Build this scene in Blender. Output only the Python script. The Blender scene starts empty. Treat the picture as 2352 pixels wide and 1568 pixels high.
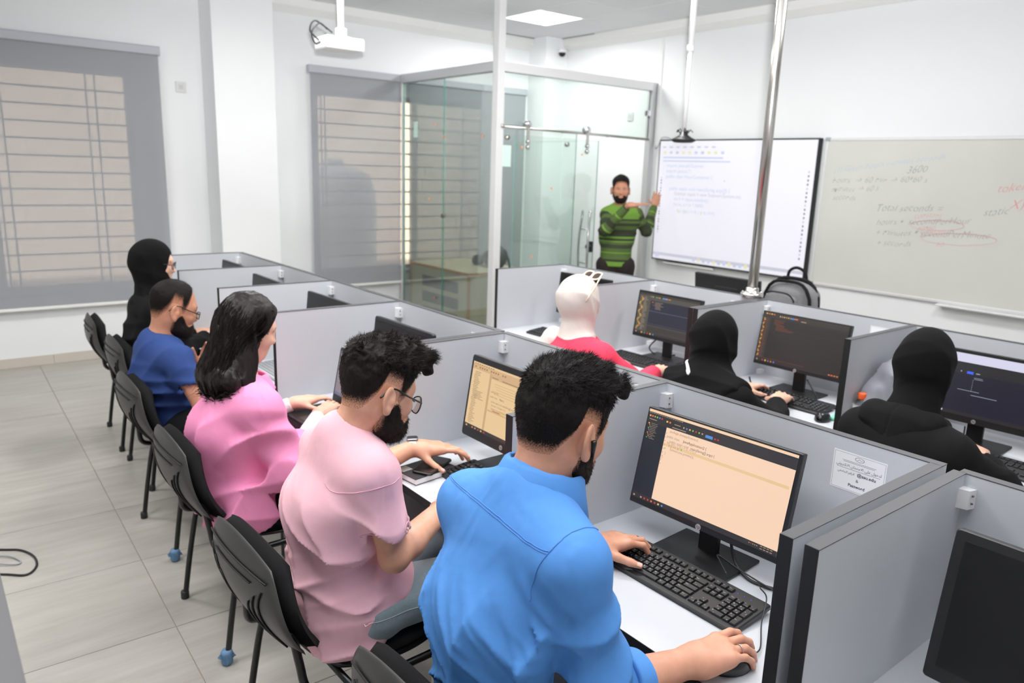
import bpy, bmesh, math, random
import numpy as np
from mathutils import Vector, Matrix, Euler, noise as mnoise

random.seed(7)
rng = np.random.default_rng(7)
SC = bpy.context.scene
COL = SC.collection

# ------------------------------------------------------------------ camera
CAM_Z = 1.77
cam_d = bpy.data.cameras.new('camera')
cam = bpy.data.objects.new('camera', cam_d)
COL.objects.link(cam)
SC.camera = cam
cam_d.sensor_fit = 'HORIZONTAL'
cam_d.sensor_width = 36.0
cam_d.lens = 1734.24 / 2352.0 * 36.0
cam_d.clip_start = 0.05
cam_d.clip_end = 100.0
_yaw, _pitch, _roll = 0.67433996, 0.22440799, 0.03293352
_fw = Vector((math.sin(_yaw) * math.cos(_pitch), math.cos(_yaw) * math.cos(_pitch), -math.sin(_pitch)))
_r = Vector((math.cos(_yaw), -math.sin(_yaw), 0.0))
_u = _r.cross(_fw)
_r2 = _r * math.cos(_roll) + _u * math.sin(_roll)
_u2 = _u * math.cos(_roll) - _r * math.sin(_roll)
cam.matrix_world = Matrix(((_r2.x, _u2.x, -_fw.x, 0.0), (_r2.y, _u2.y, -_fw.y, 0.0), (_r2.z, _u2.z, -_fw.z, CAM_Z), (0, 0, 0, 1)))
cam_d.dof.use_dof = True
cam_d.dof.focus_distance = 1.75
cam_d.dof.aperture_fstop = 4.2

# ------------------------------------------------------------------ world, exposure
world = bpy.data.worlds.new('world')
SC.world = world
world.use_nodes = True
_wb = world.node_tree.nodes['Background']
_wb.inputs['Color'].default_value = (0.86, 0.93, 1.0, 1)
_wb.inputs['Strength'].default_value = 2.6
SC.view_settings.view_transform = 'Standard'
SC.view_settings.look = 'None'
SC.view_settings.gamma = 1.0
SC.view_settings.use_curve_mapping = False
SC.view_settings.exposure = 0.12
SC.cycles.max_bounces = 8
SC.cycles.diffuse_bounces = 5
SC.cycles.transparent_max_bounces = 16
SC.cycles.caustics_reflective = False
SC.cycles.caustics_refractive = False
SC.cycles.sample_clamp_indirect = 4.0

LED_POWER = 33.0       # watts of every 60 x 60 ceiling panel


def area_light(name, loc, sx, sy, power, color=(1, 1, 1)):
    d = bpy.data.lights.new(name, 'AREA')
    d.shape = 'RECTANGLE'
    d.size, d.size_y = sx, sy
    d.energy = power
    d.spread = math.radians(170)
    d.color = color
    o = bpy.data.objects.new(name, d)
    COL.objects.link(o)
    o.location = loc
    return o


# the photographer's flash, turned up so that its light comes back from the ceiling
flash_d = bpy.data.lights.new('camera_flash', 'AREA')
flash_d.shape = 'RECTANGLE'
flash_d.size, flash_d.size_y = 0.09, 0.06
flash_d.energy = 190.0
flash_d.spread = math.radians(95)
flash = bpy.data.objects.new('camera_flash', flash_d)
COL.objects.link(flash)
flash.location = (0.0, -0.06, 1.92)
flash.rotation_euler = Vector((0.85, 0.95, 1.0)).to_track_quat('-Z', 'Y').to_euler()
sun_d = bpy.data.lights.new('sun', 'SUN')
sun_d.energy = 13.0
sun_d.angle = 0.01
sun_d.color = (1.0, 0.95, 0.86)
sun = bpy.data.objects.new('sun', sun_d)
COL.objects.link(sun)
sun.location = (2.0, 4.0, 9.0)
sun.rotation_euler = (math.radians(42), 0, math.radians(-12))

# ceiling LED panels, the first in view and the rest added for light, on the 0.61 m grid of the ceiling tiles: (grid column, grid row)
CEIL_Z = 3.28
GX0, GY0, GP = 5.02, 6.02, 0.61      # lower corner of the panel in view and the grid pitch
LED_CELLS = [(0, 0), (-2, -4), (-2, -8), (-5, -2), (-5, -6), (-9, -2), (-9, -6)]
LED_LAMPS = []
for _c, _w in LED_CELLS:
    LED_LAMPS.append(area_light('panel_light', (GX0 + _c * GP + 0.3, GY0 + _w * GP + 0.3, CEIL_Z - 0.02), 0.56, 0.56, LED_POWER, (1.0, 0.985, 0.96)))


# ------------------------------------------------------------------ colours and materials
def lin(c):
    c = c / 255.0
    return c / 12.92 if c <= 0.04045 else ((c + 0.055) / 1.055) ** 2.4


def rgb(r, g, b):
    return (lin(r), lin(g), lin(b), 1.0)


MATS = {}


def mat(name, color, rough=0.5, metal=0.0, spec=0.5, noise=0.0, nscale=20.0, bump=0.0, bscale=200.0, stretch=(1, 1, 1), emit=None, estr=0.0, coat=0.0, sheen=0.0, sss=0.0):
    """Principled material; noise mixes the colour by a procedural noise, bump adds fine relief."""
    if name in MATS:
        return MATS[name]
    m = bpy.data.materials.new(name)
    m.use_nodes = True
    nt = m.node_tree
    b = nt.nodes['Principled BSDF']
    b.inputs['Base Color'].default_value = color
    b.inputs['Roughness'].default_value = rough
    b.inputs['Metallic'].default_value = metal
    b.inputs['Specular IOR Level'].default_value = spec
    b.inputs['Coat Weight'].default_value = coat
    b.inputs['Sheen Weight'].default_value = sheen
    if sss:
        b.inputs['Subsurface Weight'].default_value = sss
        b.inputs['Subsurface Radius'].default_value = (0.012, 0.005, 0.003)
        b.inputs['Subsurface Scale'].default_value = 1.0
    if emit is not None:
        b.inputs['Emission Color'].default_value = emit
        b.inputs['Emission Strength'].default_value = estr
    if noise or bump:
        tc = nt.nodes.new('ShaderNodeTexCoord')
        mp = nt.nodes.new('ShaderNodeMapping')
        mp.inputs['Scale'].default_value = stretch
        nt.links.new(tc.outputs['Object'], mp.inputs['Vector'])
    if noise:
        n = nt.nodes.new('ShaderNodeTexNoise')
        n.inputs['Scale'].default_value = nscale
        n.inputs['Detail'].default_value = 5.0
        nt.links.new(mp.outputs['Vector'], n.inputs['Vector'])
        mr = nt.nodes.new('ShaderNodeMapRange')
        mr.inputs['To Min'].default_value = 1.0 - noise
        mr.inputs['To Max'].default_value = 1.0 + noise
        nt.links.new(n.outputs['Fac'], mr.inputs['Value'])
        mx = nt.nodes.new('ShaderNodeVectorMath')
        mx.operation = 'SCALE'
        mx.inputs[0].default_value = color[:3]
        nt.links.new(mr.outputs['Result'], mx.inputs['Scale'])
        nt.links.new(mx.outputs['Vector'], b.inputs['Base Color'])
    if bump:
        n2 = nt.nodes.new('ShaderNodeTexNoise')
        n2.inputs['Scale'].default_value = bscale
        n2.inputs['Detail'].default_value = 3.0
        nt.links.new(mp.outputs['Vector'], n2.inputs['Vector'])
        bp = nt.nodes.new('ShaderNodeBump')
        bp.inputs['Strength'].default_value = bump
        bp.inputs['Distance'].default_value = 0.002
        nt.links.new(n2.outputs['Fac'], bp.inputs['Height'])
        nt.links.new(bp.outputs['Normal'], b.inputs['Normal'])
    MATS[name] = m
    return m


def glass_mat(name, tint, refl=0.06, rough=0.0):
    m = bpy.data.materials.new(name)
    m.use_nodes = True
    nt = m.node_tree
    nt.nodes.clear()
    out = nt.nodes.new('ShaderNodeOutputMaterial')
    tr = nt.nodes.new('ShaderNodeBsdfTransparent')
    tr.inputs['Color'].default_value = tint
    gl = nt.nodes.new('ShaderNodeBsdfGlossy')
    gl.inputs['Roughness'].default_value = rough
    lw = nt.nodes.new('ShaderNodeLayerWeight')
    lw.inputs['Blend'].default_value = 0.25
    mr = nt.nodes.new('ShaderNodeMapRange')
    mr.inputs['To Min'].default_value = refl
    mr.inputs['To Max'].default_value = 0.9
    nt.links.new(lw.outputs['Fresnel'], mr.inputs['Value'])
    mr.inputs['From Max'].default_value = 1.6
    mix = nt.nodes.new('ShaderNodeMixShader')
    nt.links.new(mr.outputs['Result'], mix.inputs['Fac'])
    nt.links.new(tr.outputs['BSDF'], mix.inputs[1])
    nt.links.new(gl.outputs['BSDF'], mix.inputs[2])
    nt.links.new(mix.outputs['Shader'], out.inputs['Surface'])
    MATS[name] = m
    return m


def screen_mat(name, color, strength):
    m = bpy.data.materials.new(name)
    m.use_nodes = True
    b = m.node_tree.nodes['Principled BSDF']
    b.inputs['Base Color'].default_value = (0.01, 0.01, 0.01, 1)
    b.inputs['Roughness'].default_value = 0.35
    b.inputs['Emission Color'].default_value = color
    b.inputs['Emission Strength'].default_value = strength
    MATS[name] = m
    return m


# ------------------------------------------------------------------ objects
def tag(o, label=None, cat=None, group=None, kind=None):
    if label:
        o['label'] = label
    if cat:
        o['category'] = cat
    if group:
        o['group'] = group
    if kind:
        o['kind'] = kind
    return o


def empty(name, loc, rz=0.0, label=None, cat=None, group=None, parent=None):
    o = bpy.data.objects.new(name, None)
    o.empty_display_size = 0.05
    COL.objects.link(o)
    o.location = loc
    o.rotation_euler = (0, 0, rz)
    if parent is not None:
        o.parent = parent
    return tag(o, label, cat, group)


def link(name, me, m=None, parent=None, loc=None, rot=None):
    o = bpy.data.objects.new(name, me)
    COL.objects.link(o)
    if m is not None and not me.materials:
        for k in (m if isinstance(m, (list, tuple)) else [m]):
            me.materials.append(k)
    if parent is not None:
        o.parent = parent
    if loc is not None:
        o.location = loc
    if rot is not None:
        o.rotation_euler = rot
    return o


class MB:
    """Collects shapes into one mesh."""

    def __init__(self):
        self.v, self.f, self.mi, self.sm = [], [], [], []

    def add(self, vs, fs, mi=0, smooth=False, M=None):
        n = len(self.v)
        if M is not None:
            vs = [tuple(M @ Vector(p)) for p in vs]
        self.v += [tuple(p) for p in vs]
        for f in fs:
            self.f.append(tuple(i + n for i in f))
            self.mi.append(mi)
            self.sm.append(smooth)
        return self

    def box(self, lo, hi, mi=0, M=None, ch=0.0):
        """Box, with its edges chamfered by ch when given."""
        x0, y0, z0 = lo
        x1, y1, z1 = hi
        if ch <= 0:
            v = [(x0, y0, z0), (x1, y0, z0), (x1, y1, z0), (x0, y1, z0), (x0, y0, z1), (x1, y0, z1), (x1, y1, z1), (x0, y1, z1)]
            f = [(0, 3, 2, 1), (4, 5, 6, 7), (0, 1, 5, 4), (1, 2, 6, 5), (2, 3, 7, 6), (3, 0, 4, 7)]
            return self.add(v, f, mi, False, M)
        bm = bmesh.new()
        bmesh.ops.create_cube(bm, size=1.0)
        for q in bm.verts:
            q.co = Vector(((x0 + x1) / 2 + q.co.x * (x1 - x0), (y0 + y1) / 2 + q.co.y * (y1 - y0), (z0 + z1) / 2 + q.co.z * (z1 - z0)))
        bmesh.ops.bevel(bm, geom=list(bm.edges), offset=ch, segments=2, profile=0.5, affect='EDGES')
        return self.bm(bm, mi, False, M)

    def bm(self, bm, mi=0, smooth=False, M=None):
        bm.verts.index_update()
        v = [tuple(q.co) for q in bm.verts]
        f = [tuple(q.index for q in p.verts) for p in bm.faces]
        bm.free()
        return self.add(v, f, mi, smooth, M)

    def rbox(self, size, r, mi=0, M=None, axis=2, seg=4, ch=0.0):
        """Slab whose outline (seen along axis) has rounded corners of radius r."""
        a = [i for i in range(3) if i != axis]
        sx, sy, t = size[a[0]] / 2, size[a[1]] / 2, size[axis] / 2
        ring = []
        for cx, cy, s in ((sx - r, sy - r, 0), (-sx + r, sy - r, 1), (-sx + r, -sy + r, 2), (sx - r, -sy + r, 3)):
            for k in range(seg + 1):
                q = (s + k / seg) * math.pi / 2
                ring.append((cx + r * math.cos(q), cy + r * math.sin(q)))
        n = len(ring)
        vs = []
        levels = [(-t, 0.0), (t, 0.0)] if ch <= 0 else [(-t, ch), (-t + ch, 0.0), (t - ch, 0.0), (t, ch)]
        for h, ins in levels:
            for p in ring:
                k = [0, 0, 0]
                k[a[0]] = p[0] * (1 - ins / sx)
                k[a[1]] = p[1] * (1 - ins / sy)
                k[axis] = h
                vs.append(k)
        L = len(levels)
        fs = [tuple(range(n))[::-1], tuple((L - 1) * n + i for i in range(n))]
        for l in range(L - 1):
            for i in range(n):
                j = (i + 1) % n
                fs.append((l * n + i, l * n + j, (l + 1) * n + j, (l + 1) * n + i))
        return self.add(vs, fs, mi, False, M)

    def tube(self, pts, r, n=10, mi=0, M=None, close=False, caps=True, flat=1.0):
        """Round tube through pts; r a number or one per point."""
        P = [Vector(p) for p in pts]
        k = len(P)
        rs = [r] * k if not hasattr(r, '__len__') else list(r)
        vs, fs = [], []
        up = None
        for i in range(k):
            a = P[(i - 1) % k] if (close or i > 0) else P[i]
            b = P[(i + 1) % k] if (close or i < k - 1) else P[i]
            t = (b - a)
            t = t.normalized() if t.length > 1e-9 else Vector((0, 0, 1))
            if up is None:
                up = t.orthogonal().normalized()
            up = up - t * up.dot(t)
            up = up.normalized() if up.length > 1e-6 else t.orthogonal().normalized()
            s = t.cross(up)
            for j in range(n):
                q = 2 * math.pi * j / n
                vs.append(tuple(P[i] + up * (rs[i] * math.cos(q)) + s * (rs[i] * flat * math.sin(q))))
        m = k if close else k - 1
        for i in range(m):
            for j in range(n):
                a0, a1 = i * n + j, i * n + (j + 1) % n
                b0, b1 = ((i + 1) % k) * n + j, ((i + 1) % k) * n + (j + 1) % n
                fs.append((a0, a1, b1, b0))
        if caps and not close:
            fs.append(tuple(range(n))[::-1])
            fs.append(tuple((k - 1) * n + j for j in range(n)))
        return self.add(vs, fs, mi, True, M)

    def lathe(self, prof, n=24, mi=0, M=None, smooth=True):
        """Surface of revolution about Z; prof is a list of (radius, z)."""
        vs, fs = [], []
        for r, z in prof:
            for j in range(n):
                q = 2 * math.pi * j / n
                vs.append((r * math.cos(q), r * math.sin(q), z))
        for i in range(len(prof) - 1):
            for j in range(n):
                k = (j + 1) % n
                fs.append((i * n + j, i * n + k, (i + 1) * n + k, (i + 1) * n + j))
        fs.append(tuple(range(n))[::-1])
        fs.append(tuple((len(prof) - 1) * n + j for j in range(n)))
        return self.add(vs, fs, mi, smooth, M)

    def quad(self, a, b, c, d, mi=0, M=None):
        return self.add([a, b, c, d], [(0, 1, 2, 3)], mi, False, M)

    def mesh(self, name, mats=None):
        me = bpy.data.meshes.new(name)
        me.from_pydata(self.v, [], self.f)
        if mats is not None:
            for k in (mats if isinstance(mats, (list, tuple)) else [mats]):
                me.materials.append(k)
        me.polygons.foreach_set('material_index', self.mi)
        me.polygons.foreach_set('use_smooth', self.sm)
        me.update()
        return me

    def build(self, name, mats, parent=None, loc=None, rot=None):
        return link(name, self.mesh(name, mats), None, parent, loc, rot)


def sharp_smooth(o, angle=40):
    """Shade smooth with creases kept by angle."""
    me = o.data
    for p in me.polygons:
        p.use_smooth = True
    me.set_sharp_from_angle(angle=math.radians(angle))
    return o


def bez(pts, n=8, close=False):
    """Catmull-Rom through pts."""
    P = [Vector(p) for p in pts]
    k = len(P)
    out = []
    for i in range(k if close else k - 1):
        p0 = P[(i - 1) % k] if (close or i > 0) else P[0]
        p1, p2 = P[i % k], P[(i + 1) % k]
        p3 = P[(i + 2) % k] if (close or i + 2 < k) else P[-1]
        for j in range(n):
            t = j / n
            out.append(0.5 * ((2 * p1) + (p2 - p0) * t + (2 * p0 - 5 * p1 + 4 * p2 - p3) * t * t + (3 * p1 - p0 - 3 * p2 + p3) * t ** 3))
    if not close:
        out.append(P[-1])
    return out


def copy_tree(o, parent=None):
    c = o.copy()
    COL.objects.link(c)
    if parent is not None:
        c.parent = parent
    for ch in list(o.children):
        copy_tree(ch, c)
    return c


_FONT_CACHE = {}


def text_mesh(txt, size, shear=0.0, align='LEFT', bold=0.0, spacing=1.0):
    """Flat lettering as mesh data in the XY plane."""
    key = (txt, size, shear, align, bold, spacing)
    if key in _FONT_CACHE:
        return _FONT_CACHE[key]
    cu = bpy.data.curves.new('lettering', 'FONT')
    cu.body = txt
    cu.size = size
    cu.shear = shear
    cu.align_x = align
    cu.offset = bold
    cu.space_character = spacing
    cu.resolution_u = 2
    cu.fill_mode = 'FRONT'
    o = bpy.data.objects.new('lettering', cu)
    me = bpy.data.meshes.new_from_object(o)
    bpy.data.objects.remove(o)
    bpy.data.curves.remove(cu)
    vs = [tuple(v.co) for v in me.vertices]
    fs = [tuple(p.vertices) for p in me.polygons]
    bpy.data.meshes.remove(me)
    _FONT_CACHE[key] = (vs, fs)
    return vs, fs
# ------------------------------------------------------------------ room
XB, YA = 6.35, 7.40            # whiteboard wall, window wall
X0, Y0 = -2.6, -1.4            # the walls behind the photographer
M_WALL = mat('white wall paint', rgb(232, 234, 236), 0.55, noise=0.015, nscale=3.0, bump=0.03, bscale=120)
M_CORN = mat('white cornice paint', rgb(232, 232, 230), 0.6)
M_CEIL = mat('grey white ceiling tile', rgb(222, 223, 225), 0.8, noise=0.02, nscale=60.0)
M_GAP = mat('dark tile gap', rgb(120, 120, 120), 0.8)
M_ALU = mat('silver aluminium', rgb(205, 206, 208), 0.38, 0.55)
M_ALUW = mat('pale anodised aluminium', rgb(222, 222, 223), 0.42, 0.25)
M_STEEL = mat('brushed stainless steel', rgb(200, 197, 192), 0.22, 1.0, noise=0.06, nscale=40, stretch=(6, 6, 0.3))
M_CHROME = mat('polished chrome', rgb(225, 225, 228), 0.08, 1.0)
M_WHITEP = mat('white plastic', rgb(238, 239, 240), 0.35)
M_BLACKP = mat('black plastic', rgb(19, 19, 20), 0.42, noise=0.05, nscale=300)
M_BLACKG = mat('glossy black plastic', rgb(14, 14, 15), 0.25)
M_DARK = mat('dark grey rubber', rgb(34, 34, 36), 0.6)

# floor slab and large porcelain tiles
def floor_material():
    m = bpy.data.materials.new('beige porcelain tile')
    m.use_nodes = True
    nt = m.node_tree
    b = nt.nodes['Principled BSDF']
    geo = nt.nodes.new('ShaderNodeNewGeometry')
    oi = nt.nodes.new('ShaderNodeObjectInfo')
    ad = nt.nodes.new('ShaderNodeVectorMath'); ad.operation = 'ADD'
    sc = nt.nodes.new('ShaderNodeVectorMath'); sc.operation = 'SCALE'
    sc.inputs['Scale'].default_value = 13.0
    cb = nt.nodes.new('ShaderNodeCombineXYZ')
    nt.links.new(oi.outputs['Random'], cb.inputs['X'])
    nt.links.new(oi.outputs['Random'], cb.inputs['Y'])
    nt.links.new(cb.outputs['Vector'], sc.inputs[0])
    nt.links.new(geo.outputs['Position'], ad.inputs[0])
    nt.links.new(sc.outputs['Vector'], ad.inputs[1])
    mp = nt.nodes.new('ShaderNodeMapping')
    mp.inputs['Scale'].default_value = (1.2, 9.0, 1.0)
    mp.inputs['Rotation'].default_value = (0, 0, 0.12)
    nt.links.new(ad.outputs['Vector'], mp.inputs['Vector'])
    n = nt.nodes.new('ShaderNodeTexNoise')
    n.inputs['Scale'].default_value = 1.6
    n.inputs['Detail'].default_value = 7.0
    n.inputs['Roughness'].default_value = 0.62
    nt.links.new(mp.outputs['Vector'], n.inputs['Vector'])
    cr = nt.nodes.new('ShaderNodeValToRGB')
    cr.color_ramp.elements[0].position = 0.3
    cr.color_ramp.elements[0].color = rgb(155, 151, 143)
    cr.color_ramp.elements[1].position = 0.72
    cr.color_ramp.elements[1].color = rgb(174, 171, 165)
    nt.links.new(n.outputs['Fac'], cr.inputs['Fac'])
    nt.links.new(cr.outputs['Color'], b.inputs['Base Color'])
    b.inputs['Roughness'].default_value = 0.32
    b.inputs['Specular IOR Level'].default_value = 0.4
    return m


M_FLOOR = floor_material()
M_GROUT = mat('brown grout', rgb(150, 140, 126), 0.9)
floor = MB().box((X0, Y0, -0.12), (XB, YA, -0.004)).build('floor', M_GROUT)
tag(floor, 'beige porcelain tiled classroom floor', kind='structure')
TP = 0.612
_ft = MB().box((-TP / 2 + 0.0016, -TP / 2 + 0.0016, -0.008), (TP / 2 - 0.0016, TP / 2 - 0.0016, 0.0), ch=0.0008).mesh('tile', M_FLOOR)
_ca, _sa = math.cos(-0.022), math.sin(-0.022)
for i in range(-6, 11):
    for j in range(-9, 9):
        lx, ly = (i + 0.5) * TP, (j + 0.5) * TP
        wx, wy = 0.648 + lx * _ca - ly * _sa, 3.433 + lx * _sa + ly * _ca
        if X0 + 0.2 < wx < XB - 0.2 and Y0 + 0.2 < wy < YA + 0.1:
            t = link('tile', _ft, None, floor, (wx, wy, 0.0), (0, 0, -0.022))

# ceiling: slab with loose square tiles below it, open cells where the light panels sit
ceil = MB().box((X0, Y0, CEIL_Z + 0.012), (XB, YA, CEIL_Z + 0.2)).build('ceiling', M_GAP)
tag(ceil, 'pale grey suspended tile ceiling', kind='structure')
_ct = MB().box((0.004, 0.004, 0.0), (GP - 0.004, GP - 0.004, 0.0125), ch=0.002).mesh('tile', M_CEIL)
for i in range(-13, 3):
    for j in range(-13, 3):
        x, y = GX0 + i * GP, GY0 + j * GP
        if (i, j) in LED_CELLS or x < X0 - 0.5 or y < Y0 - 0.5 or x > XB - 0.1 or y > YA - 0.1:
            continue
        sx = min(1.0, (XB - 0.06 - x) / GP)
        sy = min(1.0, (YA - 0.06 - y) / GP)
        t = link('tile', _ct, None, ceil, (x, y, CEIL_Z))
        t.scale = (sx, sy, 1)
# light panels
M_LED = screen_mat('lit diffuser', (1.0, 0.99, 0.97, 1), 3.5)
_lf = MB()
for a, b in (((0.004, 0.004, 0), (GP - 0.004, 0.02, 0.013)), ((0.004, GP - 0.02, 0), (GP - 0.004, GP - 0.004, 0.013)), ((0.004, 0.02, 0), (0.02, GP - 0.02, 0.013)), ((GP - 0.02, 0.02, 0), (GP - 0.004, GP - 0.02, 0.013))):
    _lf.box(a, b)
_lf = _lf.mesh('frame', M_WHITEP)
_ld = MB().box((0.02, 0.02, 0.004), (GP - 0.02, GP - 0.02, 0.012)).mesh('diffuser', M_LED)
_pos = {(0, 0): 'square white ceiling light panel, the one nearest the window and board corner'}
for i, j in LED_CELLS:
    t = empty('ceiling_light', (GX0 + i * GP, GY0 + j * GP, CEIL_Z), 0, _pos.get((i, j), 'square white ceiling light panel out of view, added for light over the desks'), 'ceiling light', 'ceiling light panels')
    link('frame', _lf, None, t)
    link('diffuser', _ld, None, t)

# walls
def wall_with_holes(name, holes, label):
    """Window wall along X at YA with rectangular openings (x0, x1, z0, z1)."""
    b = MB()
    xs = [X0 - 0.25]
    for x0, x1, z0, z1 in holes:
        b.box((xs[-1], YA, -0.12), (x0, YA + 0.22, CEIL_Z + 0.2))
        b.box((x0, YA, -0.12), (x1, YA + 0.22, z0))
        b.box((x0, YA, z1), (x1, YA + 0.22, CEIL_Z + 0.2))
        xs.append(x1)
    b.box((xs[-1], YA, -0.12), (XB + 0.25, YA + 0.22, CEIL_Z + 0.2))
    return tag(b.build(name, M_WALL), label, kind='structure')


HOLES = [(-0.55, 1.647, 0.62, 2.505), (3.325, 5.5, 0.62, 2.49)]
wall_l = wall_with_holes('wall_left', HOLES, 'white painted wall with two blind-covered windows')
wall_r = tag(MB().box((XB, Y0 - 0.25, -0.12), (XB + 0.2, YA, CEIL_Z + 0.2)).build('wall_right', M_WALL), 'white painted wall carrying the boards', kind='structure')
tag(MB().box((X0 - 0.25, Y0 - 0.22, -0.12), (XB, Y0, CEIL_Z + 0.2)).build('wall_back', M_WALL), 'white wall behind the photographer', kind='structure')
tag(MB().box((X0 - 0.22, Y0, -0.12), (X0, YA, CEIL_Z + 0.2)).build('wall_front', M_WALL), 'white wall behind the back row', kind='structure')
tag(MB().box((2.226, 7.064, -0.01), (2.77, YA, CEIL_Z + 0.01)).build('column', M_WALL), 'white square wall column between the windows', kind='structure')
tag(MB().box((6.03, 7.08, -0.01), (XB, YA, CEIL_Z + 0.01)).build('column', M_WALL), 'white square corner column beside the boards wall', kind='structure')

# cornice, swept profile along the walls
def cornice(name, p, q, nrm, label):
    prof = [(0.0, 0.13), (0.075, 0.13), (0.075, 0.055), (0.012, 0.0), (0.0, 0.0)]
    p, q, n = Vector(p), Vector(q), Vector(nrm)
    vs = [tuple(e + n * d + Vector((0, 0, CEIL_Z - 0.13 + h))) for e in (p, q) for d, h in prof]
    k = len(prof)
    fs = [(i, (i + 1) % k, k + (i + 1) % k, k + i) for i in range(k)] + [tuple(range(k))[::-1], tuple(range(k, 2 * k))]
    return tag(MB().add(vs, fs).build(name, M_CORN), label, kind='structure')


cornice('trim_1', (2.77, YA, 0), (6.03, YA, 0), (0, -1, 0), 'white cornice above the window wall')
cornice('trim_2', (XB, Y0, 0), (XB, 7.08, 0), (-1, 0, 0), 'white cornice above the boards wall')
cornice('trim_3', (X0, YA, 0), (2.226, YA, 0), (0, -1, 0), 'white cornice above the first window')
# black strip painting in the shade of a slot at the ceiling corner
tag(MB().box((5.55, 7.306, CEIL_Z - 0.004), (6.28, 7.322, CEIL_Z + 0.01)).box((6.262, 6.55, CEIL_Z - 0.004), (6.276, 7.31, CEIL_Z + 0.01)).build('trim_4', M_BLACKP), 'black strip painted in for the shaded slot at the ceiling corner', kind='structure')

# tiled skirting
M_SKIRT = mat('beige skirting tile', rgb(196, 189, 178), 0.4, noise=0.04, nscale=4, stretch=(1, 1, 6))
for nm, a, b, ax in (('baseboard_left', X0, 2.226, 0), ('baseboard_far', 2.77, 6.03, 0), ('baseboard_right', Y0, 7.08, 1)):
    base = empty(nm, ((a + 0.3) if ax == 0 else XB, YA if ax == 0 else a + 0.3, 0))
    base['kind'] = 'structure'
    base['label'] = 'beige tiled skirting along the wall'
    n = max(1, int((b - a) / 0.61))
    w = (b - a) / n
    for k in range(n):
        if ax == 0:
            lo, hi = (a + k * w + 0.001, YA - 0.011, 0.001), (a + (k + 1) * w - 0.001, YA - 0.001, 0.085)
        else:
            lo, hi = (XB - 0.011, a + k * w + 0.001, 0.001), (XB - 0.001, a + (k + 1) * w - 0.001, 0.085)
        L = base.location
        MB().box([lo[i] - L[i] for i in range(3)], [hi[i] - L[i] for i in range(3)], ch=0.001).build('tile', M_SKIRT, base)

# windows: frame, glass, security bars
M_WFRAME = mat('grey window aluminium', rgb(150, 154, 158), 0.4, 0.3)
M_BAR = mat('grey painted bar', rgb(104, 108, 114), 0.5)
M_PANE = glass_mat('clear window glass', (0.93, 0.96, 0.95, 1), 0.03)
PAIRS = [[-0.05, 0.02, 0.62, 0.69, 1.312, 1.383], [3.455, 3.498, 5.147, 5.227]]
MULL = [[0.55], [4.52]]
for w, (x0, x1, z0, z1) in enumerate(HOLES):
    e = empty('window_%d' % (w + 1), ((x0 + x1) / 2, YA + 0.1, z0))
    e['kind'] = 'structure'
    e['label'] = 'barred window behind roller blinds'
    cx = (x0 + x1) / 2
    f = MB()
    hw, h = (x1 - x0) / 2, z1 - z0
    f.box((-hw, 0.0, 0), (hw, 0.06, 0.05)).box((-hw, 0.0, h - 0.05), (hw, 0.06, h)).box((-hw, 0, 0.05), (-hw + 0.05, 0.06, h - 0.05)).box((hw - 0.05, 0, 0.05), (hw, 0.06, h - 0.05))
    for q in MULL[w]:
        f.box((q - cx - 0.035, 0, 0.05), (q - cx + 0.035, 0.06, h - 0.05))
    f.build('window_frame', M_WFRAME, e)
    xs = [x0 + 0.05] + [v for q in MULL[w] for v in (q - 0.035, q + 0.035)] + [x1 - 0.05]
    for k in range(0, len(xs), 2):
        MB().box((xs[k] - cx, 0.027, 0.05), (xs[k + 1] - cx, 0.033, h - 0.05)).build('pane', M_PANE, e)
    k = 0
    while 2.448 - 0.1385 * k > z0 + 0.05:
        z = 2.448 - 0.1385 * k - z0
        MB().tube([(-hw, 0.085, z), (hw, 0.085, z)], 0.008, 6).build('security_bar', M_BAR, e)
        k += 1
    for q in PAIRS[w]:
        MB().tube([(q - cx, 0.1, 0), (q - cx, 0.1, h)], 0.007, 6).build('security_bar', M_BAR, e)
    MB().box((-hw, -0.1, -0.03), (hw, -0.002, -0.001)).build('window_sill', M_CORN, e)

# outside: neighbouring stone wall, water tank
M_STONE = mat('beige stone outside', rgb(228, 204, 186), 0.9, noise=0.04, nscale=1.2)
tag(MB().box((-3.0, 10.4, -1.0), (11.0, 10.7, 7.0)).build('wall_outside', M_STONE), 'beige stone wall of the neighbouring building', kind='structure')
tag(MB().box((-3.0, YA + 0.22, -1.0), (11.0, 10.4, -0.6)).build('ground_outside', M_STONE), 'beige ground outside the windows', kind='structure')
tk = empty('water_tank', (4.05, 8.75, -0.6), 0, 'rounded white water tank standing outside behind the blind', 'tank')
MB().lathe([(0.5, 0.0), (0.52, 0.05), (0.52, 0.5), (0.535, 0.55), (0.52, 0.6), (0.52, 1.1), (0.535, 1.15), (0.52, 1.2), (0.52, 1.75), (0.535, 1.8), (0.52, 1.85), (0.5, 2.1), (0.42, 2.26), (0.25, 2.33), (0.12, 2.35)], 32).build('tank_body', M_WHITEP, tk)
MB().lathe([(0.14, 2.33), (0.14, 2.4), (0.05, 2.43)], 20).build('lid', M_WHITEP, tk)
tk.location = (4.12, 8.75, -0.6)

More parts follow.
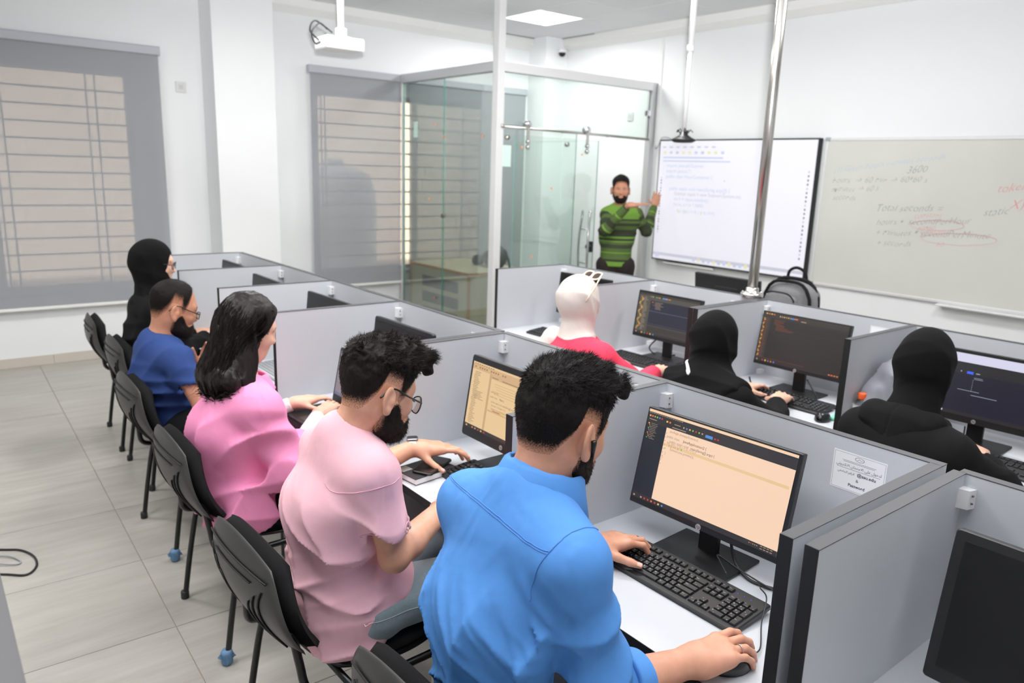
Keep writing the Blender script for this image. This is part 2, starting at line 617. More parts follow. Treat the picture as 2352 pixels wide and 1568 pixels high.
# roller blinds
def blind_material():
    m = bpy.data.materials.new('grey screen fabric')
    m.use_nodes = True
    nt = m.node_tree
    b = nt.nodes['Principled BSDF']
    b.inputs['Base Color'].default_value = rgb(166, 169, 174)
    b.inputs['Roughness'].default_value = 0.9
    b.inputs['Specular IOR Level'].default_value = 0.1
    tr = nt.nodes.new('ShaderNodeBsdfTransparent')
    mix = nt.nodes.new('ShaderNodeMixShader')
    mix.inputs['Fac'].default_value = 0.26
    nt.links.new(b.outputs['BSDF'], mix.inputs[1])
    nt.links.new(tr.outputs['BSDF'], mix.inputs[2])
    nt.links.new(mix.outputs['Shader'], nt.nodes['Material Output'].inputs['Surface'])
    MATS['fabric'] = m
    return m


M_BLIND = blind_material()
M_CASS = mat('grey blind cassette', rgb(176, 178, 186), 0.45)
for x0, x1, lab in ((-0.62, 1.862, 'wide grey roller blind over the window beside the standing column'),
                    (3.218, 4.262, 'grey roller blind left of the glass cabin with a white tank showing through'),
                    (4.335, 5.97, 'grey roller blind seen through the glass cabin panels')):
    e = empty('roller_blind', ((x0 + x1) / 2, YA - 0.06, 0.49), 0, lab, 'roller blind', 'grey roller blinds')
    hw = (x1 - x0) / 2
    MB().box((-hw + 0.015, -0.0012, 0.02), (hw - 0.015, 0.0, 2.14)).build('fabric', M_BLIND, e)
    MB().rbox((2 * hw, 0.07, 0.075), 0.012, M=Matrix.Translation((0, 0.015, 2.172)), axis=0).build('cassette', M_CASS, e)
    MB().box((-hw + 0.012, -0.01, 0.0), (hw - 0.012, 0.008, 0.025), ch=0.003).build('bottom_bar', M_CORN, e)
    MB().tube([(hw - 0.005, 0.0, 2.13), (hw + 0.004, -0.004, 1.4), (hw + 0.004, -0.004, 0.9), (hw - 0.002, -0.004, 0.87), (hw - 0.008, -0.004, 0.9), (hw - 0.008, -0.004, 2.13)], 0.0022, 5).build('pull_chain', M_WHITEP, e)

# wall plates
for loc, ax, lab in (((2.036, YA, 2.387), 0, 'white square wall plate beside the wide blind'), ((XB, 5.99, 2.371), 1, 'white square wall plate inside the glass cabin')):
    e = empty('wall_plate', loc, 0 if ax == 0 else -math.pi / 2, lab, 'wall plate')
    MB().box((-0.045, -0.012, -0.045), (0.045, -0.0005, 0.045), ch=0.003).build('cover_plate', mat('grey white plate', rgb(214, 214, 214), 0.4), e)
    MB().box((-0.02, -0.0145, -0.02), (0.02, -0.0118, 0.02), ch=0.001).build('socket_insert', mat('plate insert', rgb(200, 200, 200), 0.4), e)
e = empty('wall_conduit', (XB, 5.59, 2.06), 0, 'thin white cable trunking running down the wall to the screen', 'conduit')
MB().box((-0.016, -0.012, 0.0), (-0.0005, 0.012, 1.09), ch=0.002).build('trunking', M_CORN, e)
MB().tube(bez([(-0.008, 0, 0.0), (-0.02, -0.01, -0.03), (-0.02, -0.05, 0.0), (-0.03, -0.09, 0.075), (-0.03, -0.16, 0.085), (-0.04, -0.24, 0.06)], 5), 0.004, 6).build('cable', mat('grey cable', rgb(150, 152, 156), 0.5), e)

# dome camera
e = empty('dome_camera', (6.23, 7.03, 3.15), 0, 'white dome security camera with dark lens high in the corner', 'camera')
MB().lathe([(0.05, 0.0), (0.052, -0.02), (0.048, -0.035)], 24).build('housing', M_WHITEP, e)
MB().lathe([(0.042, -0.035), (0.041, -0.05), (0.033, -0.067), (0.018, -0.078), (0.004, -0.081)], 20).build('dome', M_BLACKG, e)

# ------------------------------------------------------------------ glass cabin
GX, GY = 4.265, 5.655
M_GLASS = glass_mat('greenish toughened glass', (0.93, 0.97, 0.95, 1), 0.03)
M_GEDGE = mat('green glass edge', rgb(120, 180, 168), 0.2)
M_STICK = mat('pale mint sticker', rgb(212, 238, 228), 0.6)
M_DOT = mat('orange dot sticker', rgb(236, 150, 110), 0.6)
fr = empty('glass_cabin', (GX, GY, 0.0), 0, 'aluminium framed glass cabin enclosing the wooden desk', 'glass partition')
post = MB().box((-0.035, -0.04, 0.0), (0.04, 0.035, CEIL_Z)).box((0.04, -0.03, 0.0), (0.052, 0.03, 2.6)).build('post', M_ALUW, fr)
MB().box((XB - GX - 0.075, -0.035, 0.0), (XB - GX - 0.001, 0.035, 2.7), ch=0.003).build('wall_post', M_ALU, fr)
MB().box((-0.035, 0.035, 2.615), (0.035, YA - GY - 0.085, 2.7), ch=0.003).build('header_beam', M_ALU, fr)
MB().box((0.04, -0.035, 2.615), (XB - GX - 0.075, 0.035, 2.7), ch=0.003).build('header_beam', M_ALUW, fr)
MB().box((-0.02, YA - GY - 0.085, 0.0), (0.02, YA - GY - 0.07, 2.62)).build('wall_channel', M_ALUW, fr)


def pane(name, lo, hi, mats=(M_GLASS, M_GEDGE), parent=fr):
    """Glass sheet: tinted faces, greener edges."""
    b = MB().box(lo, hi)
    d = [hi[i] - lo[i] for i in range(3)]
    thin = d.index(min(d))
    b.mi = [0, 0, 0, 0, 0, 0]
    nf = {0: (3, 5), 1: (2, 4), 2: (0, 1)}[thin]
    b.mi = [0 if k in nf else 1 for k in range(6)]
    return b.build(name, list(mats), parent)


pane('glass_panel', (-0.005, 0.04, 0.01), (0.005, 0.872, 2.614))
pane('glass_panel', (-0.005, 0.876, 0.01), (0.005, YA - GY - 0.09, 2.614))
pane('transom_panel', (0.045, -0.005, 2.14), (XB - GX - 0.075, 0.005, 2.614))
pane('glass_panel', (0.045, -0.005, 0.01), (0.985, 0.005, 2.136))
door = pane('sliding_door', (0.16, -0.072, 0.02), (1.225, -0.062, 2.075))
rail = MB().tube([(0.03, -0.05, 2.145), (1.97, -0.05, 2.12)], 0.0125, 12).tube([(0.015, -0.05, 2.1455), (0.034, -0.05, 2.145)], 0.017, 12).build('door_rail', M_STEEL, fr)
for x in (0.3, 1.055):
    z = 2.14 - 0.013 * x
    h = empty('roller_hanger', (x, -0.08, z), 0, parent=fr)
    b = MB().box((-0.016, -0.008, -0.19), (0.016, 0.0, 0.02), ch=0.002)
    b.build('hanger_plate', M_STEEL, h)
    b = MB().tube([(0, -0.012, 0.04), (0, 0.05, 0.04)], 0.03, 18)
    b.build('wheel', M_CHROME, h)
    for dz in (-0.115, -0.165):
        MB().tube([(0, -0.02, dz), (0, 0.012, dz)], 0.018, 14).build('clamp_disc', M_CHROME, h)
for x in (0.09, 0.75, 1.36, 1.8):
    z = 2.1445 - 0.0125 * x
    MB().tube([(x, -0.05, z), (x, 0.0, z)], 0.008, 8).tube([(x, -0.058, z), (x, -0.042, z)], 0.017, 10).build('rail_stop', M_CHROME, fr)
for x, z in ((0.12, 2.05), (0.86, 2.02)):
    MB().tube([(x, -0.016, z), (x, 0.012, z)], 0.022, 14).build('glass_clamp', M_STEEL, fr)
MB().tube([(-0.012, 0.874, 1.284), (0.012, 0.874, 1.284)], 0.02, 14).build('glass_clamp', mat('dull brass', rgb(120, 112, 100), 0.4, 0.8), fr)
MB().box((XB - GX - 0.12, -0.02, 2.36), (XB - GX - 0.07, 0.02, 2.42), ch=0.004).build('glass_clamp', M_CHROME, fr)
for s in (-1, 1):
    y = -0.067 + s * 0.055
    b = MB().tube(bez([(1.11, y - s * 0.0, 1.385), (1.10, y, 1.30), (1.085, y + s * 0.012, 1.10), (1.085, y + s * 0.012, 0.90), (1.10, y, 0.70), (1.11, y, 0.62)], 6), 0.0125, 10)
    b.build('pull_handle', M_CHROME, door)
for z in (1.2, 0.86):
    MB().tube([(1.09, -0.125, z), (1.09, -0.012, z)], 0.007, 8).build('handle_bolt', M_CHROME, door)
MB().box((1.165, -0.09, 0.965), (1.2, -0.04, 1.075), ch=0.004).tube([(1.17, -0.1, 1.02), (1.17, -0.03, 1.02)], 0.022, 14).build('lock', M_BLACKP, door)
for lo, hi in (((-0.0062, 1.36, 2.06), (-0.0052, 1.44, 2.22)), ((0.02, -0.0062, 1.79), (0.165, -0.0052, 1.98))):
    MB().box(lo, hi).build('sticker', M_STICK, fr)
for p in ((-0.0062, 1.03, 2.18), (-0.0062, 0.86, 2.06), (-0.0062, 0.22, 2.06), (-0.0062, 1.13, 1.44), (-0.0062, 1.01, 0.42)):
    MB().box((p[0], p[1] - 0.011, p[2] - 0.011), (p[0] + 0.001, p[1] + 0.011, p[2] + 0.011)).build('dot_sticker', M_DOT, fr)
for x, z in ((0.24, 1.97), (0.62, 1.6), (0.4, 0.95), (1.0, 1.93)):
    MB().box((x - 0.01, -0.0755, z - 0.01), (x + 0.01, -0.0745, z + 0.01)).build('dot_sticker', M_DOT, fr)
# ------------------------------------------------------------------ cubicle desks
TOP, DESK = 1.144, 0.75
M_PANEL = mat('grey laminate panel', rgb(194, 197, 202), 0.42, spec=0.4, noise=0.012, nscale=300)
M_EDGE_LIT = mat('edge band lit from above', rgb(62, 62, 65), 0.45)  # same band as the black one, painted lighter for light from above
M_EDGEB = mat('black edge band', rgb(15, 15, 16), 0.6)
M_TOPW = mat('pale grey desk laminate', rgb(190, 193, 198), 0.35, spec=0.45)
M_PAPER = mat('white paper', rgb(250, 251, 253), 0.6)
M_INK = mat('dark ink', rgb(40, 42, 52), 0.8)
M_INKG = mat('grey ink', rgb(120, 124, 132), 0.8)
TH = 0.0125


def edge_panel(par, name, lo, hi, front=None):
    """Laminate board with its own dark edge bands on top and on the front edge."""
    p = MB().box(lo, hi).build(name, M_PANEL, par)
    MB().box((lo[0] - 0.0008, lo[1] - 0.0008, hi[2]), (hi[0] + 0.0008, hi[1] + 0.0008, hi[2] + 0.002)).build('top_edge_band', M_EDGE_LIT, p)
    if front is not None:
        MB().box((lo[0] - 0.002, lo[1] - 0.0008, lo[2]), (lo[0], hi[1] + 0.0008, hi[2] + 0.002)).build('front_edge_band', M_EDGEB, p)
    return p


def paper_sign(par, x, y, z, w=0.135, h=0.1, detail=False):
    s = MB().box((x - 0.0008, y - w, z - h), (x - 0.0001, y, z)).build('notice_sheet', M_PAPER, par)
    b = MB()
    fx = x - 0.001

    def put(txt, cx, cz, size, mi=0, bold=0.0):
        vs, fs = text_mesh(txt, size, align='CENTER', bold=bold)
        b.add([(fx, cx - p[0], cz + p[1]) for p in vs], [f[::-1] for f in fs], mi)
    cy = y - w / 2
    e = 0.003
    for lo, hi in (((y - w + e, z - h + e), (y - e, z - h + e + 0.0006)), ((y - w + e, z - e - 0.0006), (y - e, z - e)), ((y - w + e, z - h + e), (y - w + e + 0.0006, z - e)), ((y - e - 0.0006, z - h + e), (y - e, z - e))):
        b.quad((fx, lo[0], lo[1]), (fx, lo[0], hi[1]), (fx, hi[0], hi[1]), (fx, hi[0], lo[1]), 1)
    if detail:
        ring = [(fx, cy + 0.012 * math.cos(q), z - 0.012 + 0.006 * math.sin(q)) for q in np.linspace(0, 2 * math.pi, 20, endpoint=False)]
        rin = [(fx, cy + 0.0105 * math.cos(q), z - 0.012 + 0.005 * math.sin(q)) for q in np.linspace(0, 2 * math.pi, 20, endpoint=False)]
        b.add(ring + rin, [(i, (i + 1) % 20, 20 + (i + 1) % 20, 20 + i) for i in range(20)], 1)
        b.tube([(fx, cy + 0.006, z - 0.0145), (fx, cy + 0.001, z - 0.010), (fx, cy - 0.004, z - 0.0135), (fx, cy - 0.007, z - 0.0105)], 0.0005, 4, 1)
        for dz, n in ((0.0225, 0.085), (0.0255, 0.08)):
            b.quad((fx, cy - n / 2, z - dz), (fx, cy - n / 2, z - dz + 0.001), (fx, cy + n / 2, z - dz + 0.001), (fx, cy + n / 2, z - dz), 1)
        # Arabic in presentation forms, visual order
        put('\ufef2\ufee7\ufeed\ufeae\ufe98\ufedc\ufefb\ufe8d \ufee5\ufe8e\ufea4\ufe98\ufee3\ufefb\ufe8d \ufef0\ufee0\ufecb \ufedd\ufeee\ufea7\ufeaa\ufedf', cy, z - 0.0375, 0.0098, 0)
        b.quad((fx, cy - 0.055, z - 0.0425), (fx, cy - 0.055, z - 0.0418), (fx, cy + 0.055, z - 0.0418), (fx, cy + 0.055, z - 0.0425), 0)
        put('\ufef2\ufecc\ufee3\ufe8e\ufea0\ufedf\ufe8d \ufee2\ufed7\ufeae\ufedf\ufe8d', y - 0.037, z - 0.0545, 0.0082, 0)
        put('@aau.edu', y - 0.089, z - 0.0545, 0.0118, 0, 0.0002)
        put('&', cy, z - 0.0705, 0.011, 0)
        put('Password', cy, z - 0.086, 0.011, 0, 0.0002)
    else:
        for k, n in enumerate((0.05, 0.1, 0.095, 0.02, 0.06)):
            b.quad((fx, cy - n / 2, z - 0.03 - k * 0.014), (fx, cy - n / 2, z - 0.0265 - k * 0.014), (fx, cy + n / 2, z - 0.0265 - k * 0.014), (fx, cy + n / 2, z - 0.03 - k * 0.014), 1)
    b.build('print', [M_INK, M_INKG], s)
    return s


def station(ya, yb, xf, xb, label, far_panel=True, near_panel=None, sign=True, group='cubicle desks', detail=False, yb_c=None):
    """One cubicle place between y = ya and yb; its sitter looks along +X."""
    e = empty('cubicle_desk', ((xf + xb) / 2, (ya + yb) / 2, 0.0), 0, label, 'desk', group)
    ox, oy = (xf + xb) / 2, (ya + yb) / 2
    f, bk, n, m = xf - ox, xb - ox, ya - oy, yb - oy
    fp, np_ = far_panel, near_panel
    ny = n + (TH if np_ is None else 2 * TH)
    my = m - TH
    w = MB().box((f + 0.006, ny - (2 * TH if np_ is None else 0), DESK - 0.025), (bk, my, DESK)).build('worktop', M_TOPW, e)
    MB().box((f + 0.004, ny - (2 * TH if np_ is None else 0), DESK - 0.0255), (f + 0.006, my, DESK + 0.0002)).build('front_edge_band', M_EDGEB, w)
    edge_panel(e, 'back_panel', (bk, n, 0.09), (bk + 2 * TH, m, TOP))
    if fp:
        edge_panel(e, 'divider_panel', (f, m - TH, 0.012), (bk, m + TH, TOP), True)
    if np_:
        edge_panel(e, 'divider_panel', (f, n, 0.012), (bk, n + 2 * TH, TOP), True)
    MB().box((f + 0.25, ny, 0.3), (f + 0.265, my, DESK - 0.026)).build('modesty_panel', mat('black modesty panel', rgb(38, 38, 40), 0.5), e)
    for zc in (TOP - 0.05, DESK + 0.012):
        b = MB()
        h = 0.022 if zc > 1 else 0.012
        b.add([(bk - 0.028, m - TH, zc - h), (bk, m - TH, zc - h), (bk, m - TH - 0.028, zc - h), (bk - 0.022, m - TH - 0.022, zc - h),
               (bk - 0.028, m - TH, zc + h), (bk, m - TH, zc + h), (bk, m - TH - 0.028, zc + h), (bk - 0.022, m - TH - 0.022, zc + h)],
              [(0, 3, 2, 1), (4, 5, 6, 7), (0, 1, 5, 4), (1, 2, 6, 5), (2, 3, 7, 6), (3, 0, 4, 7)])
        k = b.build('corner_bracket', M_WHITEP, e)
        if zc > 1:
            for dz in (-0.008, 0.01):
                MB().tube([(bk - 0.015, m - TH - 0.0255, zc + dz), (bk - 0.012, m - TH - 0.0268, zc + dz)], 0.0025, 8).build('screw', mat('screw hole', rgb(90, 90, 92), 0.5), k)
    if sign:
        paper_sign(e, bk, n + 0.19 if not detail else n + 0.253, TOP - 0.035, detail=detail)
    return e


XF, XBK = 1.17, 1.775
S0 = station(-0.17, 0.608, XF, XBK, 'grey cubicle desk nearest the camera with a switched-off monitor', near_panel=None, sign=False)
S1 = station(0.645, 1.4625, XF, XBK, 'grey cubicle desk in front of the man in the blue shirt', near_panel=True, detail=True)
S2 = station(1.4625, 2.2825, XF, XBK, 'grey cubicle desk in front of the bearded man in the pink t-shirt')
S3 = station(2.3, 3.09, XF, XBK, 'grey cubicle desk with the laptop in front of the woman in pink', near_panel=True)
S4 = station(3.09, 3.82, XF, XBK, 'grey cubicle desk in front of the man in the navy t-shirt')
S5 = station(3.82, 4.53, XF, XBK, 'grey cubicle desk in front of the window-side woman in black')
S6 = station(4.53, 5.29, XF, XBK, 'grey cubicle desk at the window end of the front desk row')
MB().box((-0.3, 0.31, 0.99), (-0.28, 0.3105, 0.994), M=Matrix.Rotation(0.0, 4, 'Z')).build('pencil_mark', M_INK, S4)
XF2, XBK2 = 2.915, 3.485
R1 = station(0.72, 1.48, XF2, XBK2, 'grey cubicle desk in front of the woman in the black hoodie', near_panel=True)
R2 = station(1.48, 2.2425, XF2, XBK2, 'grey cubicle desk where the woman in the black hijab types')
R3 = station(2.26, 3.02, XF2, XBK2, 'grey cubicle desk in front of the woman in the red shirt', near_panel=True)
R4 = station(3.02, 3.825, XF2, XBK2, 'grey cubicle desk beside the glass cabin post with a switched-off monitor')

# end of the row behind the camera, at the left border of the picture
e = empty('desk_partition', (0.0, 1.2, 0.0), 0, 'grey end panel of another desk row at the picture border', 'desk panel')
edge_panel(e, 'back_panel', (0.022, -1.4, 0.03), (0.047, 0.4, TOP))
MB().box((0.021, 0.4, 0.03), (0.048, 0.402, TOP)).build('end_edge_band', M_EDGEB, e)

# ------------------------------------------------------------------ chairs
M_CSHELL = mat('black plastic shell', rgb(40, 39, 38), 0.38, bump=0.1, bscale=900)
M_CPAD = mat('black chair fabric', rgb(21, 21, 22), 0.95, spec=0.2, noise=0.15, nscale=500, bump=0.6, bscale=700)
M_CTUBE = mat('black painted steel tube', rgb(18, 18, 19), 0.3)
M_TAPE = mat('blue grey foot wrap', rgb(92, 126, 160), 0.6)


def pad(w, h, thick, fn, k=0.75, n=18, mi=0):
    """Cushion: rounded outline w x h, pillow thickness, placed in space by fn(s, t, d)."""
    vs, fs = [], []
    for side in (1, -1):
        for i in range(n + 1):
            for j in range(n + 1):
                s, t = -1 + 2 * j / n, -1 + 2 * i / n
                x = s * math.sqrt(1 - k * t * t / 2)
                y = t * math.sqrt(1 - k * s * s / 2)
                e_ = max(abs(s), abs(t))
                d = thick / 2 * math.sqrt(max(0.0, 1 - e_ ** 5)) * side
                vs.append(fn(x * w / 2 / math.sqrt(1 - 0 * k / 2), y * h / 2, d))
    m = n + 1
    for sd in range(2):
        for i in range(n):
            for j in range(n):
                a = sd * m * m + i * m + j
                q = (a, a + 1, a + m + 1, a + m)
                fs.append(q if sd == 0 else q[::-1])
    rim = [j for j in range(m)] + [i * m + n for i in range(1, m)] + [n * m + j for j in range(n - 1, -1, -1)] + [i * m for i in range(n - 1, 0, -1)]
    for a, b in zip(rim, rim[1:] + rim[:1]):
        fs.append((a, m * m + a, m * m + b, b))
    return vs, fs


def back_fn(off):
    def fn(x, y, d):
        # x across (along Y), y up the backrest, d thickness; reclined and wrapped
        z = 0.655 + y * 0.985
        lean = -0.235 - (y + 0.16) * 0.30 - 0.05 * math.sin((y + 0.16) / 0.32 * math.pi)
        wrap = 0.55 * x * x
        return (lean + wrap + off + d, x, z)
    return fn


def make_chair(name, label):
    e = empty(name, (0, 0, 0), 0, label, 'chair', 'black stacking chairs')
    sh = MB().add(*pad(0.475, 0.345, 0.022, back_fn(-0.024)), smooth=True).build('back_shell', M_CSHELL, e)
    MB().add(*pad(0.46, 0.335, 0.058, back_fn(0.016)), smooth=True).build('backrest', M_CPAD, e)
    b0 = back_fn(-0.037)
    for s in (-1, 1):
        for q, (xa, ya, yb) in enumerate(((0.07, -0.12, 0.02), (0.105, -0.13, 0.05), (0.14, -0.12, 0.075))):
            pts = [b0(s * (xa + 0.03 * ((t - 0.5) * 2) ** 2 * (1 if t > 0.5 else 0.3)), ya + (yb - ya) * t, 0) for t in np.linspace(0, 1, 9)]
            MB().tube(pts, 0.0028, 5).build('rib', M_EDGEB, sh)
    MB().tube([b0(x, 0.115 - 0.6 * x * x * 0.5, 0) for x in np.linspace(-0.19, 0.19, 13)], 0.0028, 5).build('rib', M_EDGEB, sh)
    MB().tube([b0(x, 0.085 - 0.4 * x * x * 0.5, 0) for x in np.linspace(-0.12, 0.12, 11)], 0.0022, 5).build('rib', M_EDGEB, sh)

    def seat_fn(off, dz):
        def fn(x, y, d):
            z = 0.455 + dz - 0.25 * max(0.0, y - 0.13) ** 2 * 3.0 + 0.10 * max(0.0, -y - 0.1) * 0.5 + 0.12 * x * x
            return (0.0 + off + y, x, z + d)
        return fn
    MB().add(*pad(0.47, 0.43, 0.06, seat_fn(0.01, 0.0)), smooth=True).build('seat', M_CPAD, e)
    MB().add(*pad(0.455, 0.415, 0.02, seat_fn(0.01, -0.03)), smooth=True).build('seat_shell', M_CSHELL, e)
    for s in (-1, 1):
        MB().tube(bez([(0.235, s * 0.262, 0.0), (0.222, s * 0.257, 0.2), (0.205, s * 0.25, 0.385), (0.17, s * 0.247, 0.415), (0.12, s * 0.245, 0.415)], 6), 0.0125, 10, flat=0.85).build('leg', M_CTUBE, e)
        MB().tube(bez([(-0.265, s * 0.262, 0.0), (-0.235, s * 0.257, 0.2), (-0.2, s * 0.25, 0.385), (-0.17, s * 0.247, 0.412), (-0.12, s * 0.245, 0.412)], 6), 0.0125, 10, flat=0.85).build('leg', M_CTUBE, e)
        MB().tube(bez([(0.13, s * 0.236, 0.40), (-0.10, s * 0.236, 0.40), (-0.21, s * 0.225, 0.40), (-0.262, s * 0.2, 0.43), (-0.275, s * 0.185, 0.50), (-0.29, s * 0.18, 0.60)], 6), 0.0115, 10).build('side_rail', M_CTUBE, e)
        for x in (0.235, -0.265):
            MB().lathe([(0.015, 0.0), (0.0165, 0.004), (0.0165, 0.028), (0.0145, 0.032)], 12, M=Matrix.Translation((x, s * 0.262, 0.0005))).build('foot_cap', M_DARK, e)
    for x in (0.15, -0.15):
        MB().tube([(x, -0.24, 0.405), (x, 0.24, 0.405)], 0.0105, 8).build('cross_bar', M_CTUBE, e)
    return e


CH = [(0.985, 1.10, 0.03, 'black chair under the man in the blue shirt'),
      (0.935, 1.865, 0.03, 'black chair under the bearded man in the pink t-shirt'),
      (0.985, 2.745, 0.0, 'black chair under the woman in the pink shirt'),
      (1.03, 3.61, 0.02, 'black chair under the man in the navy t-shirt'),
      (1.14, 4.45, 0.0, 'black chair under the window-side woman in black'),
      (1.15, 5.14, -0.06, 'empty black chair at the window end of the row'),
      (2.66, 1.06, 0.0, 'black chair under the woman in the black hoodie'),
      (2.66, 1.86, 0.0, 'black chair under the black hijab woman who types'),
      (2.66, 2.66, 0.0, 'black chair under the woman in the red shirt')]
chair0 = make_chair('stacking_chair', CH[0][3])
CHAIRS = []
for i, (x, y, rz, lab) in enumerate(CH):
    c = chair0 if i == 0 else copy_tree(chair0)
    c.location = (x, y, 0.0)
    c.rotation_euler = (0, 0, rz)
    c['label'] = lab
    CHAIRS.append(c)
for c, sx, sy in ((CHAIRS[2], -0.265, -0.262), (CHAIRS[3], -0.265, -0.262)):
    b = MB().lathe([(0.018, 0.002), (0.021, 0.012), (0.019, 0.03), (0.022, 0.045), (0.0165, 0.056)], 12, M=Matrix.Translation((sx, sy, 0.0)))
    for q in range(6):
        a = q * 1.05
        b.add([(sx + 0.018 * math.cos(a), sy + 0.018 * math.sin(a), 0.05), (sx + 0.036 * math.cos(a + 0.2), sy + 0.036 * math.sin(a + 0.2), 0.012 + 0.03 * (q % 2)), (sx + 0.02 * math.cos(a + 0.6), sy + 0.02 * math.sin(a + 0.6), 0.02)], [(0, 1, 2)])
    b.build('foot_wrap', M_TAPE, c)

# ------------------------------------------------------------------ monitors
M_BEZ = mat('matt black bezel', rgb(17, 17, 19), 0.45)
M_OFF = mat('switched off screen', rgb(15, 15, 16), 0.32, spec=0.3)
M_LOGO = mat('silver logo', rgb(178, 180, 184), 0.35, 0.5)


def content_mesh(items, texts, W, Hh, fx):
    """Flat screen picture: items (u0, v0, u1, v1, material), texts (string, u, v, height, material)."""
    b = MB()
    mats, idx = [], {}

    def mi(m):
        if m.name not in idx:
            idx[m.name] = len(mats)
            mats.append(m)
        return idx[m.name]
    for k, (u0, v0, u1, v1, m) in enumerate(items):
        x = fx - 0.00006 * (1 + min(k, 12))
        ya, yb, za, zb = W / 2 - u0 * W, W / 2 - u1 * W, Hh / 2 - v0 * Hh, Hh / 2 - v1 * Hh
        b.quad((x, ya, zb), (x, ya, za), (x, yb, za), (x, yb, zb), mi(m))
    for t, u, v, h, m in texts:
        vs, fs = text_mesh(t, h)
        x = fx - 0.0009
        b.add([(x, W / 2 - u * W - p[0], Hh / 2 - v * Hh + p[1]) for p in vs], [f[::-1] for f in fs], mi(m))
    return b, mats


def hp_logo(par, fx, z, r, M):
    """Round badge with the two slanted letters."""
    b = MB()
    n = 24
    b.add([(fx, -r * math.cos(q), z + r * math.sin(q)) for q in np.linspace(0, 2 * math.pi, n, endpoint=False)], [tuple(range(n))], 0, False, M)
    vs, fs = text_mesh('hp', r * 1.55, shear=0.25, align='CENTER')
    b.add([(fx - 0.0003, -p[0] + r * 0.05, z + p[1] - r * 0.42) for p in vs], [f[::-1] for f in fs], 1, False, M)
    return b.build('maker_badge', [M_LOGO, M_BEZ], par)


def make_monitor(loc, yaw, tilt, W, Hh, cz, label, content=None, bez=(0.012, 0.012, 0.012, 0.022), logo=True, r=0.006, base='square', texts=()):
    """Screen looking along -X; bez = left, right, top, bottom bezel; cz height of the screen centre above the desk."""
    e = empty('monitor', loc, -yaw, label, 'monitor', 'desk monitors')
    M = Matrix.Translation((0, 0, cz)) @ Matrix.Rotation(tilt, 4, 'Y')
    fx = -0.014
    hs = MB().rbox((0.022, W, Hh), r, axis=0, M=M @ Matrix.Translation((-0.002, 0, 0)), ch=0.002)
    hs.rbox((0.02, W * 0.72, Hh * 0.6), 0.03, axis=0, M=M @ Matrix.Translation((0.018, 0, -0.02)), ch=0.006)
    hs.build('housing', M_BEZ, e)
    l, rr, t, bt = bez
    sw, sh = W - l - rr, Hh - t - bt
    oy, oz = (rr - l) / 2, (bt - t) / 2
    Ms = M @ Matrix.Translation((0, oy, oz))
    scr = MB().box((fx, -sw / 2, -sh / 2), (-0.012, sw / 2, sh / 2), M=Ms).build('screen', M_OFF, e)
    if content:
        b, mats = content_mesh(content, texts, sw, sh, fx - 0.0002)
        b.v = [tuple(Ms @ Vector(p)) for p in b.v]
        b.build('screen_image', mats, scr)
    if logo:
        hp_logo(e, -0.0135, -Hh / 2 + bt * 0.48, 0.0085, M)
    nk = MB().box((0.012, -0.03, 0.006), (0.03, 0.03, cz - 0.01), ch=0.003)
    nk.build('stand_neck', M_BLACKP, e)
    if base == 'square':
        MB().box((-0.11, -0.12, 0.0), (0.085, 0.12, 0.009), ch=0.002).build('stand_base', M_BLACKP, e)
    else:
        MB().lathe([(0.115, 0.0), (0.115, 0.006), (0.1, 0.012), (0.04, 0.018)], 32).build('stand_base', M_BLACKP, e)
    return e


S_PEACH = screen_mat('peach editor', rgb(246, 210, 180), 0.92)
S_PEACH2 = screen_mat('peach bar', rgb(240, 205, 170), 0.95)
S_HI = screen_mat('highlighted line', rgb(236, 200, 150), 0.88)
S_DK = screen_mat('dark toolbar', rgb(40, 36, 38), 1.0)
S_NAVY = screen_mat('navy panel', rgb(18, 22, 34), 1.0)
S_TXT = screen_mat('peach text', rgb(190, 165, 135), 0.8)
S_CODE = screen_mat('grey code', rgb(170, 140, 122), 0.8)
S_CODB = screen_mat('dark code', rgb(60, 45, 45), 0.8)
S_ORG = screen_mat('orange icon', rgb(225, 120, 50), 0.9)
S_GRN = screen_mat('green icon', rgb(120, 190, 70), 0.9)
S_BLU = screen_mat('blue icon', rgb(80, 140, 215), 0.9)
S_RED = screen_mat('red icon', rgb(190, 60, 45), 0.9)
S_YEL = screen_mat('yellow icon', rgb(230, 190, 90), 0.9)
S_TAN = screen_mat('tan page', rgb(226, 194, 146), 0.93)
S_TAN2 = screen_mat('tan toolbar', rgb(206, 168, 126), 0.93)
S_TAN3 = screen_mat('tan gutter', rgb(196, 160, 118), 0.93)
S_TANK = screen_mat('tan text', rgb(140, 112, 84), 0.8)
S_BRN = screen_mat('brown dark editor', rgb(36, 33, 31), 1.0)
S_BRN2 = screen_mat('brown dark panel', rgb(52, 47, 43), 1.0)
S_OLIVE = screen_mat('grey olive panel', rgb(74, 72, 66), 1.0)
S_NAV2 = screen_mat('navy editor', rgb(27, 30, 50), 1.0)
S_NAV3 = screen_mat('deep navy page', rgb(22, 21, 40), 1.0)
S_LAV = screen_mat('lavender strip', rgb(206, 204, 226), 1.0)
S_CHAR = screen_mat('charcoal strip', rgb(34, 33, 36), 1.0)
S_BTN = screen_mat('blue button', rgb(60, 96, 240), 1.0)
S_WTX = screen_mat('pale text', rgb(170, 172, 190), 0.8)
S_RTX = screen_mat('rust text', rgb(140, 74, 48), 0.8)
S_MAUVE = screen_mat('mauve page', rgb(134, 122, 130), 0.9)
S_MAUV2 = screen_mat('mauve bar', rgb(104, 102, 132), 0.9)
S_MAUT = screen_mat('mauve text', rgb(104, 98, 112), 0.9)


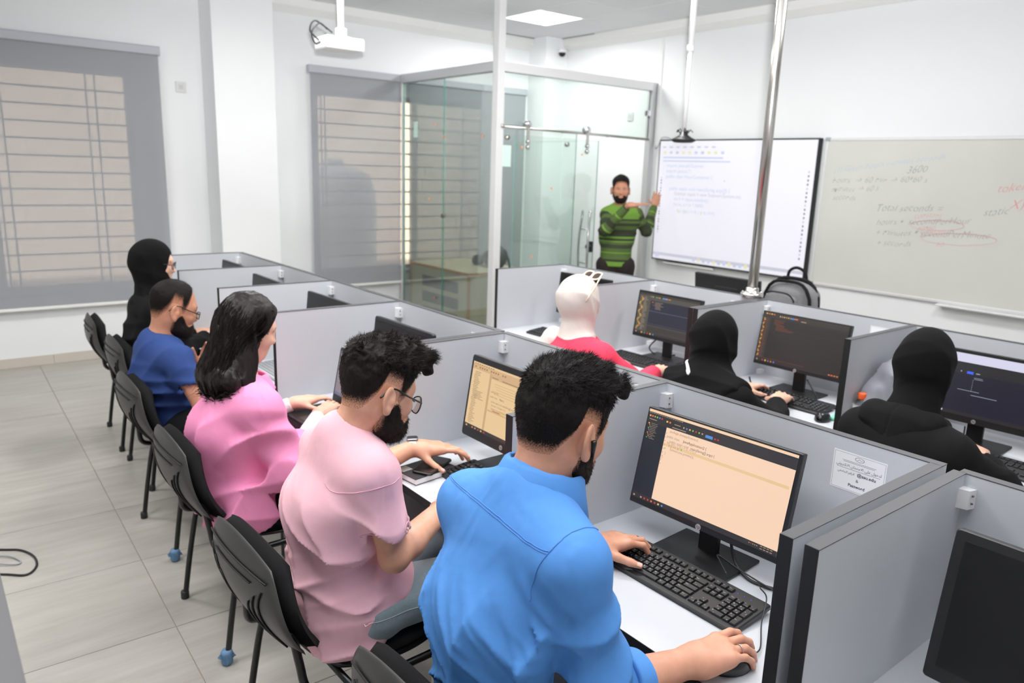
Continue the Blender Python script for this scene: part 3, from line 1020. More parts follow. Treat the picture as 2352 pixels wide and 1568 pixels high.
def ticks(u0, u1, v0, v1, n, m, jitter=0.6, h=0.35, rnd=None):
    """Rows of short bars, like a file tree."""
    rnd = rnd or random
    out = []
    for k in range(n):
        v = v0 + (v1 - v0) * k / n
        a = u0 + rnd.random() * 0.15 * (u1 - u0)
        out.append((a, v, a + (u1 - a) * (1 - jitter * rnd.random()), v + (v1 - v0) / n * h, m))
    return out


def icons(u0, du, v, n, mats, w=0.008, h=0.014):
    return [(u0 + du * k, v, u0 + du * k + w, v + h, mats[k % len(mats)]) for k in range(n)]


IC = [S_YEL, S_ORG, S_TXT, S_GRN, S_BLU, S_RED]
C1 = [(0, 0, 1, 1, S_PEACH), (0, 0, 1, 0.028, S_PEACH2), (0, 0.028, 1, 0.145, S_DK), (0, 0.145, 0.15, 0.945, S_NAVY), (0, 0.945, 1, 1.0, S_DK), (0.0, 0.945, 1, 0.975, S_DK),
      (0.15, 0.313, 0.985, 0.343, S_HI), (0.905, 0.03, 1, 0.045, S_NAVY)]
C1 += icons(0.005, 0.016, 0.035, 16, [S_TXT], 0.011, 0.006) + icons(0.01, 0.018, 0.063, 6, IC, 0.01, 0.018) + icons(0.14, 0.022, 0.075, 2, [S_YEL, S_ORG], 0.012, 0.018)
C1 += [(0.2, 0.085, 0.245, 0.092, S_TXT)] + icons(0.265, 0.022, 0.085, 7, [S_TXT, S_BLU, S_YEL, S_GRN, S_RED, S_GRN], 0.01, 0.016) + [(0.425, 0.088, 0.475, 0.118, S_BLU), (0.485, 0.095, 0.497, 0.112, S_RED), (0.505, 0.095, 0.517, 0.112, S_RED)]
C1 += [(0.012, 0.105, 0.07, 0.112, S_TXT), (0.19, 0.122, 0.29, 0.13, S_TXT)] + ticks(0.03, 0.085, 0.15, 0.335, 10, S_TXT, 0.5, 0.22) + icons(0.012, 0.0, 0.15, 1, IC)
C1 += [(0.014 + 0.005 * (k % 3), 0.15 + 0.018 * k, 0.022 + 0.005 * (k % 3), 0.16 + 0.018 * k, IC[k % 6]) for k in range(10)]
C1 += icons(0.012, 0.027, 0.968, 9, [S_TXT, S_DK, S_TXT, S_RED, S_RED, S_ORG, S_RED, S_YEL, S_BLU], 0.012, 0.018)
C1 += icons(0.83, 0.012, 0.962, 5, [S_TXT, S_RED, S_TXT, S_TXT, S_TXT], 0.006, 0.01) + icons(0.9, 0.02, 0.955, 4, [S_TXT], 0.014, 0.007) + icons(0.9, 0.02, 0.978, 4, [S_TXT], 0.014, 0.007)
C1 += [(0.165, 0.36, 0.172, 0.375, S_GRN), (0.282, 0.316, 0.289, 0.338, S_GRN)] + [(0.155, 0.2 + 0.042 * k, 0.159, 0.21 + 0.042 * k, S_CODE) for k in range(9)]
T1 = [('package javaapplication2;', 0.18, 0.185, 0.0095, S_CODE), ('public class', 0.165, 0.245, 0.0095, S_CODE), ('JavaApplication2 {', 0.285, 0.245, 0.0105, S_CODB),
      ('public static void', 0.19, 0.29, 0.0095, S_CODE), ('main(String[] args) {', 0.345, 0.29, 0.0095, S_CODB), ('for (int i = 0; i < 5; i++) {', 0.175, 0.312, 0.0095, S_CODE), ('if (i == 3)', 0.19, 0.34, 0.0095, S_CODE),
      ('System.out.println(i);', 0.205, 0.372, 0.0095, S_CODE), ('}', 0.175, 0.43, 0.0095, S_CODE), ('}', 0.16, 0.475, 0.0095, S_CODE)]
MON1 = make_monitor((1.615, 1.143, DESK), -0.056, 0.22, 0.475, 0.283, 0.225, 'black slim monitor with a peach code editor before the man in blue', C1, (0.006, 0.010, 0.006, 0.017), texts=T1, r=0.003)

C2 = [(0, 0, 1, 1, S_TAN), (0, 0, 1, 0.11, S_TAN2), (0, 0.0, 1, 0.03, S_TAN), (0.25, 0.11, 1, 0.17, S_TAN2), (0.235, 0.11, 0.262, 0.945, S_TAN3), (0, 0.945, 1, 1, S_DK), (0.27, 0.62, 0.75, 0.645, S_TAN2)]
C2 += ticks(0.03, 0.12, 0.14, 0.93, 34, S_TANK, 0.5, 0.3) + ticks(0.06, 0.2, 0.42, 0.55, 6, S_TANK, 0.4, 0.3) + icons(0.03, 0.03, 0.06, 14, [S_TANK, S_YEL, S_TANK, S_RED, S_TANK], 0.015, 0.02) + icons(0.02, 0.03, 0.02, 9, [S_TANK], 0.02, 0.01)
C2 += icons(0.02, 0.04, 0.965, 7, [S_YEL, S_DK, S_ORG, S_TXT, S_RED, S_YEL, S_RED], 0.018, 0.022) + [(0.33, 0.61, 0.43, 0.62, S_RED), (0.43, 0.605, 0.47, 0.625, S_YEL)]
C2 += ticks(0.3, 0.75, 0.22, 0.4, 5, S_TAN2, 0.4, 0.25) + [(0.27, 0.14, 0.35, 0.15, S_TANK), (0.4, 0.145, 0.62, 0.155, S_TANK)]
T2 = [('package lab;', 0.28, 0.36, 0.009, S_TANK), ('public class', 0.28, 0.43, 0.009, S_TANK), ('Main {', 0.4, 0.43, 0.010, S_CODB), ('public static void main(String[] args)', 0.3, 0.5, 0.009, S_TANK), ('int sum = 0; sum += i;', 0.31, 0.55, 0.009, S_TANK), ('System.out.println(sum);', 0.31, 0.6, 0.009, S_TANK)]
MON2 = make_monitor((1.53, 1.915, DESK), 0.0, 0.16, 0.465, 0.295, 0.22, 'black monitor with tan editor pages before the man in pink', C2, (0.013, 0.013, 0.022, 0.034), texts=T2, r=0.010)
MON3 = make_monitor((1.573, 2.715, DESK), -0.02, 0.118, 0.455, 0.293, 0.222, 'black switched-off monitor behind the open laptop', None, (0.014, 0.014, 0.016, 0.03), r=0.010, logo=False)
MON4 = make_monitor((1.585, 3.449, DESK), -0.026, 0.111, 0.485, 0.30, 0.22, 'black switched-off monitor before the man in navy', None, r=0.004, logo=False)
MON5 = make_monitor((1.565, 4.208, DESK), 0.005, 0.095, 0.485, 0.30, 0.216, 'black switched-off monitor before the window-side woman in black', None, r=0.004, logo=False)
MON6 = make_monitor((1.6, 4.88, DESK), 0.007, 0.115, 0.485, 0.30, 0.222, 'black switched-off monitor at the window end of the row', None, r=0.004, logo=False)
MON0 = make_monitor((1.542, 0.277, DESK), -0.01, 0.171, 0.485, 0.31, 0.205, 'black switched-off monitor at the bottom corner of the picture', None, (0.02, 0.02, 0.02, 0.03), r=0.008, logo=False)
MONA = make_monitor((3.30, 3.415, DESK), -0.045, 0.105, 0.44, 0.265, 0.247, 'black switched-off monitor behind the pale headscarf', None, r=0.006, logo=False)
CB = [(0, 0, 1, 1, S_OLIVE), (0.2, 0.16, 1, 0.72, S_NAV2), (0, 0, 1, 0.05, S_BRN2), (0.2, 0.4, 1, 0.42, S_MAUV2), (0.2, 0.73, 1, 0.76, S_NAV2), (0.2, 0.78, 1, 0.93, S_BRN2), (0, 0.94, 1, 1, S_DK), (0.2, 0.395, 1, 0.41, S_NAVY)]
CB += [(0.03 + 0.02 * math.sin(k), 0.1 + 0.033 * k, 0.06 + 0.025 * math.sin(k), 0.118 + 0.033 * k, (S_YEL, S_ORG)[k % 3 == 0]) for k in range(25)] + ticks(0.08, 0.16, 0.1, 0.92, 26, S_TXT, 0.6, 0.25)
CB += icons(0.2, 0.028, 0.06, 12, [S_TXT, S_YEL, S_DK, S_GRN], 0.014, 0.022) + [(0.4, 0.055, 0.48, 0.085, S_BLU), (0.48, 0.06, 0.53, 0.08, S_ORG)] + ticks(0.27, 0.45, 0.19, 0.37, 7, S_TXT, 0.5, 0.25) + [(0.23, 0.19, 0.25, 0.21, S_ORG), (0.24, 0.26, 0.29, 0.275, S_RTX)]
CB += icons(0.02, 0.05, 0.955, 7, [S_TXT, S_DK, S_YEL, S_MAUVE, S_RED, S_YEL, S_BLU], 0.022, 0.03)
MONB = make_monitor((3.263, 2.699, DESK), -0.035, 0.145, 0.44, 0.265, 0.235, 'black monitor with a navy code editor beside the red shirt', CB, (0.012, 0.012, 0.012, 0.02), logo=False, r=0.006)
CC = [(0, 0, 1, 1, S_BRN), (0, 0, 1, 0.1, S_BRN2), (0.0, 0.1, 0.1, 0.93, S_BRN2), (0.12, 0.1, 1, 0.14, S_DK), (0, 0.945, 1, 1, S_DK), (0.12, 0.3, 1, 0.305, S_BRN2), (0.1, 0.92, 0.6, 0.925, S_RTX)]
CC += [(0.012 + 0.006 * math.sin(k), 0.12 + 0.027 * k, 0.03 + 0.006 * math.sin(k), 0.137 + 0.027 * k, (S_ORG, S_YEL, S_RTX)[k % 3]) for k in range(30)] + ticks(0.035, 0.085, 0.12, 0.93, 30, S_RTX, 0.5, 0.25)
CC += icons(0.03, 0.03, 0.02, 4, [S_YEL, S_ORG], 0.02, 0.02) + icons(0.2, 0.025, 0.04, 6, [S_YEL, S_TXT], 0.014, 0.022) + [(0.33, 0.04, 0.38, 0.065, S_BLU), (0.38, 0.04, 0.42, 0.06, S_ORG), (0.46, 0.07, 0.52, 0.085, S_TXT)]
CC += ticks(0.14, 0.3, 0.13, 0.24, 5, S_RTX, 0.5, 0.3) + ticks(0.16, 0.4, 0.23, 0.35, 5, S_RTX, 0.6, 0.3) + icons(0.02, 0.035, 0.955, 7, [S_TXT, S_DK, S_RED, S_YEL, S_MAUVE, S_ORG, S_BLU], 0.015, 0.03) + icons(0.88, 0.03, 0.95, 4, [S_ORG], 0.02, 0.02)
MONC = make_monitor((3.30, 1.90, DESK), -0.02, 0.185, 0.455, 0.268, 0.24, 'black monitor with a brown code editor before the typing woman in black', CC, (0.006, 0.008, 0.006, 0.016), r=0.003)
CD = [(0, 0, 1, 1, S_NAV3), (0, 0, 1, 0.14, S_LAV), (0, 0.14, 1, 0.32, S_CHAR), (0.42, 0.32, 0.425, 0.95, S_CHAR), (0, 0.62, 0.42, 0.625, S_CHAR), (0.0, 0.94, 1, 1.0, S_CHAR), (0.0, 0.07, 1, 0.1, S_LAV)]
CD += [(0.38, 0.275, 0.43, 0.315, S_BTN), (0.33, 0.28, 0.34, 0.3, S_WTX), (0.45, 0.285, 0.48, 0.3, S_WTX), (0.33, 0.58, 0.5, 0.587, S_WTX)] + ticks(0.44, 0.52, 0.36, 0.4, 2, S_WTX, 0.2, 0.3) + [(0.435, 0.4 + 0.028 * k, 0.44, 0.41 + 0.028 * k, S_WTX) for k in range(7)] + [(0.44, 0.64, 0.64, 0.648, S_WTX)]
CD += ticks(0.2, 0.28, 0.36, 0.5, 4, S_WTX, 0.5, 0.2) + [(0.2, 0.6, 0.26, 0.607, S_WTX), (0.2, 0.95, 0.212, 0.97, S_WTX), (0.23, 0.95, 0.245, 0.975, S_LAV)]
MOND = make_monitor((3.254, 1.091, DESK), -0.051, 0.087, 0.487, 0.29, 0.231, 'black monitor with a dark blue page before the woman in the hoodie', CD, (0.012, 0.012, 0.014, 0.026), r=0.005)

# ------------------------------------------------------------------ keyboards, mice
M_KEY = mat('black key cap', rgb(24, 25, 27), 0.4)
M_KBODY = mat('black keyboard body', rgb(20, 21, 23), 0.45)
M_LEG = mat('white key print', rgb(176, 180, 186), 0.6)
KP = 0.0189
_KM = {}


def key_mesh(w, d=1.0):
    k = (round(w, 2), round(d, 2))
    if k not in _KM:
        x, y = w * KP / 2 - 0.0011, d * KP / 2 - 0.0011
        v = []
        for z, ins in ((0.0, 0.0), (0.0045, 0.0013), (0.0055, 0.0022)):
            v += [(-y + ins, -x + ins, z), (y - ins, -x + ins, z), (y - ins, x - ins, z), (-y + ins, x - ins, z)]
        f = [(8, 9, 10, 11)] + [(4 * l + i, 4 * l + (i + 1) % 4, 4 * l + 4 + (i + 1) % 4, 4 * l + 4 + i) for l in range(2) for i in range(4)]
        _KM[k] = MB().add(v, f).mesh('key', M_KEY)
    return _KM[k]


ROWS = [
    (0.0, [(0, 1, 'Esc'), (2, 1, 'F1'), (3, 1, 'F2'), (4, 1, 'F3'), (5, 1, 'F4'), (6.5, 1, 'F5'), (7.5, 1, 'F6'), (8.5, 1, 'F7'), (9.5, 1, 'F8'), (11, 1, 'F9'), (12, 1, 'F10'), (13, 1, 'F11'), (14, 1, 'F12'), (15.25, 1, 'Prt'), (16.25, 1, 'Scr'), (17.25, 1, 'Pau')]),
    (1.4, [(i, 1, c) for i, c in enumerate('`1234567890-=')] + [(13, 2, 'Back'), (15.25, 1, 'Ins'), (16.25, 1, 'Hom'), (17.25, 1, 'PgU'), (18.5, 1, 'Num'), (19.5, 1, '/'), (20.5, 1, '*'), (21.5, 1, '-')]),
    (2.4, [(0, 1.5, 'Tab')] + [(1.5 + i, 1, c) for i, c in enumerate('QWERTYUIOP[]')] + [(13.5, 1.5, '\\'), (15.25, 1, 'Del'), (16.25, 1, 'End'), (17.25, 1, 'PgD'), (18.5, 1, '7'), (19.5, 1, '8'), (20.5, 1, '9')]),
    (3.4, [(0, 1.75, 'Caps')] + [(1.75 + i, 1, c) for i, c in enumerate("ASDFGHJKL;'")] + [(12.75, 2.25, 'Enter'), (18.5, 1, '4'), (19.5, 1, '5'), (20.5, 1, '6')]),
    (4.4, [(0, 2.25, 'Shift')] + [(2.25 + i, 1, c) for i, c in enumerate('ZXCVBNM,./')] + [(12.25, 2.75, 'Shift'), (16.25, 1, '^'), (18.5, 1, '1'), (19.5, 1, '2'), (20.5, 1, '3')]),
    (5.4, [(0, 1.25, 'Ctrl'), (1.25, 1.25, 'Win'), (2.5, 1.25, 'Alt'), (3.75, 6.25, ''), (10, 1.25, 'Alt'), (11.25, 1.25, 'Fn'), (12.5, 1.25, '='), (13.75, 1.25, 'Ctrl'), (15.25, 1, '<'), (16.25, 1, 'v'), (17.25, 1, '>'), (18.5, 2, '0'), (20.5, 1, '.')]),
]
_LEGEND = [None]


def make_keyboard(loc, rz, label, keys=True, slope=0.10):
    """Full-size keyboard; the typist sits on its -X side, its left end lies towards +Y."""
    e = empty('keyboard', loc, rz, label, 'keyboard', 'black keyboards')
    L, D = 22.5 * KP + 0.018, 0.152
    M = Matrix.Translation((0, 0, 0.012)) @ Matrix.Rotation(-slope, 4, 'Y')
    b = MB().rbox((D, L, 0.014), 0.008, axis=2, M=M, ch=0.003)
    b.build('keyboard_body', M_KBODY, e)
    MB().box((D / 2 - 0.028, L / 2 - 0.06, 0.0), (D / 2 - 0.02, L / 2 - 0.03, 0.014)).box((D / 2 - 0.028, -L / 2 + 0.03, 0.0), (D / 2 - 0.02, -L / 2 + 0.06, 0.014)).build('feet', M_KBODY, e)
    top = D / 2 - 0.024
    left = L / 2 - 0.009
    joined = MB()
    leg = MB()
    allk = [(r, c, w, 1.0, t) for r, row in ROWS for c, w, t in row] + [(2.9, 21.5, 1, 2.0, '+'), (4.9, 21.5, 1, 2.0, 'Ent')]
    for r, c, w, d, t in allk:
        kx, ky = top - r * KP, left - (c + w / 2) * KP
        if keys:
            k = link('key', key_mesh(w, d), None, e)
            k.matrix_local = M @ Matrix.Translation((kx, ky, 0.0068))
            if t:
                vs, fs = text_mesh(t, 0.0062 if len(t) < 2 else 0.0042)
                leg.add([(kx + 0.0005 + p[1], ky + w * KP / 2 - 0.0045 - p[0], 0.01245) for p in vs], [f for f in fs], 0, False, M)
                if len(t) == 1:
                    vs, fs = text_mesh(random.choice('\ufeb5\ufed2\ufe8d\ufe90\ufedf\ufee3\ufed4\ufed7\ufecc'), 0.0055)
                    leg.add([(kx - 0.006 + p[1], ky + w * KP / 2 - 0.0115 - p[0], 0.01245) for p in vs], [f for f in fs], 0, False, M)
        else:
            me = key_mesh(w, d)
            joined.add([tuple(v.co + Vector((kx, ky, 0.0068))) for v in me.vertices], [tuple(p.vertices) for p in me.polygons], 0, False, M)
    if keys:
        tag(leg.build('key_print', M_LEG, e), kind='stuff')
    else:
        tag(joined.build('keys', M_KEY, e), kind='stuff')
    b = MB()
    for q in range(3):
        b.lathe([(0.0012, 0.0), (0.0012, 0.0006)], 8, M=M @ Matrix.Translation((top + 0.002, left - (18.7 + q) * KP, 0.007)))
    b.build('status_light', mat('blue status light', rgb(60, 60, 200), 0.4, emit=rgb(70, 60, 255), estr=0.8), e)
    return e


def make_mouse(loc, rz, label):
    e = empty('computer_mouse', loc, rz, label, 'mouse', 'black computer mice')
    n, m = 20, 10
    vs, fs = [], []
    for i in range(m + 1):
        t = i / m * math.pi / 2
        for j in range(n):
            q = 2 * math.pi * j / n
            wx = 0.054 * (1 + 0.04 * math.cos(q))
            wy = 0.030 * (1 - 0.10 * math.cos(2 * q) + 0.03 * math.cos(q))
            cc = math.cos(t) ** 0.55 if i < m else 0.0
            vs.append((wx * math.cos(q) * cc, wy * math.sin(q) * cc, 0.002 + 0.034 * math.sin(t) * (1 - 0.10 * math.cos(q))))
    for i in range(m):
        for j in range(n):
            k = (j + 1) % n
            fs.append((i * n + j, i * n + k, (i + 1) * n + k, (i + 1) * n + j))
    fs.append(tuple(range(n))[::-1])
    MB().add(vs, fs, smooth=True).build('mouse_shell', M_BLACKG, e)
    MB().tube([(0.028, -0.004, 0.031), (0.028, 0.004, 0.031)], 0.009, 14).build('scroll_wheel', M_DARK, e)
    MB().tube([(0.050, 0.0, 0.012), (0.040, 0.0, 0.0255), (0.025, 0.0, 0.0335), (0.005, 0.0, 0.0368)], 0.0009, 5).build('button_gap', M_EDGEB, e)
    return e


KB1 = make_keyboard((1.438, 1.088, DESK), 0.005, 'black keyboard under the hand of the man in blue')
KB2 = make_keyboard((1.385, 1.80, DESK), -0.02, 'black keyboard beside the book and phone of the man in pink')
KBC = make_keyboard((3.125, 1.86, DESK), 0.03, 'black keyboard under both hands of the typing woman')
KBD = make_keyboard((3.06, 0.975, DESK), 0.0, 'black keyboard before the woman in the hoodie', keys=False)
KBB = make_keyboard((3.08, 2.70, DESK), 0.04, 'black keyboard before the woman in the red shirt', keys=False)
KBA = make_keyboard((3.10, 3.42, DESK), 0.02, 'black keyboard at the empty place beside the cabin post', keys=False)
MS1 = make_mouse((1.268, 0.802, DESK), -0.2, 'black mouse gripped by the man in the blue shirt')
MSC = make_mouse((3.02, 1.60, DESK), 0.25, 'black mouse on the desk of the typing woman')
# ------------------------------------------------------------------ bodies and cloth from distance fields
def A(*p):
    return np.array(p, dtype=np.float64)


def unit(v):
    v = np.asarray(v, float)
    return v / (np.linalg.norm(v) + 1e-12)


def smin(a, b, k):
    if k <= 0:
        return np.minimum(a, b)
    h = np.maximum(k - np.abs(a - b), 0.0) / k
    return np.minimum(a, b) - h * h * k * 0.25


def smax(a, b, k):
    return -smin(-a, -b, k)


def d_cone(P, a, b, ra, rb, lat=None, s=1.0):
    """Rounded cone from a to b; lat/s widen it along one direction."""
    a, b = np.asarray(a, float), np.asarray(b, float)
    Q = P - a.astype(P.dtype)
    ab = b - a
    if lat is not None:
        l = unit(lat)
        l32 = l.astype(P.dtype)
        Q = Q - np.outer(Q @ l32, l32 * P.dtype.type(1 - 1 / s))
        ab = ab - l * (ab @ l) * (1 - 1 / s)
    L2 = ab @ ab + 1e-12
    ab = ab.astype(P.dtype)
    t = np.clip((Q @ ab) * P.dtype.type(1 / L2), 0, 1)
    Q = Q - t[:, None] * ab
    return np.sqrt(np.einsum('ij,ij->i', Q, Q)) - (P.dtype.type(ra) + P.dtype.type(rb - ra) * t)


def d_ell(P, c, r, R=None):
    Q = P - np.asarray(c, P.dtype)
    if R is not None:
        Q = Q @ np.asarray(R, P.dtype)
    r = np.asarray(r, P.dtype)
    q0, q1 = Q / r, Q / (r * r)
    k0 = np.sqrt(np.einsum('ij,ij->i', q0, q0))
    k1 = np.sqrt(np.einsum('ij,ij->i', q1, q1)) + P.dtype.type(1e-9)
    return np.where(k0 < 1e-6, -r.min(), k0 * (k0 - 1) / k1)


def sstep(x, a, b):
    t = np.clip((x - a) / (b - a), 0, 1)
    return t * t * (3 - 2 * t)


def _hash(h):
    h = (h ^ (h >> np.uint32(13))) * np.uint32(1274126177)
    h = h ^ (h >> np.uint32(16))
    return (h & np.uint32(0xFFFF)).astype(np.float32) * np.float32(1 / 65535.0)


def vnoise(P):
    """Value noise in 0..1 at the points P."""
    P = np.asarray(P, np.float32)
    F = np.floor(P)
    f = P - F
    f = f * f * (3 - 2 * f)
    I = F.astype(np.int64).astype(np.uint32)
    X = [I[:, 0] * np.uint32(374761393), (I[:, 0] + np.uint32(1)) * np.uint32(374761393)]
    Y = [I[:, 1] * np.uint32(668265263), (I[:, 1] + np.uint32(1)) * np.uint32(668265263)]
    Z = [I[:, 2] * np.uint32(2147483647) + np.uint32(1013904223), (I[:, 2] + np.uint32(1)) * np.uint32(2147483647) + np.uint32(1013904223)]
    fx, fy, fz = f[:, 0], f[:, 1], f[:, 2]
    out = []
    for dz in (0, 1):
        row = []
        for dy in (0, 1):
            yz = Y[dy] + Z[dz]
            a, b = _hash(X[0] + yz), _hash(X[1] + yz)
            row.append(a + (b - a) * fx)
        out.append(row[0] + (row[1] - row[0]) * fy)
    return out[0] + (out[1] - out[0]) * fz


def ridge(P, dirs, sc, seed=0.0):
    """Ridged noise: long folds along dirs[0]; sc = frequency along the three directions."""
    B = np.stack([unit(d) * s for d, s in zip(dirs, sc)], 1)
    Q = P @ B + seed
    n = vnoise(Q)
    return 1 - np.abs(2 * n - 1)


def folds(P, u, v, fv, fu, warp=1.0, seed=0.0, sharp=1.6, lo=0.35, hi=0.75):
    """Cloth folds: creased ridges that run along u and follow each other along v."""
    cu, cv = (P @ unit(u)) * fu, (P @ unit(v)) * fv
    s_ = np.full(len(P), seed)
    w = vnoise(np.stack([cu, cv * 0.5, s_], 1)) * warp
    ph = cv + w
    r = 1 - np.abs(2 * (ph - np.floor(ph)) - 1)
    amp = 0.15 + 0.85 * sstep(vnoise(np.stack([cu * 1.3 + 7.0, cv * 0.7, s_ + 3.0], 1)), lo - 0.08, hi - 0.12)
    return r ** sharp * amp - 0.22


def surface_nets(f, lo, hi, h):
    """Polygon mesh of f = 0 in a box; fine samples are taken only near the surface."""
    lo, hi = np.asarray(lo, float), np.asarray(hi, float)
    q = 4
    n = np.ceil((hi - lo) / (h * q)).astype(int) + 1
    Hc = h * q
    g = [lo[i] + (np.arange(n[i]) + 0.5) * Hc for i in range(3)]
    C = np.stack(np.meshgrid(*g, indexing='ij'), -1).reshape(-1, 3)
    dc = f(C.astype(np.float32)).reshape(n)
    act = np.abs(dc) < Hc * 1.6
    N = n * q + 1
    val = np.empty(N, np.float32)
    big = np.where(dc < 0, -1.0, 1.0).astype(np.float32)
    val[:-1, :-1, :-1] = big.repeat(q, 0).repeat(q, 1).repeat(q, 2)
    val[-1], val[:, -1], val[:, :, -1] = 1, 1, 1
    m = np.zeros(N, bool)
    a4 = act.repeat(q, 0).repeat(q, 1).repeat(q, 2)
    m[:-1, :-1, :-1] |= a4
    m[1:, :-1, :-1] |= a4
    m[:-1, 1:, :-1] |= a4
    m[:-1, :-1, 1:] |= a4
    m[1:, 1:, :-1] |= a4
    m[1:, :-1, 1:] |= a4
    m[:-1, 1:, 1:] |= a4
    m[1:, 1:, 1:] |= a4
    ii = np.argwhere(m)
    val[m] = f((lo + ii * h).astype(np.float32))
    ins = val < 0
    cells = np.zeros([k - 1 for k in N], np.int8)
    corners = [(a, b, c) for a in (0, 1) for b in (0, 1) for c in (0, 1)]
    for a, b, c in corners:
        cells += ins[a:N[0] - 1 + a, b:N[1] - 1 + b, c:N[2] - 1 + c]
    ci = np.argwhere((cells > 0) & (cells < 8))
    if len(ci) == 0:
        return np.zeros((0, 3)), np.zeros((0, 4), int)
    idx = -np.ones(cells.shape, np.int32)
    idx[ci[:, 0], ci[:, 1], ci[:, 2]] = np.arange(len(ci))
    cv = {k: val[ci[:, 0] + k[0], ci[:, 1] + k[1], ci[:, 2] + k[2]].astype(float) for k in corners}
    acc = np.zeros((len(ci), 3))
    cnt = np.zeros(len(ci))
    for k in corners:
        for ax in range(3):
            if k[ax] == 0:
                k2 = list(k)
                k2[ax] = 1
                k2 = tuple(k2)
                va, vb = cv[k], cv[k2]
                cr = (va < 0) != (vb < 0)
                t = np.where(cr, va / np.where(cr, va - vb, 1), 0)
                p = np.zeros((len(ci), 3)) + k
                p[:, ax] = t
                acc += p * cr[:, None]
                cnt += cr
    V = lo + (ci + acc / cnt[:, None]) * h
    faces = []
    for ax in range(3):
        b, c = (ax + 1) % 3, (ax + 2) % 3
        s0 = [slice(None)] * 3
        s1 = [slice(None)] * 3
        s0[ax], s1[ax] = slice(0, -1), slice(1, None)
        e = ins[tuple(s0)] != ins[tuple(s1)]
        ei = np.argwhere(e)
        ok = (ei[:, b] > 0) & (ei[:, c] > 0) & (ei[:, b] < N[b] - 1) & (ei[:, c] < N[c] - 1)
        ei = ei[ok]
        flip = ins[ei[:, 0], ei[:, 1], ei[:, 2]]
        qd = []
        for db, dc_ in ((-1, -1), (0, -1), (0, 0), (-1, 0)):
            p = ei.copy()
            p[:, b] += db
            p[:, c] += dc_
            qd.append(idx[p[:, 0], p[:, 1], p[:, 2]])
        qd = np.stack(qd, 1)
        qd[~flip] = qd[~flip][:, ::-1]
        qd = qd[(qd >= 0).all(1)]
        faces.append(qd)
    return V, np.concatenate(faces)


def relax(V, F, it=1, w=0.5):
    for _ in range(it):
        S = np.zeros_like(V)
        n = np.zeros(len(V))
        for a, b in ((0, 1), (1, 2), (2, 3), (3, 0)):
            np.add.at(S, F[:, a], V[F[:, b]])
            np.add.at(S, F[:, b], V[F[:, a]])
            np.add.at(n, F[:, a], 1)
            np.add.at(n, F[:, b], 1)
        V = V * (1 - w) + w * S / np.maximum(n, 1)[:, None]
    return V


def sdf_obj(name, fields, m, parent, it=1, extra=None, cover=None):
    """One mesh object out of one or several fields [(f, lo, hi, h), ...]; vertices in the parent's space."""
    Vs, Fs, n = [], [], 0
    for f, lo, hi, h in fields:
        V, F = surface_nets(f, lo, hi, h)
        if len(V) == 0:
            continue
        V = relax(V, F, it)
        Vs.append(V)
        Fs.append(F + n)
        n += len(V)
    V = np.concatenate(Vs)
    F = np.concatenate(Fs)
    off = np.array(parent.location)
    nq = len(F)
    verts = V - off
    loops = F.ravel().astype(np.int32)
    starts = np.arange(nq, dtype=np.int32) * 4
    totals = np.full(nq, 4, np.int32)
    if extra is not None:                       # extra = (verts, triangles) such as hair strands
        ev, ef = extra
        loops = np.concatenate([loops, (ef + len(verts)).ravel().astype(np.int32)])
        starts = np.concatenate([starts, nq * 4 + np.arange(len(ef), dtype=np.int32) * ef.shape[1]])
        totals = np.concatenate([totals, np.full(len(ef), ef.shape[1], np.int32)])
        verts = np.concatenate([verts, ev - off])
    me = bpy.data.meshes.new(name)
    me.vertices.add(len(verts))
    me.vertices.foreach_set('co', verts.astype(np.float32).ravel())
    me.loops.add(len(loops))
    me.loops.foreach_set('vertex_index', loops)
    me.polygons.add(len(starts))
    me.polygons.foreach_set('loop_start', starts)
    me.polygons.foreach_set('loop_total', totals)
    me.polygons.foreach_set('use_smooth', np.ones(len(starts), bool))
    me.update(calc_edges=True)
    me.materials.append(m)
    if cover is not None:
        at = me.attributes.new('cover', 'FLOAT', 'POINT')
        c = cover(V)
        if extra is not None:
            c = np.concatenate([c, np.ones(len(extra[0]))])
        at.data.foreach_set('value', c.astype(np.float32)[:len(me.vertices)])
    return link(name, me, None, parent)


def grad(f, P, e=0.002):
    G = np.stack([f(P + d) - f(P - d) for d in np.eye(3) * e], 1)
    return G / (np.linalg.norm(G, axis=1, keepdims=True) + 1e-9)


def snap(f, P, it=6, off=0.0):
    """Slide points onto the surface f = off."""
    P = np.array(P, float)
    for _ in range(it):
        P = P - (f(P) - off)[:, None] * grad(f, P) * 0.9
    return P


def frame_head(yaw, pitch, roll=0.0):
    """Columns: forward, left, up of a head that faces yaw (from +X) and looks down by pitch."""
    R = Matrix.Rotation(yaw, 3, 'Z') @ Matrix.Rotation(pitch, 3, 'Y') @ Matrix.Rotation(roll, 3, 'X')
    return np.array(R)


# ---- head, in its own frame: x forward, y left, z up, origin between the ears
def f_skull(Q):
    d = d_ell(Q, (-0.012, 0, 0.035), (0.100, 0.077, 0.098))
    d = smin(d, d_ell(Q, (0.028, 0, -0.025), (0.066, 0.061, 0.082)), 0.05)
    d = smin(d, d_ell(Q, (0.055, 0, -0.083), (0.034, 0.038, 0.026)), 0.05)
    return d


def f_jawed(Q):
    d = f_skull(Q)
    d = smin(d, d_cone(Q, (0.0, 0.05, -0.05), (0.058, 0.018, -0.098), 0.018, 0.016), 0.03)
    d = smin(d, d_cone(Q, (0.0, -0.05, -0.05), (0.058, -0.018, -0.098), 0.018, 0.016), 0.03)
    return d


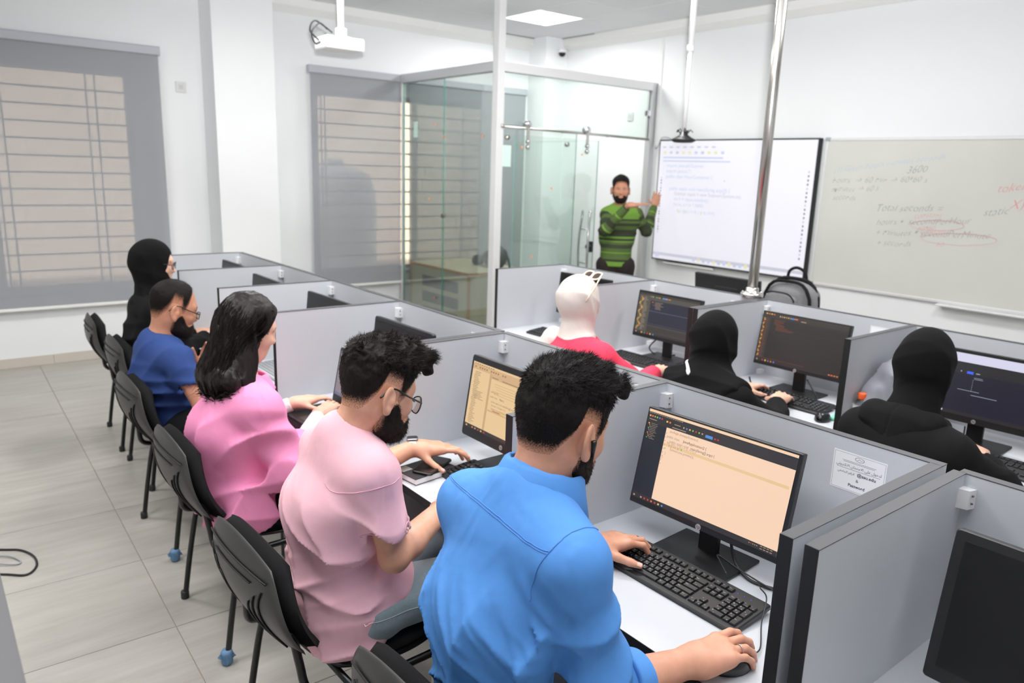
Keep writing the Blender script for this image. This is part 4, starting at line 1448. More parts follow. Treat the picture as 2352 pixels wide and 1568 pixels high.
def f_head(Q, ears=True, nose=1.0):
    d = f_jawed(Q)
    for s in (-1, 1):
        d = smin(d, d_ell(Q, (0.066, s * 0.038, -0.022), (0.022, 0.022, 0.02)), 0.03)       # cheek
        d = smin(d, d_cone(Q, (0.083, s * 0.012, 0.030), (0.068, s * 0.046, 0.030), 0.012, 0.011), 0.02)  # brow
        d = smax(d, -d_ell(Q, (0.098, s * 0.031, 0.008), (0.016, 0.017, 0.010)), 0.018)       # eye socket
    d = smin(d, d_cone(Q, (0.088, 0, 0.018), (0.104, 0, -0.022), 0.008, 0.012 * nose), 0.016)
    d = smin(d, d_ell(Q, (0.100, 0, -0.028), (0.014 * nose, 0.017, 0.009)), 0.012)
    d = smin(d, d_ell(Q, (0.088, 0, -0.054), (0.011, 0.025, 0.0075)), 0.008)
    d = smin(d, d_ell(Q, (0.086, 0, -0.066), (0.011, 0.021, 0.0075)), 0.008)
    if ears:
        for s in (-1, 1):
            c = A(-0.014, s * 0.0895, -0.006)
            R = np.array(Matrix.Rotation(-0.15, 3, 'Y') @ Matrix.Rotation(s * -0.34, 3, 'Z'))
            e = d_ell(Q, c, (0.0225, 0.0075, 0.036), R)
            e = smax(e, -d_ell(Q, c + A(0.003, s * 0.0065, 0.002), (0.0140, 0.006, 0.025), R), 0.005)
            e = smin(e, d_ell(Q, c + A(0.0105, -s * 0.001, -0.004), (0.006, 0.006, 0.009)), 0.006)
            e = smin(e, d_ell(Q, c + A(0.004, s * 0.0005, -0.032), (0.009, 0.006, 0.010)), 0.01)
            e = smin(e, d_ell(Q, c + A(0.010, -s * 0.010, -0.004), (0.012, 0.012, 0.024)), 0.008)
            d = smin(d, e, 0.008)
    return d


def hairline(x, pts):
    xs, zs = zip(*sorted(pts))
    return np.interp(x, xs, zs)


MALE_LINE = [(0.12, 0.085), (0.085, 0.075), (0.07, 0.062), (0.058, 0.03), (0.045, 0.005), (0.03, -0.02), (0.020, -0.015), (0.014, 0.024), (-0.032, 0.032), (-0.042, -0.012), (-0.062, -0.058), (-0.13, -0.076)]
RECED_LINE = [(0.12, 0.125), (0.075, 0.118), (0.055, 0.085), (0.045, 0.045), (0.036, 0.01), (0.028, -0.015), (0.016, -0.012), (0.008, 0.026), (-0.03, 0.034), (-0.045, -0.015), (-0.07, -0.060), (-0.13, -0.068)]


def ribbon_strands(P, D, length, width, bend=None, seg=2):
    """Tapered triangles/quads for short hairs: P roots, D unit directions."""
    n = len(P)
    side = np.cross(D, rng.normal(size=(n, 3)))
    side /= np.linalg.norm(side, axis=1, keepdims=True) + 1e-9
    L = np.broadcast_to(length, (n,))[:, None]
    if bend is None:
        bend = np.zeros_like(P)
    rows = []
    for k in range(seg + 1):
        t = k / seg
        c = P + D * L * t + bend * (L * t * t)
        w = width * (1 - t) + 0.00005
        rows += [c - side * w, c + side * w]
    V = np.stack(rows, 1).reshape(-1, 3)
    base = np.arange(n)[:, None] * (2 * (seg + 1))
    F = []
    for k in range(seg):
        o = 2 * k
        F.append(base + np.array([o, o + 1, o + 3, o + 2]))
    return V, np.stack(F, 1).reshape(-1, 4)


# ---- hand: wrist, forward, up (back of the hand), thumb side sign
FING = {'index': (0.030, 0.094, (0.043, 0.026, 0.021), 0.0088), 'middle': (0.009, 0.097, (0.048, 0.030, 0.022), 0.0090), 'ring': (-0.012, 0.092, (0.044, 0.028, 0.021), 0.0085), 'pinky': (-0.031, 0.083, (0.034, 0.021, 0.019), 0.0076)}


def hand_chains(w, fwd, up, thumb, curl, spread=0.0, scale=1.0, tcurl=(0.2, 0.3), tout=0.75, tdown=0.35):
    """Joint chains of a hand. thumb = +1/-1: the thumb lies on the side thumb * (up x fwd)."""
    w, f = A(*w), unit(fwd)
    u = unit(np.asarray(up, float) - f * (np.asarray(up, float) @ f))
    s = np.cross(u, f) * thumb
    ch = {}
    for k, (lat, fw, seg, r) in FING.items():
        c = curl[k] if isinstance(curl, dict) else curl
        p = w + (f * fw + s * lat - u * 0.004) * scale
        d = unit(f + s * (lat * (3.0 * spread)))
        pts = [p]
        ang = 0.0
        for L, da in zip(seg, c):
            ang += da
            v = d * math.cos(ang) - u * math.sin(ang)
            p = p + v * L * scale
            pts.append(p)
        ch[k] = (pts, r * scale)
    p0 = w + (f * 0.022 + s * 0.024 - u * 0.010) * scale
    d = unit(f * (1 - 0.35 * tout) + s * tout - u * tdown)
    pts = [p0, p0 + d * 0.042 * scale]
    d2 = unit(d * math.cos(tcurl[0]) + f * math.sin(tcurl[0]) - u * 0.1)
    pts.append(pts[-1] + d2 * 0.032 * scale)
    d3 = unit(d2 * math.cos(tcurl[1]) + f * math.sin(tcurl[1]) - u * 0.05)
    pts.append(pts[-1] + d3 * 0.026 * scale)
    ch['thumb'] = (pts, 0.0105 * scale)
    return ch, (w, f, s, u, scale)


def d_hand(P, ch, fr):
    w, f, s, u, sc = fr
    d = d_cone(P, w, w + f * 0.03 * sc, 0.022 * sc, 0.024 * sc, s, 1.25)
    for k in ('index', 'middle', 'ring', 'pinky'):
        pts, r = ch[k]
        base = w + (f * 0.012 + s * FING[k][0] * 0.55 - u * 0.003) * sc
        d = smin(d, d_cone(P, base, pts[0] - u * 0.002 * sc, 0.0145 * sc, 0.0118 * sc), 0.02 * sc)
    d = smin(d, d_cone(P, w + (f * 0.03 + s * 0.02 - u * 0.012) * sc, w + (f * 0.075 + s * 0.018 - u * 0.010) * sc, 0.015 * sc, 0.011 * sc), 0.02 * sc)
    d = smin(d, d_cone(P, w + (f * 0.02 - s * 0.024 - u * 0.010) * sc, w + (f * 0.07 - s * 0.028 - u * 0.008) * sc, 0.014 * sc, 0.010 * sc), 0.02 * sc)
    for k in ('index', 'middle', 'ring', 'pinky'):
        pts, r = ch[k]
        e = d_cone(P, pts[0], pts[1], r * 1.12, r * 0.98)
        e = smin(e, d_cone(P, pts[1], pts[2], r * 1.0, r * 0.88), 0.003)
        e = smin(e, d_cone(P, pts[2], pts[3], r * 0.9, r * 0.74), 0.003)
        e = smin(e, np.linalg.norm(P - (pts[0] + u * 0.001), axis=1) - r * 1.22, 0.006)
        d = smin(d, e, 0.007 * sc)
    pts, r = ch['thumb']
    e = d_cone(P, pts[0], pts[1], r * 1.45, r * 1.1)
    e = smin(e, d_cone(P, pts[1], pts[2], r * 1.08, r * 0.98), 0.004)
    e = smin(e, d_cone(P, pts[2], pts[3], r * 1.0, r * 0.72), 0.004)
    return smin(d, e, 0.014 * sc)


def nails(parent, ch, fr, m, which=('index', 'middle', 'ring', 'pinky', 'thumb')):
    """A thin curved nail on the back of each finger tip."""
    w, f, s, u, sc = fr
    off = np.array(parent.location)
    for k in which:
        pts, r = ch[k]
        ax = unit(pts[3] - pts[2])
        nu = unit(u - ax * (u @ ax)) if k != 'thumb' else unit(unit(u + 0.8 * s) - ax * (unit(u + 0.8 * s) @ ax))
        sd = np.cross(nu, ax)
        c = pts[3] - ax * r * 0.05
        rr = r * (0.74 if k != 'thumb' else 0.76)
        vs, fs = [], []
        for i in range(5):
            for j in range(5):
                q = -0.75 + 1.5 * j / 4
                t = -0.9 + 1.55 * i / 4
                k2 = 1 - 0.18 * (i == 4) * abs(q) - 0.15 * (i == 0) * abs(q)
                vs.append(c + ax * t * rr * 1.05 * k2 + sd * math.sin(q) * rr * 1.0 + nu * (math.cos(q) * rr * 1.06 + 0.0003 - max(0, t) * rr * 0.16) - off)
        for i in range(4):
            for j in range(4):
                fs.append((i * 5 + j, i * 5 + j + 1, i * 5 + j + 6, i * 5 + j + 5))
        MB().add(vs, fs, smooth=True).build('fingernail', m, parent)


def bbox(pts, m):
    P = np.array(pts)
    return P.min(0) - m, P.max(0) + m
# ------------------------------------------------------------------ people
def skin_mat(name, c, c2):
    m = bpy.data.materials.new(name)
    m.use_nodes = True
    nt = m.node_tree
    b = nt.nodes['Principled BSDF']
    tc = nt.nodes.new('ShaderNodeTexCoord')
    n = nt.nodes.new('ShaderNodeTexNoise')
    n.inputs['Scale'].default_value = 28.0
    n.inputs['Detail'].default_value = 6.0
    nt.links.new(tc.outputs['Object'], n.inputs['Vector'])
    cr = nt.nodes.new('ShaderNodeValToRGB')
    cr.color_ramp.elements[0].position = 0.35
    cr.color_ramp.elements[0].color = c
    cr.color_ramp.elements[1].position = 0.75
    cr.color_ramp.elements[1].color = c2
    nt.links.new(n.outputs['Fac'], cr.inputs['Fac'])
    nt.links.new(cr.outputs['Color'], b.inputs['Base Color'])
    b.inputs['Roughness'].default_value = 0.48
    b.inputs['Specular IOR Level'].default_value = 0.4
    b.inputs['Subsurface Weight'].default_value = 0.12
    b.inputs['Subsurface Radius'].default_value = (0.010, 0.004, 0.002)
    n2 = nt.nodes.new('ShaderNodeTexNoise')
    n2.inputs['Scale'].default_value = 420.0
    nt.links.new(tc.outputs['Object'], n2.inputs['Vector'])
    bp = nt.nodes.new('ShaderNodeBump')
    bp.inputs['Strength'].default_value = 0.12
    bp.inputs['Distance'].default_value = 0.001
    nt.links.new(n2.outputs['Fac'], bp.inputs['Height'])
    nt.links.new(bp.outputs['Normal'], b.inputs['Normal'])
    return m


SK_TAN = skin_mat('tan skin', rgb(190, 138, 112), rgb(208, 152, 128))
SK_WARM = skin_mat('warm light skin', rgb(202, 150, 122), rgb(218, 164, 140))
SK_LIGHT = skin_mat('fair skin', rgb(216, 168, 144), rgb(228, 184, 162))
SK_BROWN = skin_mat('brown skin', rgb(176, 124, 98), rgb(190, 136, 112))
M_NAIL = mat('fingernail', rgb(226, 176, 160), 0.3)


def cloth(name, c, rough=0.85, weave=900, amp=0.35, sheen=0.0, noise=0.05, crease=0.0):
    m = mat(name, c, rough, spec=0.2, noise=noise, nscale=90, bump=amp, bscale=weave, sheen=sheen)
    if crease:                                   # fine wrinkles: ridged, warped noise as relief
        nt = m.node_tree
        b = nt.nodes['Principled BSDF']
        src = b.inputs['Normal'].links[0].from_socket
        tc = nt.nodes.new('ShaderNodeTexCoord')
        mp = nt.nodes.new('ShaderNodeMapping')
        mp.inputs['Scale'].default_value = (1.0, 1.0, 0.55)
        nt.links.new(tc.outputs['Object'], mp.inputs['Vector'])
        n = nt.nodes.new('ShaderNodeTexNoise')
        n.noise_type = 'RIDGED_MULTIFRACTAL'
        n.inputs['Scale'].default_value = 13.0
        n.inputs['Detail'].default_value = 3.0
        n.inputs['Distortion'].default_value = 1.2
        nt.links.new(mp.outputs['Vector'], n.inputs['Vector'])
        bp = nt.nodes.new('ShaderNodeBump')
        bp.inputs['Strength'].default_value = crease
        bp.inputs['Distance'].default_value = 0.010
        nt.links.new(n.outputs['Fac'], bp.inputs['Height'])
        nt.links.new(src, bp.inputs['Normal'])
        nt.links.new(bp.outputs['Normal'], b.inputs['Normal'])
    return m


def hair_mat(name, c, rough=0.5, skin=None, spec=0.35):
    """Hair colour; where the hair thins out (attribute cover) single hairs stand over the skin colour."""
    m = mat(name, c, rough, spec=spec, noise=0.3, nscale=160)
    if skin is None:
        return m
    nt = m.node_tree
    b = nt.nodes['Principled BSDF']
    src = b.inputs['Base Color'].links[0].from_socket
    at = nt.nodes.new('ShaderNodeAttribute')
    at.attribute_name = 'cover'
    tc = nt.nodes.new('ShaderNodeTexCoord')
    n = nt.nodes.new('ShaderNodeTexNoise')
    n.inputs['Scale'].default_value = 330.0
    n.inputs['Detail'].default_value = 2.0
    nt.links.new(tc.outputs['Object'], n.inputs['Vector'])
    mth = nt.nodes.new('ShaderNodeMath')
    mth.operation = 'ADD'
    nt.links.new(at.outputs['Fac'], mth.inputs[0])
    nt.links.new(n.outputs['Fac'], mth.inputs[1])
    mr = nt.nodes.new('ShaderNodeMapRange')
    mr.inputs['From Min'].default_value = 0.45
    mr.inputs['From Max'].default_value = 1.15
    nt.links.new(mth.outputs['Value'], mr.inputs['Value'])
    mx = nt.nodes.new('ShaderNodeMix')
    mx.data_type = 'RGBA'
    nt.links.new(mr.outputs['Result'], mx.inputs['Factor'])
    mx.inputs[6].default_value = skin
    nt.links.new(src, mx.inputs[7])
    nt.links.new(mx.outputs[2], b.inputs['Base Color'])
    return m


C_TAN, C_WARM, C_BROWN = rgb(190, 138, 112), rgb(202, 150, 122), rgb(176, 124, 98)
M_HAIR = hair_mat('black brown hair', rgb(20, 17, 16), 0.6, C_TAN, 0.12)
M_HAIR2 = hair_mat('dark brown hair', rgb(26, 20, 17), 0.6, C_WARM, 0.12)
M_HAIR3 = hair_mat('black cropped hair', rgb(21, 18, 17), 0.6, C_BROWN, 0.12)
M_BEARD = hair_mat('dark beard', rgb(28, 22, 19), 0.7, C_TAN, 0.15)
M_BEARD2 = hair_mat('dark brown beard', rgb(32, 24, 20), 0.7, C_WARM, 0.15)
M_BEARD3 = hair_mat('black beard', rgb(26, 21, 20), 0.7, C_BROWN, 0.15)
M_EYE = mat('eye white', rgb(225, 220, 214), 0.2)
M_IRIS = mat('dark iris', rgb(35, 22, 16), 0.15)
M_BROWH = mat('eyebrow hair', rgb(30, 24, 22), 0.7)
M_RIM = mat('black spectacle frame', rgb(18, 18, 19), 0.3)
M_LENS = glass_mat('spectacle lens', (0.95, 0.96, 0.96, 1), 0.06)
M_LIP = mat('lip', rgb(186, 112, 104), 0.45)


_EX = []


def eye_x():
    """Depth at which an eyeball just shows in the socket."""
    if not _EX:
        xs = np.linspace(0.05, 0.11, 121)
        Q = np.stack([xs, np.full(121, 0.031), np.full(121, 0.007)], 1)
        _EX.append(float(xs[np.argmax(f_head(Q, False) > 0)]) - 0.0098)
    return _EX[0]


class Body:
    """Joints of one person and the fields built on them."""

    def __init__(s, name_label, base, J, head, yaw, pitch, roll=0.0, hs=1.0, skin=None, group='seated students'):
        s.J = {k: A(*v) for k, v in J.items()}
        s.hc, s.R, s.hs = A(*head), frame_head(yaw, pitch, roll), hs
        s.root = empty('person', base, 0, name_label, 'person', group)
        s.skin = skin
        j = s.J
        s.lat = unit(j['Ls'] - j['Rs'])
        s.mid = (j['Ls'] + j['Rs']) / 2

    def loc(s, P):
        return ((P - s.hc.astype(P.dtype)) @ s.R.astype(P.dtype)) / P.dtype.type(s.hs)

    def wpt(s, q):
        return s.hc + s.R @ (A(*q) * s.hs)

    def head(s, P):
        return f_head(s.loc(P)) * s.hs

    def skull(s, P):
        return f_jawed(s.loc(P)) * s.hs

    def torso(s, P, g=0.0, w=1.32, waist=0.104):
        j = s.J
        d = d_cone(P, j['P'], j['T'], waist + g, 0.104 + g, s.lat, w * 0.95)
        d = smin(d, d_cone(P, j['T'], s.mid - A(0, 0, 0.035), 0.104 + g, 0.092 + g, s.lat, w * 1.12), 0.05)
        for k in 'LR':
            d = smin(d, d_cone(P, j['C'] - A(0, 0, 0.03), j[k + 's'] * 0.92 + s.mid * 0.08, 0.052 + g, 0.050 + g), 0.05)
        d = smin(d, d_cone(P, j['Ls'], j['Rs'], 0.047 + g, 0.047 + g), 0.05)
        d = smin(d, d_cone(P, s.mid * 0.5 + j['C'] * 0.5 - A(0, 0, 0.055), s.mid - A(0, 0, 0.09), 0.074 + g, 0.084 + g, s.lat, 1.75), 0.05)
        return d

    def neck(s, P, r=0.053):
        a = s.wpt((-0.03, 0, -0.045))
        b = s.J['C'] + A(0.03, 0, -0.025)
        return d_cone(P, a, b, r * s.hs, r * 1.12 * s.hs)

    def arm(s, P, side, ru=0.047, rl=0.041, rw=0.027):
        j = s.J
        d = d_cone(P, j[side + 's'], j[side + 'e'], ru, rl)
        e = j[side + 'e'] + 0.3 * (j[side + 'w'] - j[side + 'e'])
        d = smin(d, d_cone(P, j[side + 'e'], e, rl, rl * 1.02), 0.02)
        return smin(d, d_cone(P, e, j[side + 'w'], rl * 1.02, rw), 0.02)

    def body(s, hands, h=0.0045, h_hand=None, forearm_r=(0.041, 0.027), ears=True, nose=1.0, full_arms=()):
        """The skin: head, neck, torso inside the clothes, arms and hands - one continuous mesh."""
        j = s.J
        parts = []

        def fh(P):
            d = f_head(s.loc(P), ears, nose) * s.hs
            d = smin(d, s.neck(P), 0.03)
            return smin(d, s.torso(P, -0.014), 0.05)
        parts.append((fh, s.hc - 0.15 * s.hs - A(0, 0, 0.12), s.hc + 0.16 * s.hs))

        def fb(P):
            d = smin(s.torso(P, -0.014), s.neck(P), 0.03)
            for sd in 'LR':
                d = smin(d, d_cone(P, j[sd + 's'], j[sd + 'e'], 0.040, forearm_r[0] * 0.93), 0.03)
            return d
        lo, hi = bbox([j[k] for k in ('P', 'T', 'C', 'Ls', 'Rs', 'Le', 'Re')], 0.17)
        lo[2] = j['P'][2] - 0.09
        hi[2] = j['C'][2] + 0.02
        parts.append((fb, lo, hi))
        for sd, (ch, fr) in hands.items():
            e, w = j[sd + 'e'], j[sd + 'w']
            r0, r1 = forearm_r

            def ff(P, e=e, w=w, ch=ch, fr=fr, sd=sd):
                m_ = e + 0.28 * (w - e)
                d = smin(d_cone(P, e, m_, r0 * 0.95, r0), d_cone(P, m_, w, r0, r1, np.cross(fr[3], fr[1]), 1.12), 0.02)
                d = smin(d, d_cone(P, j[sd + 's'] * 0.5 + e * 0.5, e, (r0 * 1.08 if sd in full_arms else 0.038), r0 * 0.95), 0.02)
                return smin(d, d_hand(P, ch, fr), 0.015)
            lo, hi = bbox([e, w, j[sd + 's'] * 0.5 + e * 0.5] + [p for k in ch.values() for p in k[0]], 0.055)
            parts.append((ff, lo, hi))

        def F(P):
            out = np.full(len(P), 1.0, np.float32)
            for f, lo, hi in parts:
                m_ = ((P > lo.astype(np.float32)) & (P < hi.astype(np.float32))).all(1)
                if m_.any():
                    out[m_] = np.minimum(out[m_], f(P[m_]))
            return out
        lo = np.min([p[1] for p in parts], 0)
        hi = np.max([p[2] for p in parts], 0)
        return sdf_obj('body', [(F, lo, hi, h)], s.skin, s.root, 1)

    def garment(s, name, f, pts, margin, h, m, it=1):
        lo, hi = bbox(pts, margin)
        return sdf_obj(name, [(f, lo, hi, h)], m, s.root, it)

    def trousers(s, m, h=0.014, r=0.085, folds=0.006, name='trousers', hip=0.105):
        j = s.J

        def f(P):
            d = d_cone(P, j['HL'], j['HR'], hip, hip)
            for sd in 'LR':
                d = smin(d, d_cone(P, j['H' + sd], j['K' + sd], r + 0.01, r * 0.86), 0.05)
                d = smin(d, d_cone(P, j['K' + sd], j['A' + sd] + A(0, 0, 0.02), r * 0.84, r * 0.66), 0.03)
            if folds:
                d = d - folds * ridge(P, ((0.3, 1, 0.2), (1, 0, 0.2), (0, 0, 1)), (5, 16, 22), 3.3)
            return smax(d, -(P[:, 2] - (min(j['AL'][2], j['AR'][2]) - 0.005)), 0.01)
        return s.garment(name, f, [j[k] for k in ('HL', 'HR', 'KL', 'KR', 'AL', 'AR')], 0.13, h, m), f

    def shoes(s, m, h=0.009):
        j = s.J
        for sd in 'LR':
            a = j['A' + sd]
            t = s.J.get('toe', A(1, 0, 0))
            f0 = A(a[0], a[1], 0.032) - t * 0.03
            f1 = A(a[0], a[1], 0.028) + t * 0.15

            def f(P, a=a, f0=f0, f1=f1):
                d = smin(d_cone(P, f0, f1, 0.036, 0.032), d_cone(P, f0 + t * 0.02, a + A(0, 0, 0.01), 0.036, 0.036), 0.04)
                return smax(d, -(P[:, 2] - 0.002), 0.004)
            s.garment('shoe', f, [f0, f1, a], 0.06, h, m)

    def glasses(s, rw=0.022, rh=0.019, rim=0.0016, m=None, z=0.004, x=0.108, square=2.4, drop=0.0):
        """Spectacles in the head frame."""
        m = m or M_RIM
        off = np.array(s.root.location)
        g = empty('glasses', (0, 0, 0), parent=s.root)
        for sd in (-1, 1):
            ring = []
            for q in np.linspace(0, 2 * math.pi, 28, endpoint=False):
                c, sn = math.cos(q), math.sin(q)
                k = (abs(c) ** square + abs(sn) ** square) ** (-1 / square)
                ring.append(s.wpt((x - 0.006 * abs(k * c) - drop * 0.3, sd * 0.033 + rw * k * c, z - drop + rh * k * sn)) - off)
            MB().tube(ring, rim, 6, close=True).build('rim', m, g)
            MB().add(ring, [tuple(range(len(ring)))]).build('lens', M_LENS, g)
            a = s.wpt((x - 0.008, sd * (0.033 + rw), z - drop + rh * 0.45)) - off
            b = s.wpt((0.05, sd * 0.076, z + 0.014)) - off
            c = s.wpt((-0.010, sd * 0.088, z + 0.026)) - off
            d = s.wpt((-0.042, sd * 0.090, z - 0.004)) - off
            MB().tube(bez([a, b, c, d], 6), rim * 1.4, 6).build('temple', m, g)
        br = [s.wpt((x - 0.001, y, z - drop + 0.004 + 0.0025 * (1 - (y / 0.012) ** 2))) - off for y in np.linspace(-0.012, 0.012, 7)]
        MB().tube(br, rim, 6).build('bridge', m, g)
        return g

    def face(s, brows=True, lips=False):
        off = np.array(s.root.location)
        for sd in (-1, 1):
            b = MB()
            c = s.wpt((eye_x(), sd * 0.031, 0.007))
            fw = unit(s.R[:, 0])
            M = Matrix.Translation(Vector(c - off)) @ Matrix(np.array(s.R).tolist()).to_4x4() @ Matrix.Rotation(math.pi / 2, 4, 'Y')
            k = 0.0115 * s.hs
            prof = [(k * math.sin(t), k * math.cos(t)) for t in np.linspace(math.pi, 0.42, 12)]
            b.lathe(prof, 16, 0, M)
            prof = [(k * 1.01 * math.sin(t), k * 1.01 * math.cos(t)) for t in np.linspace(0.44, 0.02, 5)]
            b.lathe(prof, 16, 1, M)
            b.build('eye', [M_EYE, M_IRIS], s.root)
        if brows:
            def f(P):
                Q = s.loc(P)
                d = 1.0
                for sd in (-1, 1):
                    e = d_cone(Q, (0.0945, sd * 0.014, 0.027), (0.088, sd * 0.034, 0.034), 0.0042, 0.0038)
                    e = smin(e, d_cone(Q, (0.088, sd * 0.034, 0.034), (0.074, sd * 0.050, 0.027), 0.0038, 0.002), 0.002)
                    d = np.minimum(d, e)
                return d * s.hs
            c = s.wpt((0.085, 0, 0.03))
            sdf_obj('eyebrows', [(f, c - 0.065, c + 0.065, 0.003)], M_BROWH, s.root, 0)
        if lips:
            def f2(P):
                Q = s.loc(P)
                d = np.minimum(d_ell(Q, (0.0895, 0, -0.0545), (0.0112, 0.0235, 0.0068)), d_ell(Q, (0.0878, 0, -0.0655), (0.0112, 0.020, 0.0068)))
                return d * s.hs
            c = s.wpt((0.088, 0, -0.06))
            sdf_obj('lips', [(f2, c - 0.035, c + 0.035, 0.002)], M_LIP, s.root, 0)

    def short_hair(s, thick, h, m, line=MALE_LINE, strands=0, slen=0.012, comb=None, noise_amp=0.004, nfreq=70, extra=None, edge=0.018, swidth=0.0005, fade=0.03):
        """Cropped hair: the skull grown by thick(Q) above the hairline, with loose hairs on top."""
        def field(P):
            Q = s.loc(P)
            g = Q[:, 2] - hairline(Q[:, 0], line)
            k = sstep(g, -0.002, edge)
            t = thick(Q) * k
            n = vnoise(Q * nfreq + 3.1) - 0.5
            n2 = vnoise(Q * nfreq * 2.3 + 9.7) - 0.5
            t = t + k * noise_amp * (n + 0.5 * n2) * np.clip(thick(Q) / 0.02, 0.15, 1.3) * 2
            d = smin(f_jawed(Q), s.neck(P) / s.hs, 0.03) - t + (1 - sstep(g, -0.012, 0.004)) * 0.012
            if extra is not None:
                d = extra(Q, d)
            return d * s.hs
        c = s.hc + s.R @ A(0, 0, 0.04) * s.hs
        ex = None
        if strands:
            V, F = surface_nets(field, c - 0.19 * s.hs, c + 0.19 * s.hs, 0.006)
            Q = s.loc(V)
            g = Q[:, 2] - hairline(Q[:, 0], line)
            ok = np.where(g > fade * 0.45)[0]
            pick = rng.choice(ok, strands)
            P0 = V[pick] + rng.normal(size=(strands, 3)) * 0.003
            P0 = snap(field, P0, 2, -0.0015)
            N = grad(field, P0)
            Qp = s.loc(P0)
            D = comb(Qp, N @ s.R) @ s.R.T + rng.normal(size=(strands, 3)) * 0.22
            D /= np.linalg.norm(D, axis=1, keepdims=True)
            L = slen(Qp) if callable(slen) else np.full(strands, slen)
            L = L * (0.6 + 0.8 * rng.random(strands))
            ex = ribbon_strands(P0, D, L, swidth, -N * 0.25)
        def cover(V):
            Q = s.loc(V)
            g = Q[:, 2] - hairline(Q[:, 0], line)
            return np.maximum(sstep(g, 0.0, fade), sstep(f_skull(Q), 0.010, 0.014) * (Q[:, 0] > 0.06))
        return sdf_obj('hair', [(field, c - 0.19 * s.hs, c + 0.19 * s.hs, h)], m, s.root, 0, ex, cover), field

    def beard(s, t_chin, t_cheek, h, m, strands=0, full=True, slen=0.008):
        def field(P):
            Q = s.loc(P)
            x, y, z = Q[:, 0], np.abs(Q[:, 1]), Q[:, 2]
            top = np.interp(x, [-0.01, 0.008, 0.022, 0.036, 0.055, 0.07, 0.085, 0.11], [-0.035, -0.014, -0.002, -0.016, -0.042, -0.052, -0.040, -0.036])
            k = sstep(top - z, -0.004, 0.010) * sstep(x, -0.022, 0.0)
            k = k * (1 - sstep(-z, 0.112, 0.15) * 0.7)
            lip = d_ell(Q, (0.098, 0, -0.0600), (0.03, 0.021, 0.0085))
            k = k * sstep(lip, -0.002, 0.006)
            mus = sstep(z, -0.054, -0.046) * sstep(x, 0.075, 0.085)
            t = t_cheek + (t_chin - t_cheek) * sstep(-z, 0.045, 0.095)
            t = t * (1 - 0.5 * mus) * k + (vnoise(Q * 150) - 0.5) * 0.004 * k
            return (f_head(Q, False) - t + (1 - k) * 0.006) * s.hs
        def cover(V):
            Q = s.loc(V)
            top = np.interp(Q[:, 0], [-0.01, 0.008, 0.022, 0.036, 0.055, 0.07, 0.085, 0.11], [-0.035, -0.014, -0.002, -0.016, -0.042, -0.052, -0.040, -0.036])
            return sstep(top - Q[:, 2], 0.0, 0.022) * sstep(Q[:, 0], -0.02, 0.012) * (1 - sstep(-Q[:, 2], 0.11, 0.14))
        c = s.wpt((0.05, 0, -0.07))
        lo, hi = c - 0.11 * s.hs, c + 0.11 * s.hs
        ex = None
        if strands:
            V, F = surface_nets(field, lo, hi, 0.006)
            skin = s.head(V)
            ok = np.where(skin > 0.002)[0]
            pick = rng.choice(ok, strands)
            P0 = snap(field, V[pick] + rng.normal(size=(strands, 3)) * 0.002, 2, -0.001)
            N = grad(field, P0)
            D = N * 0.7 + (s.R @ A(0.35, 0, -0.9)) + rng.normal(size=(strands, 3)) * 0.35
            D /= np.linalg.norm(D, axis=1, keepdims=True)
            ex = ribbon_strands(P0, D, slen * (0.5 + rng.random(strands)), 0.00035)
        return sdf_obj('beard', [(field, lo, hi, h)], m, s.root, 0, ex, cover)


def band(c, ax, u, ru, rv, width, thick, n=32):
    """Flat strap round a wrist: ellipse ru x rv about the axis ax."""
    ax = unit(ax)
    u = unit(u - ax * (u @ ax))
    v = np.cross(ax, u)
    vs, fs = [], []
    for k in range(n):
        q = 2 * math.pi * k / n
        for r_, w_ in ((0, -1), (0, 1), (thick, 1), (thick, -1)):
            vs.append(tuple(c + u * (ru + r_) * math.cos(q) + v * (rv + r_) * math.sin(q) + ax * w_ * width / 2))
    for k in range(n):
        m_ = (k + 1) % n
        for i in range(4):
            fs.append((4 * k + i, 4 * k + (i + 1) % 4, 4 * m_ + (i + 1) % 4, 4 * m_ + i))
    return MB().add(vs, fs, smooth=True)


def seated(P, Kx=0.43, ky=0.11, kz=0.52, ax=-0.03, splay=0.0):
    """Hips, knees and ankles of a sitter whose pelvis is P."""
    x, y, z = P
    return dict(P=P, HL=(x + 0.03, y + 0.085, z - 0.015), HR=(x + 0.03, y - 0.085, z - 0.015), KL=(x + Kx, y + ky, kz), KR=(x + Kx, y - ky, kz), AL=(x + Kx + ax, y + ky + splay, 0.095), AR=(x + Kx + ax, y - ky - splay, 0.095))


def plane_cut(P, p, n):
    return (P - A(*p).astype(P.dtype)) @ unit(n).astype(P.dtype)


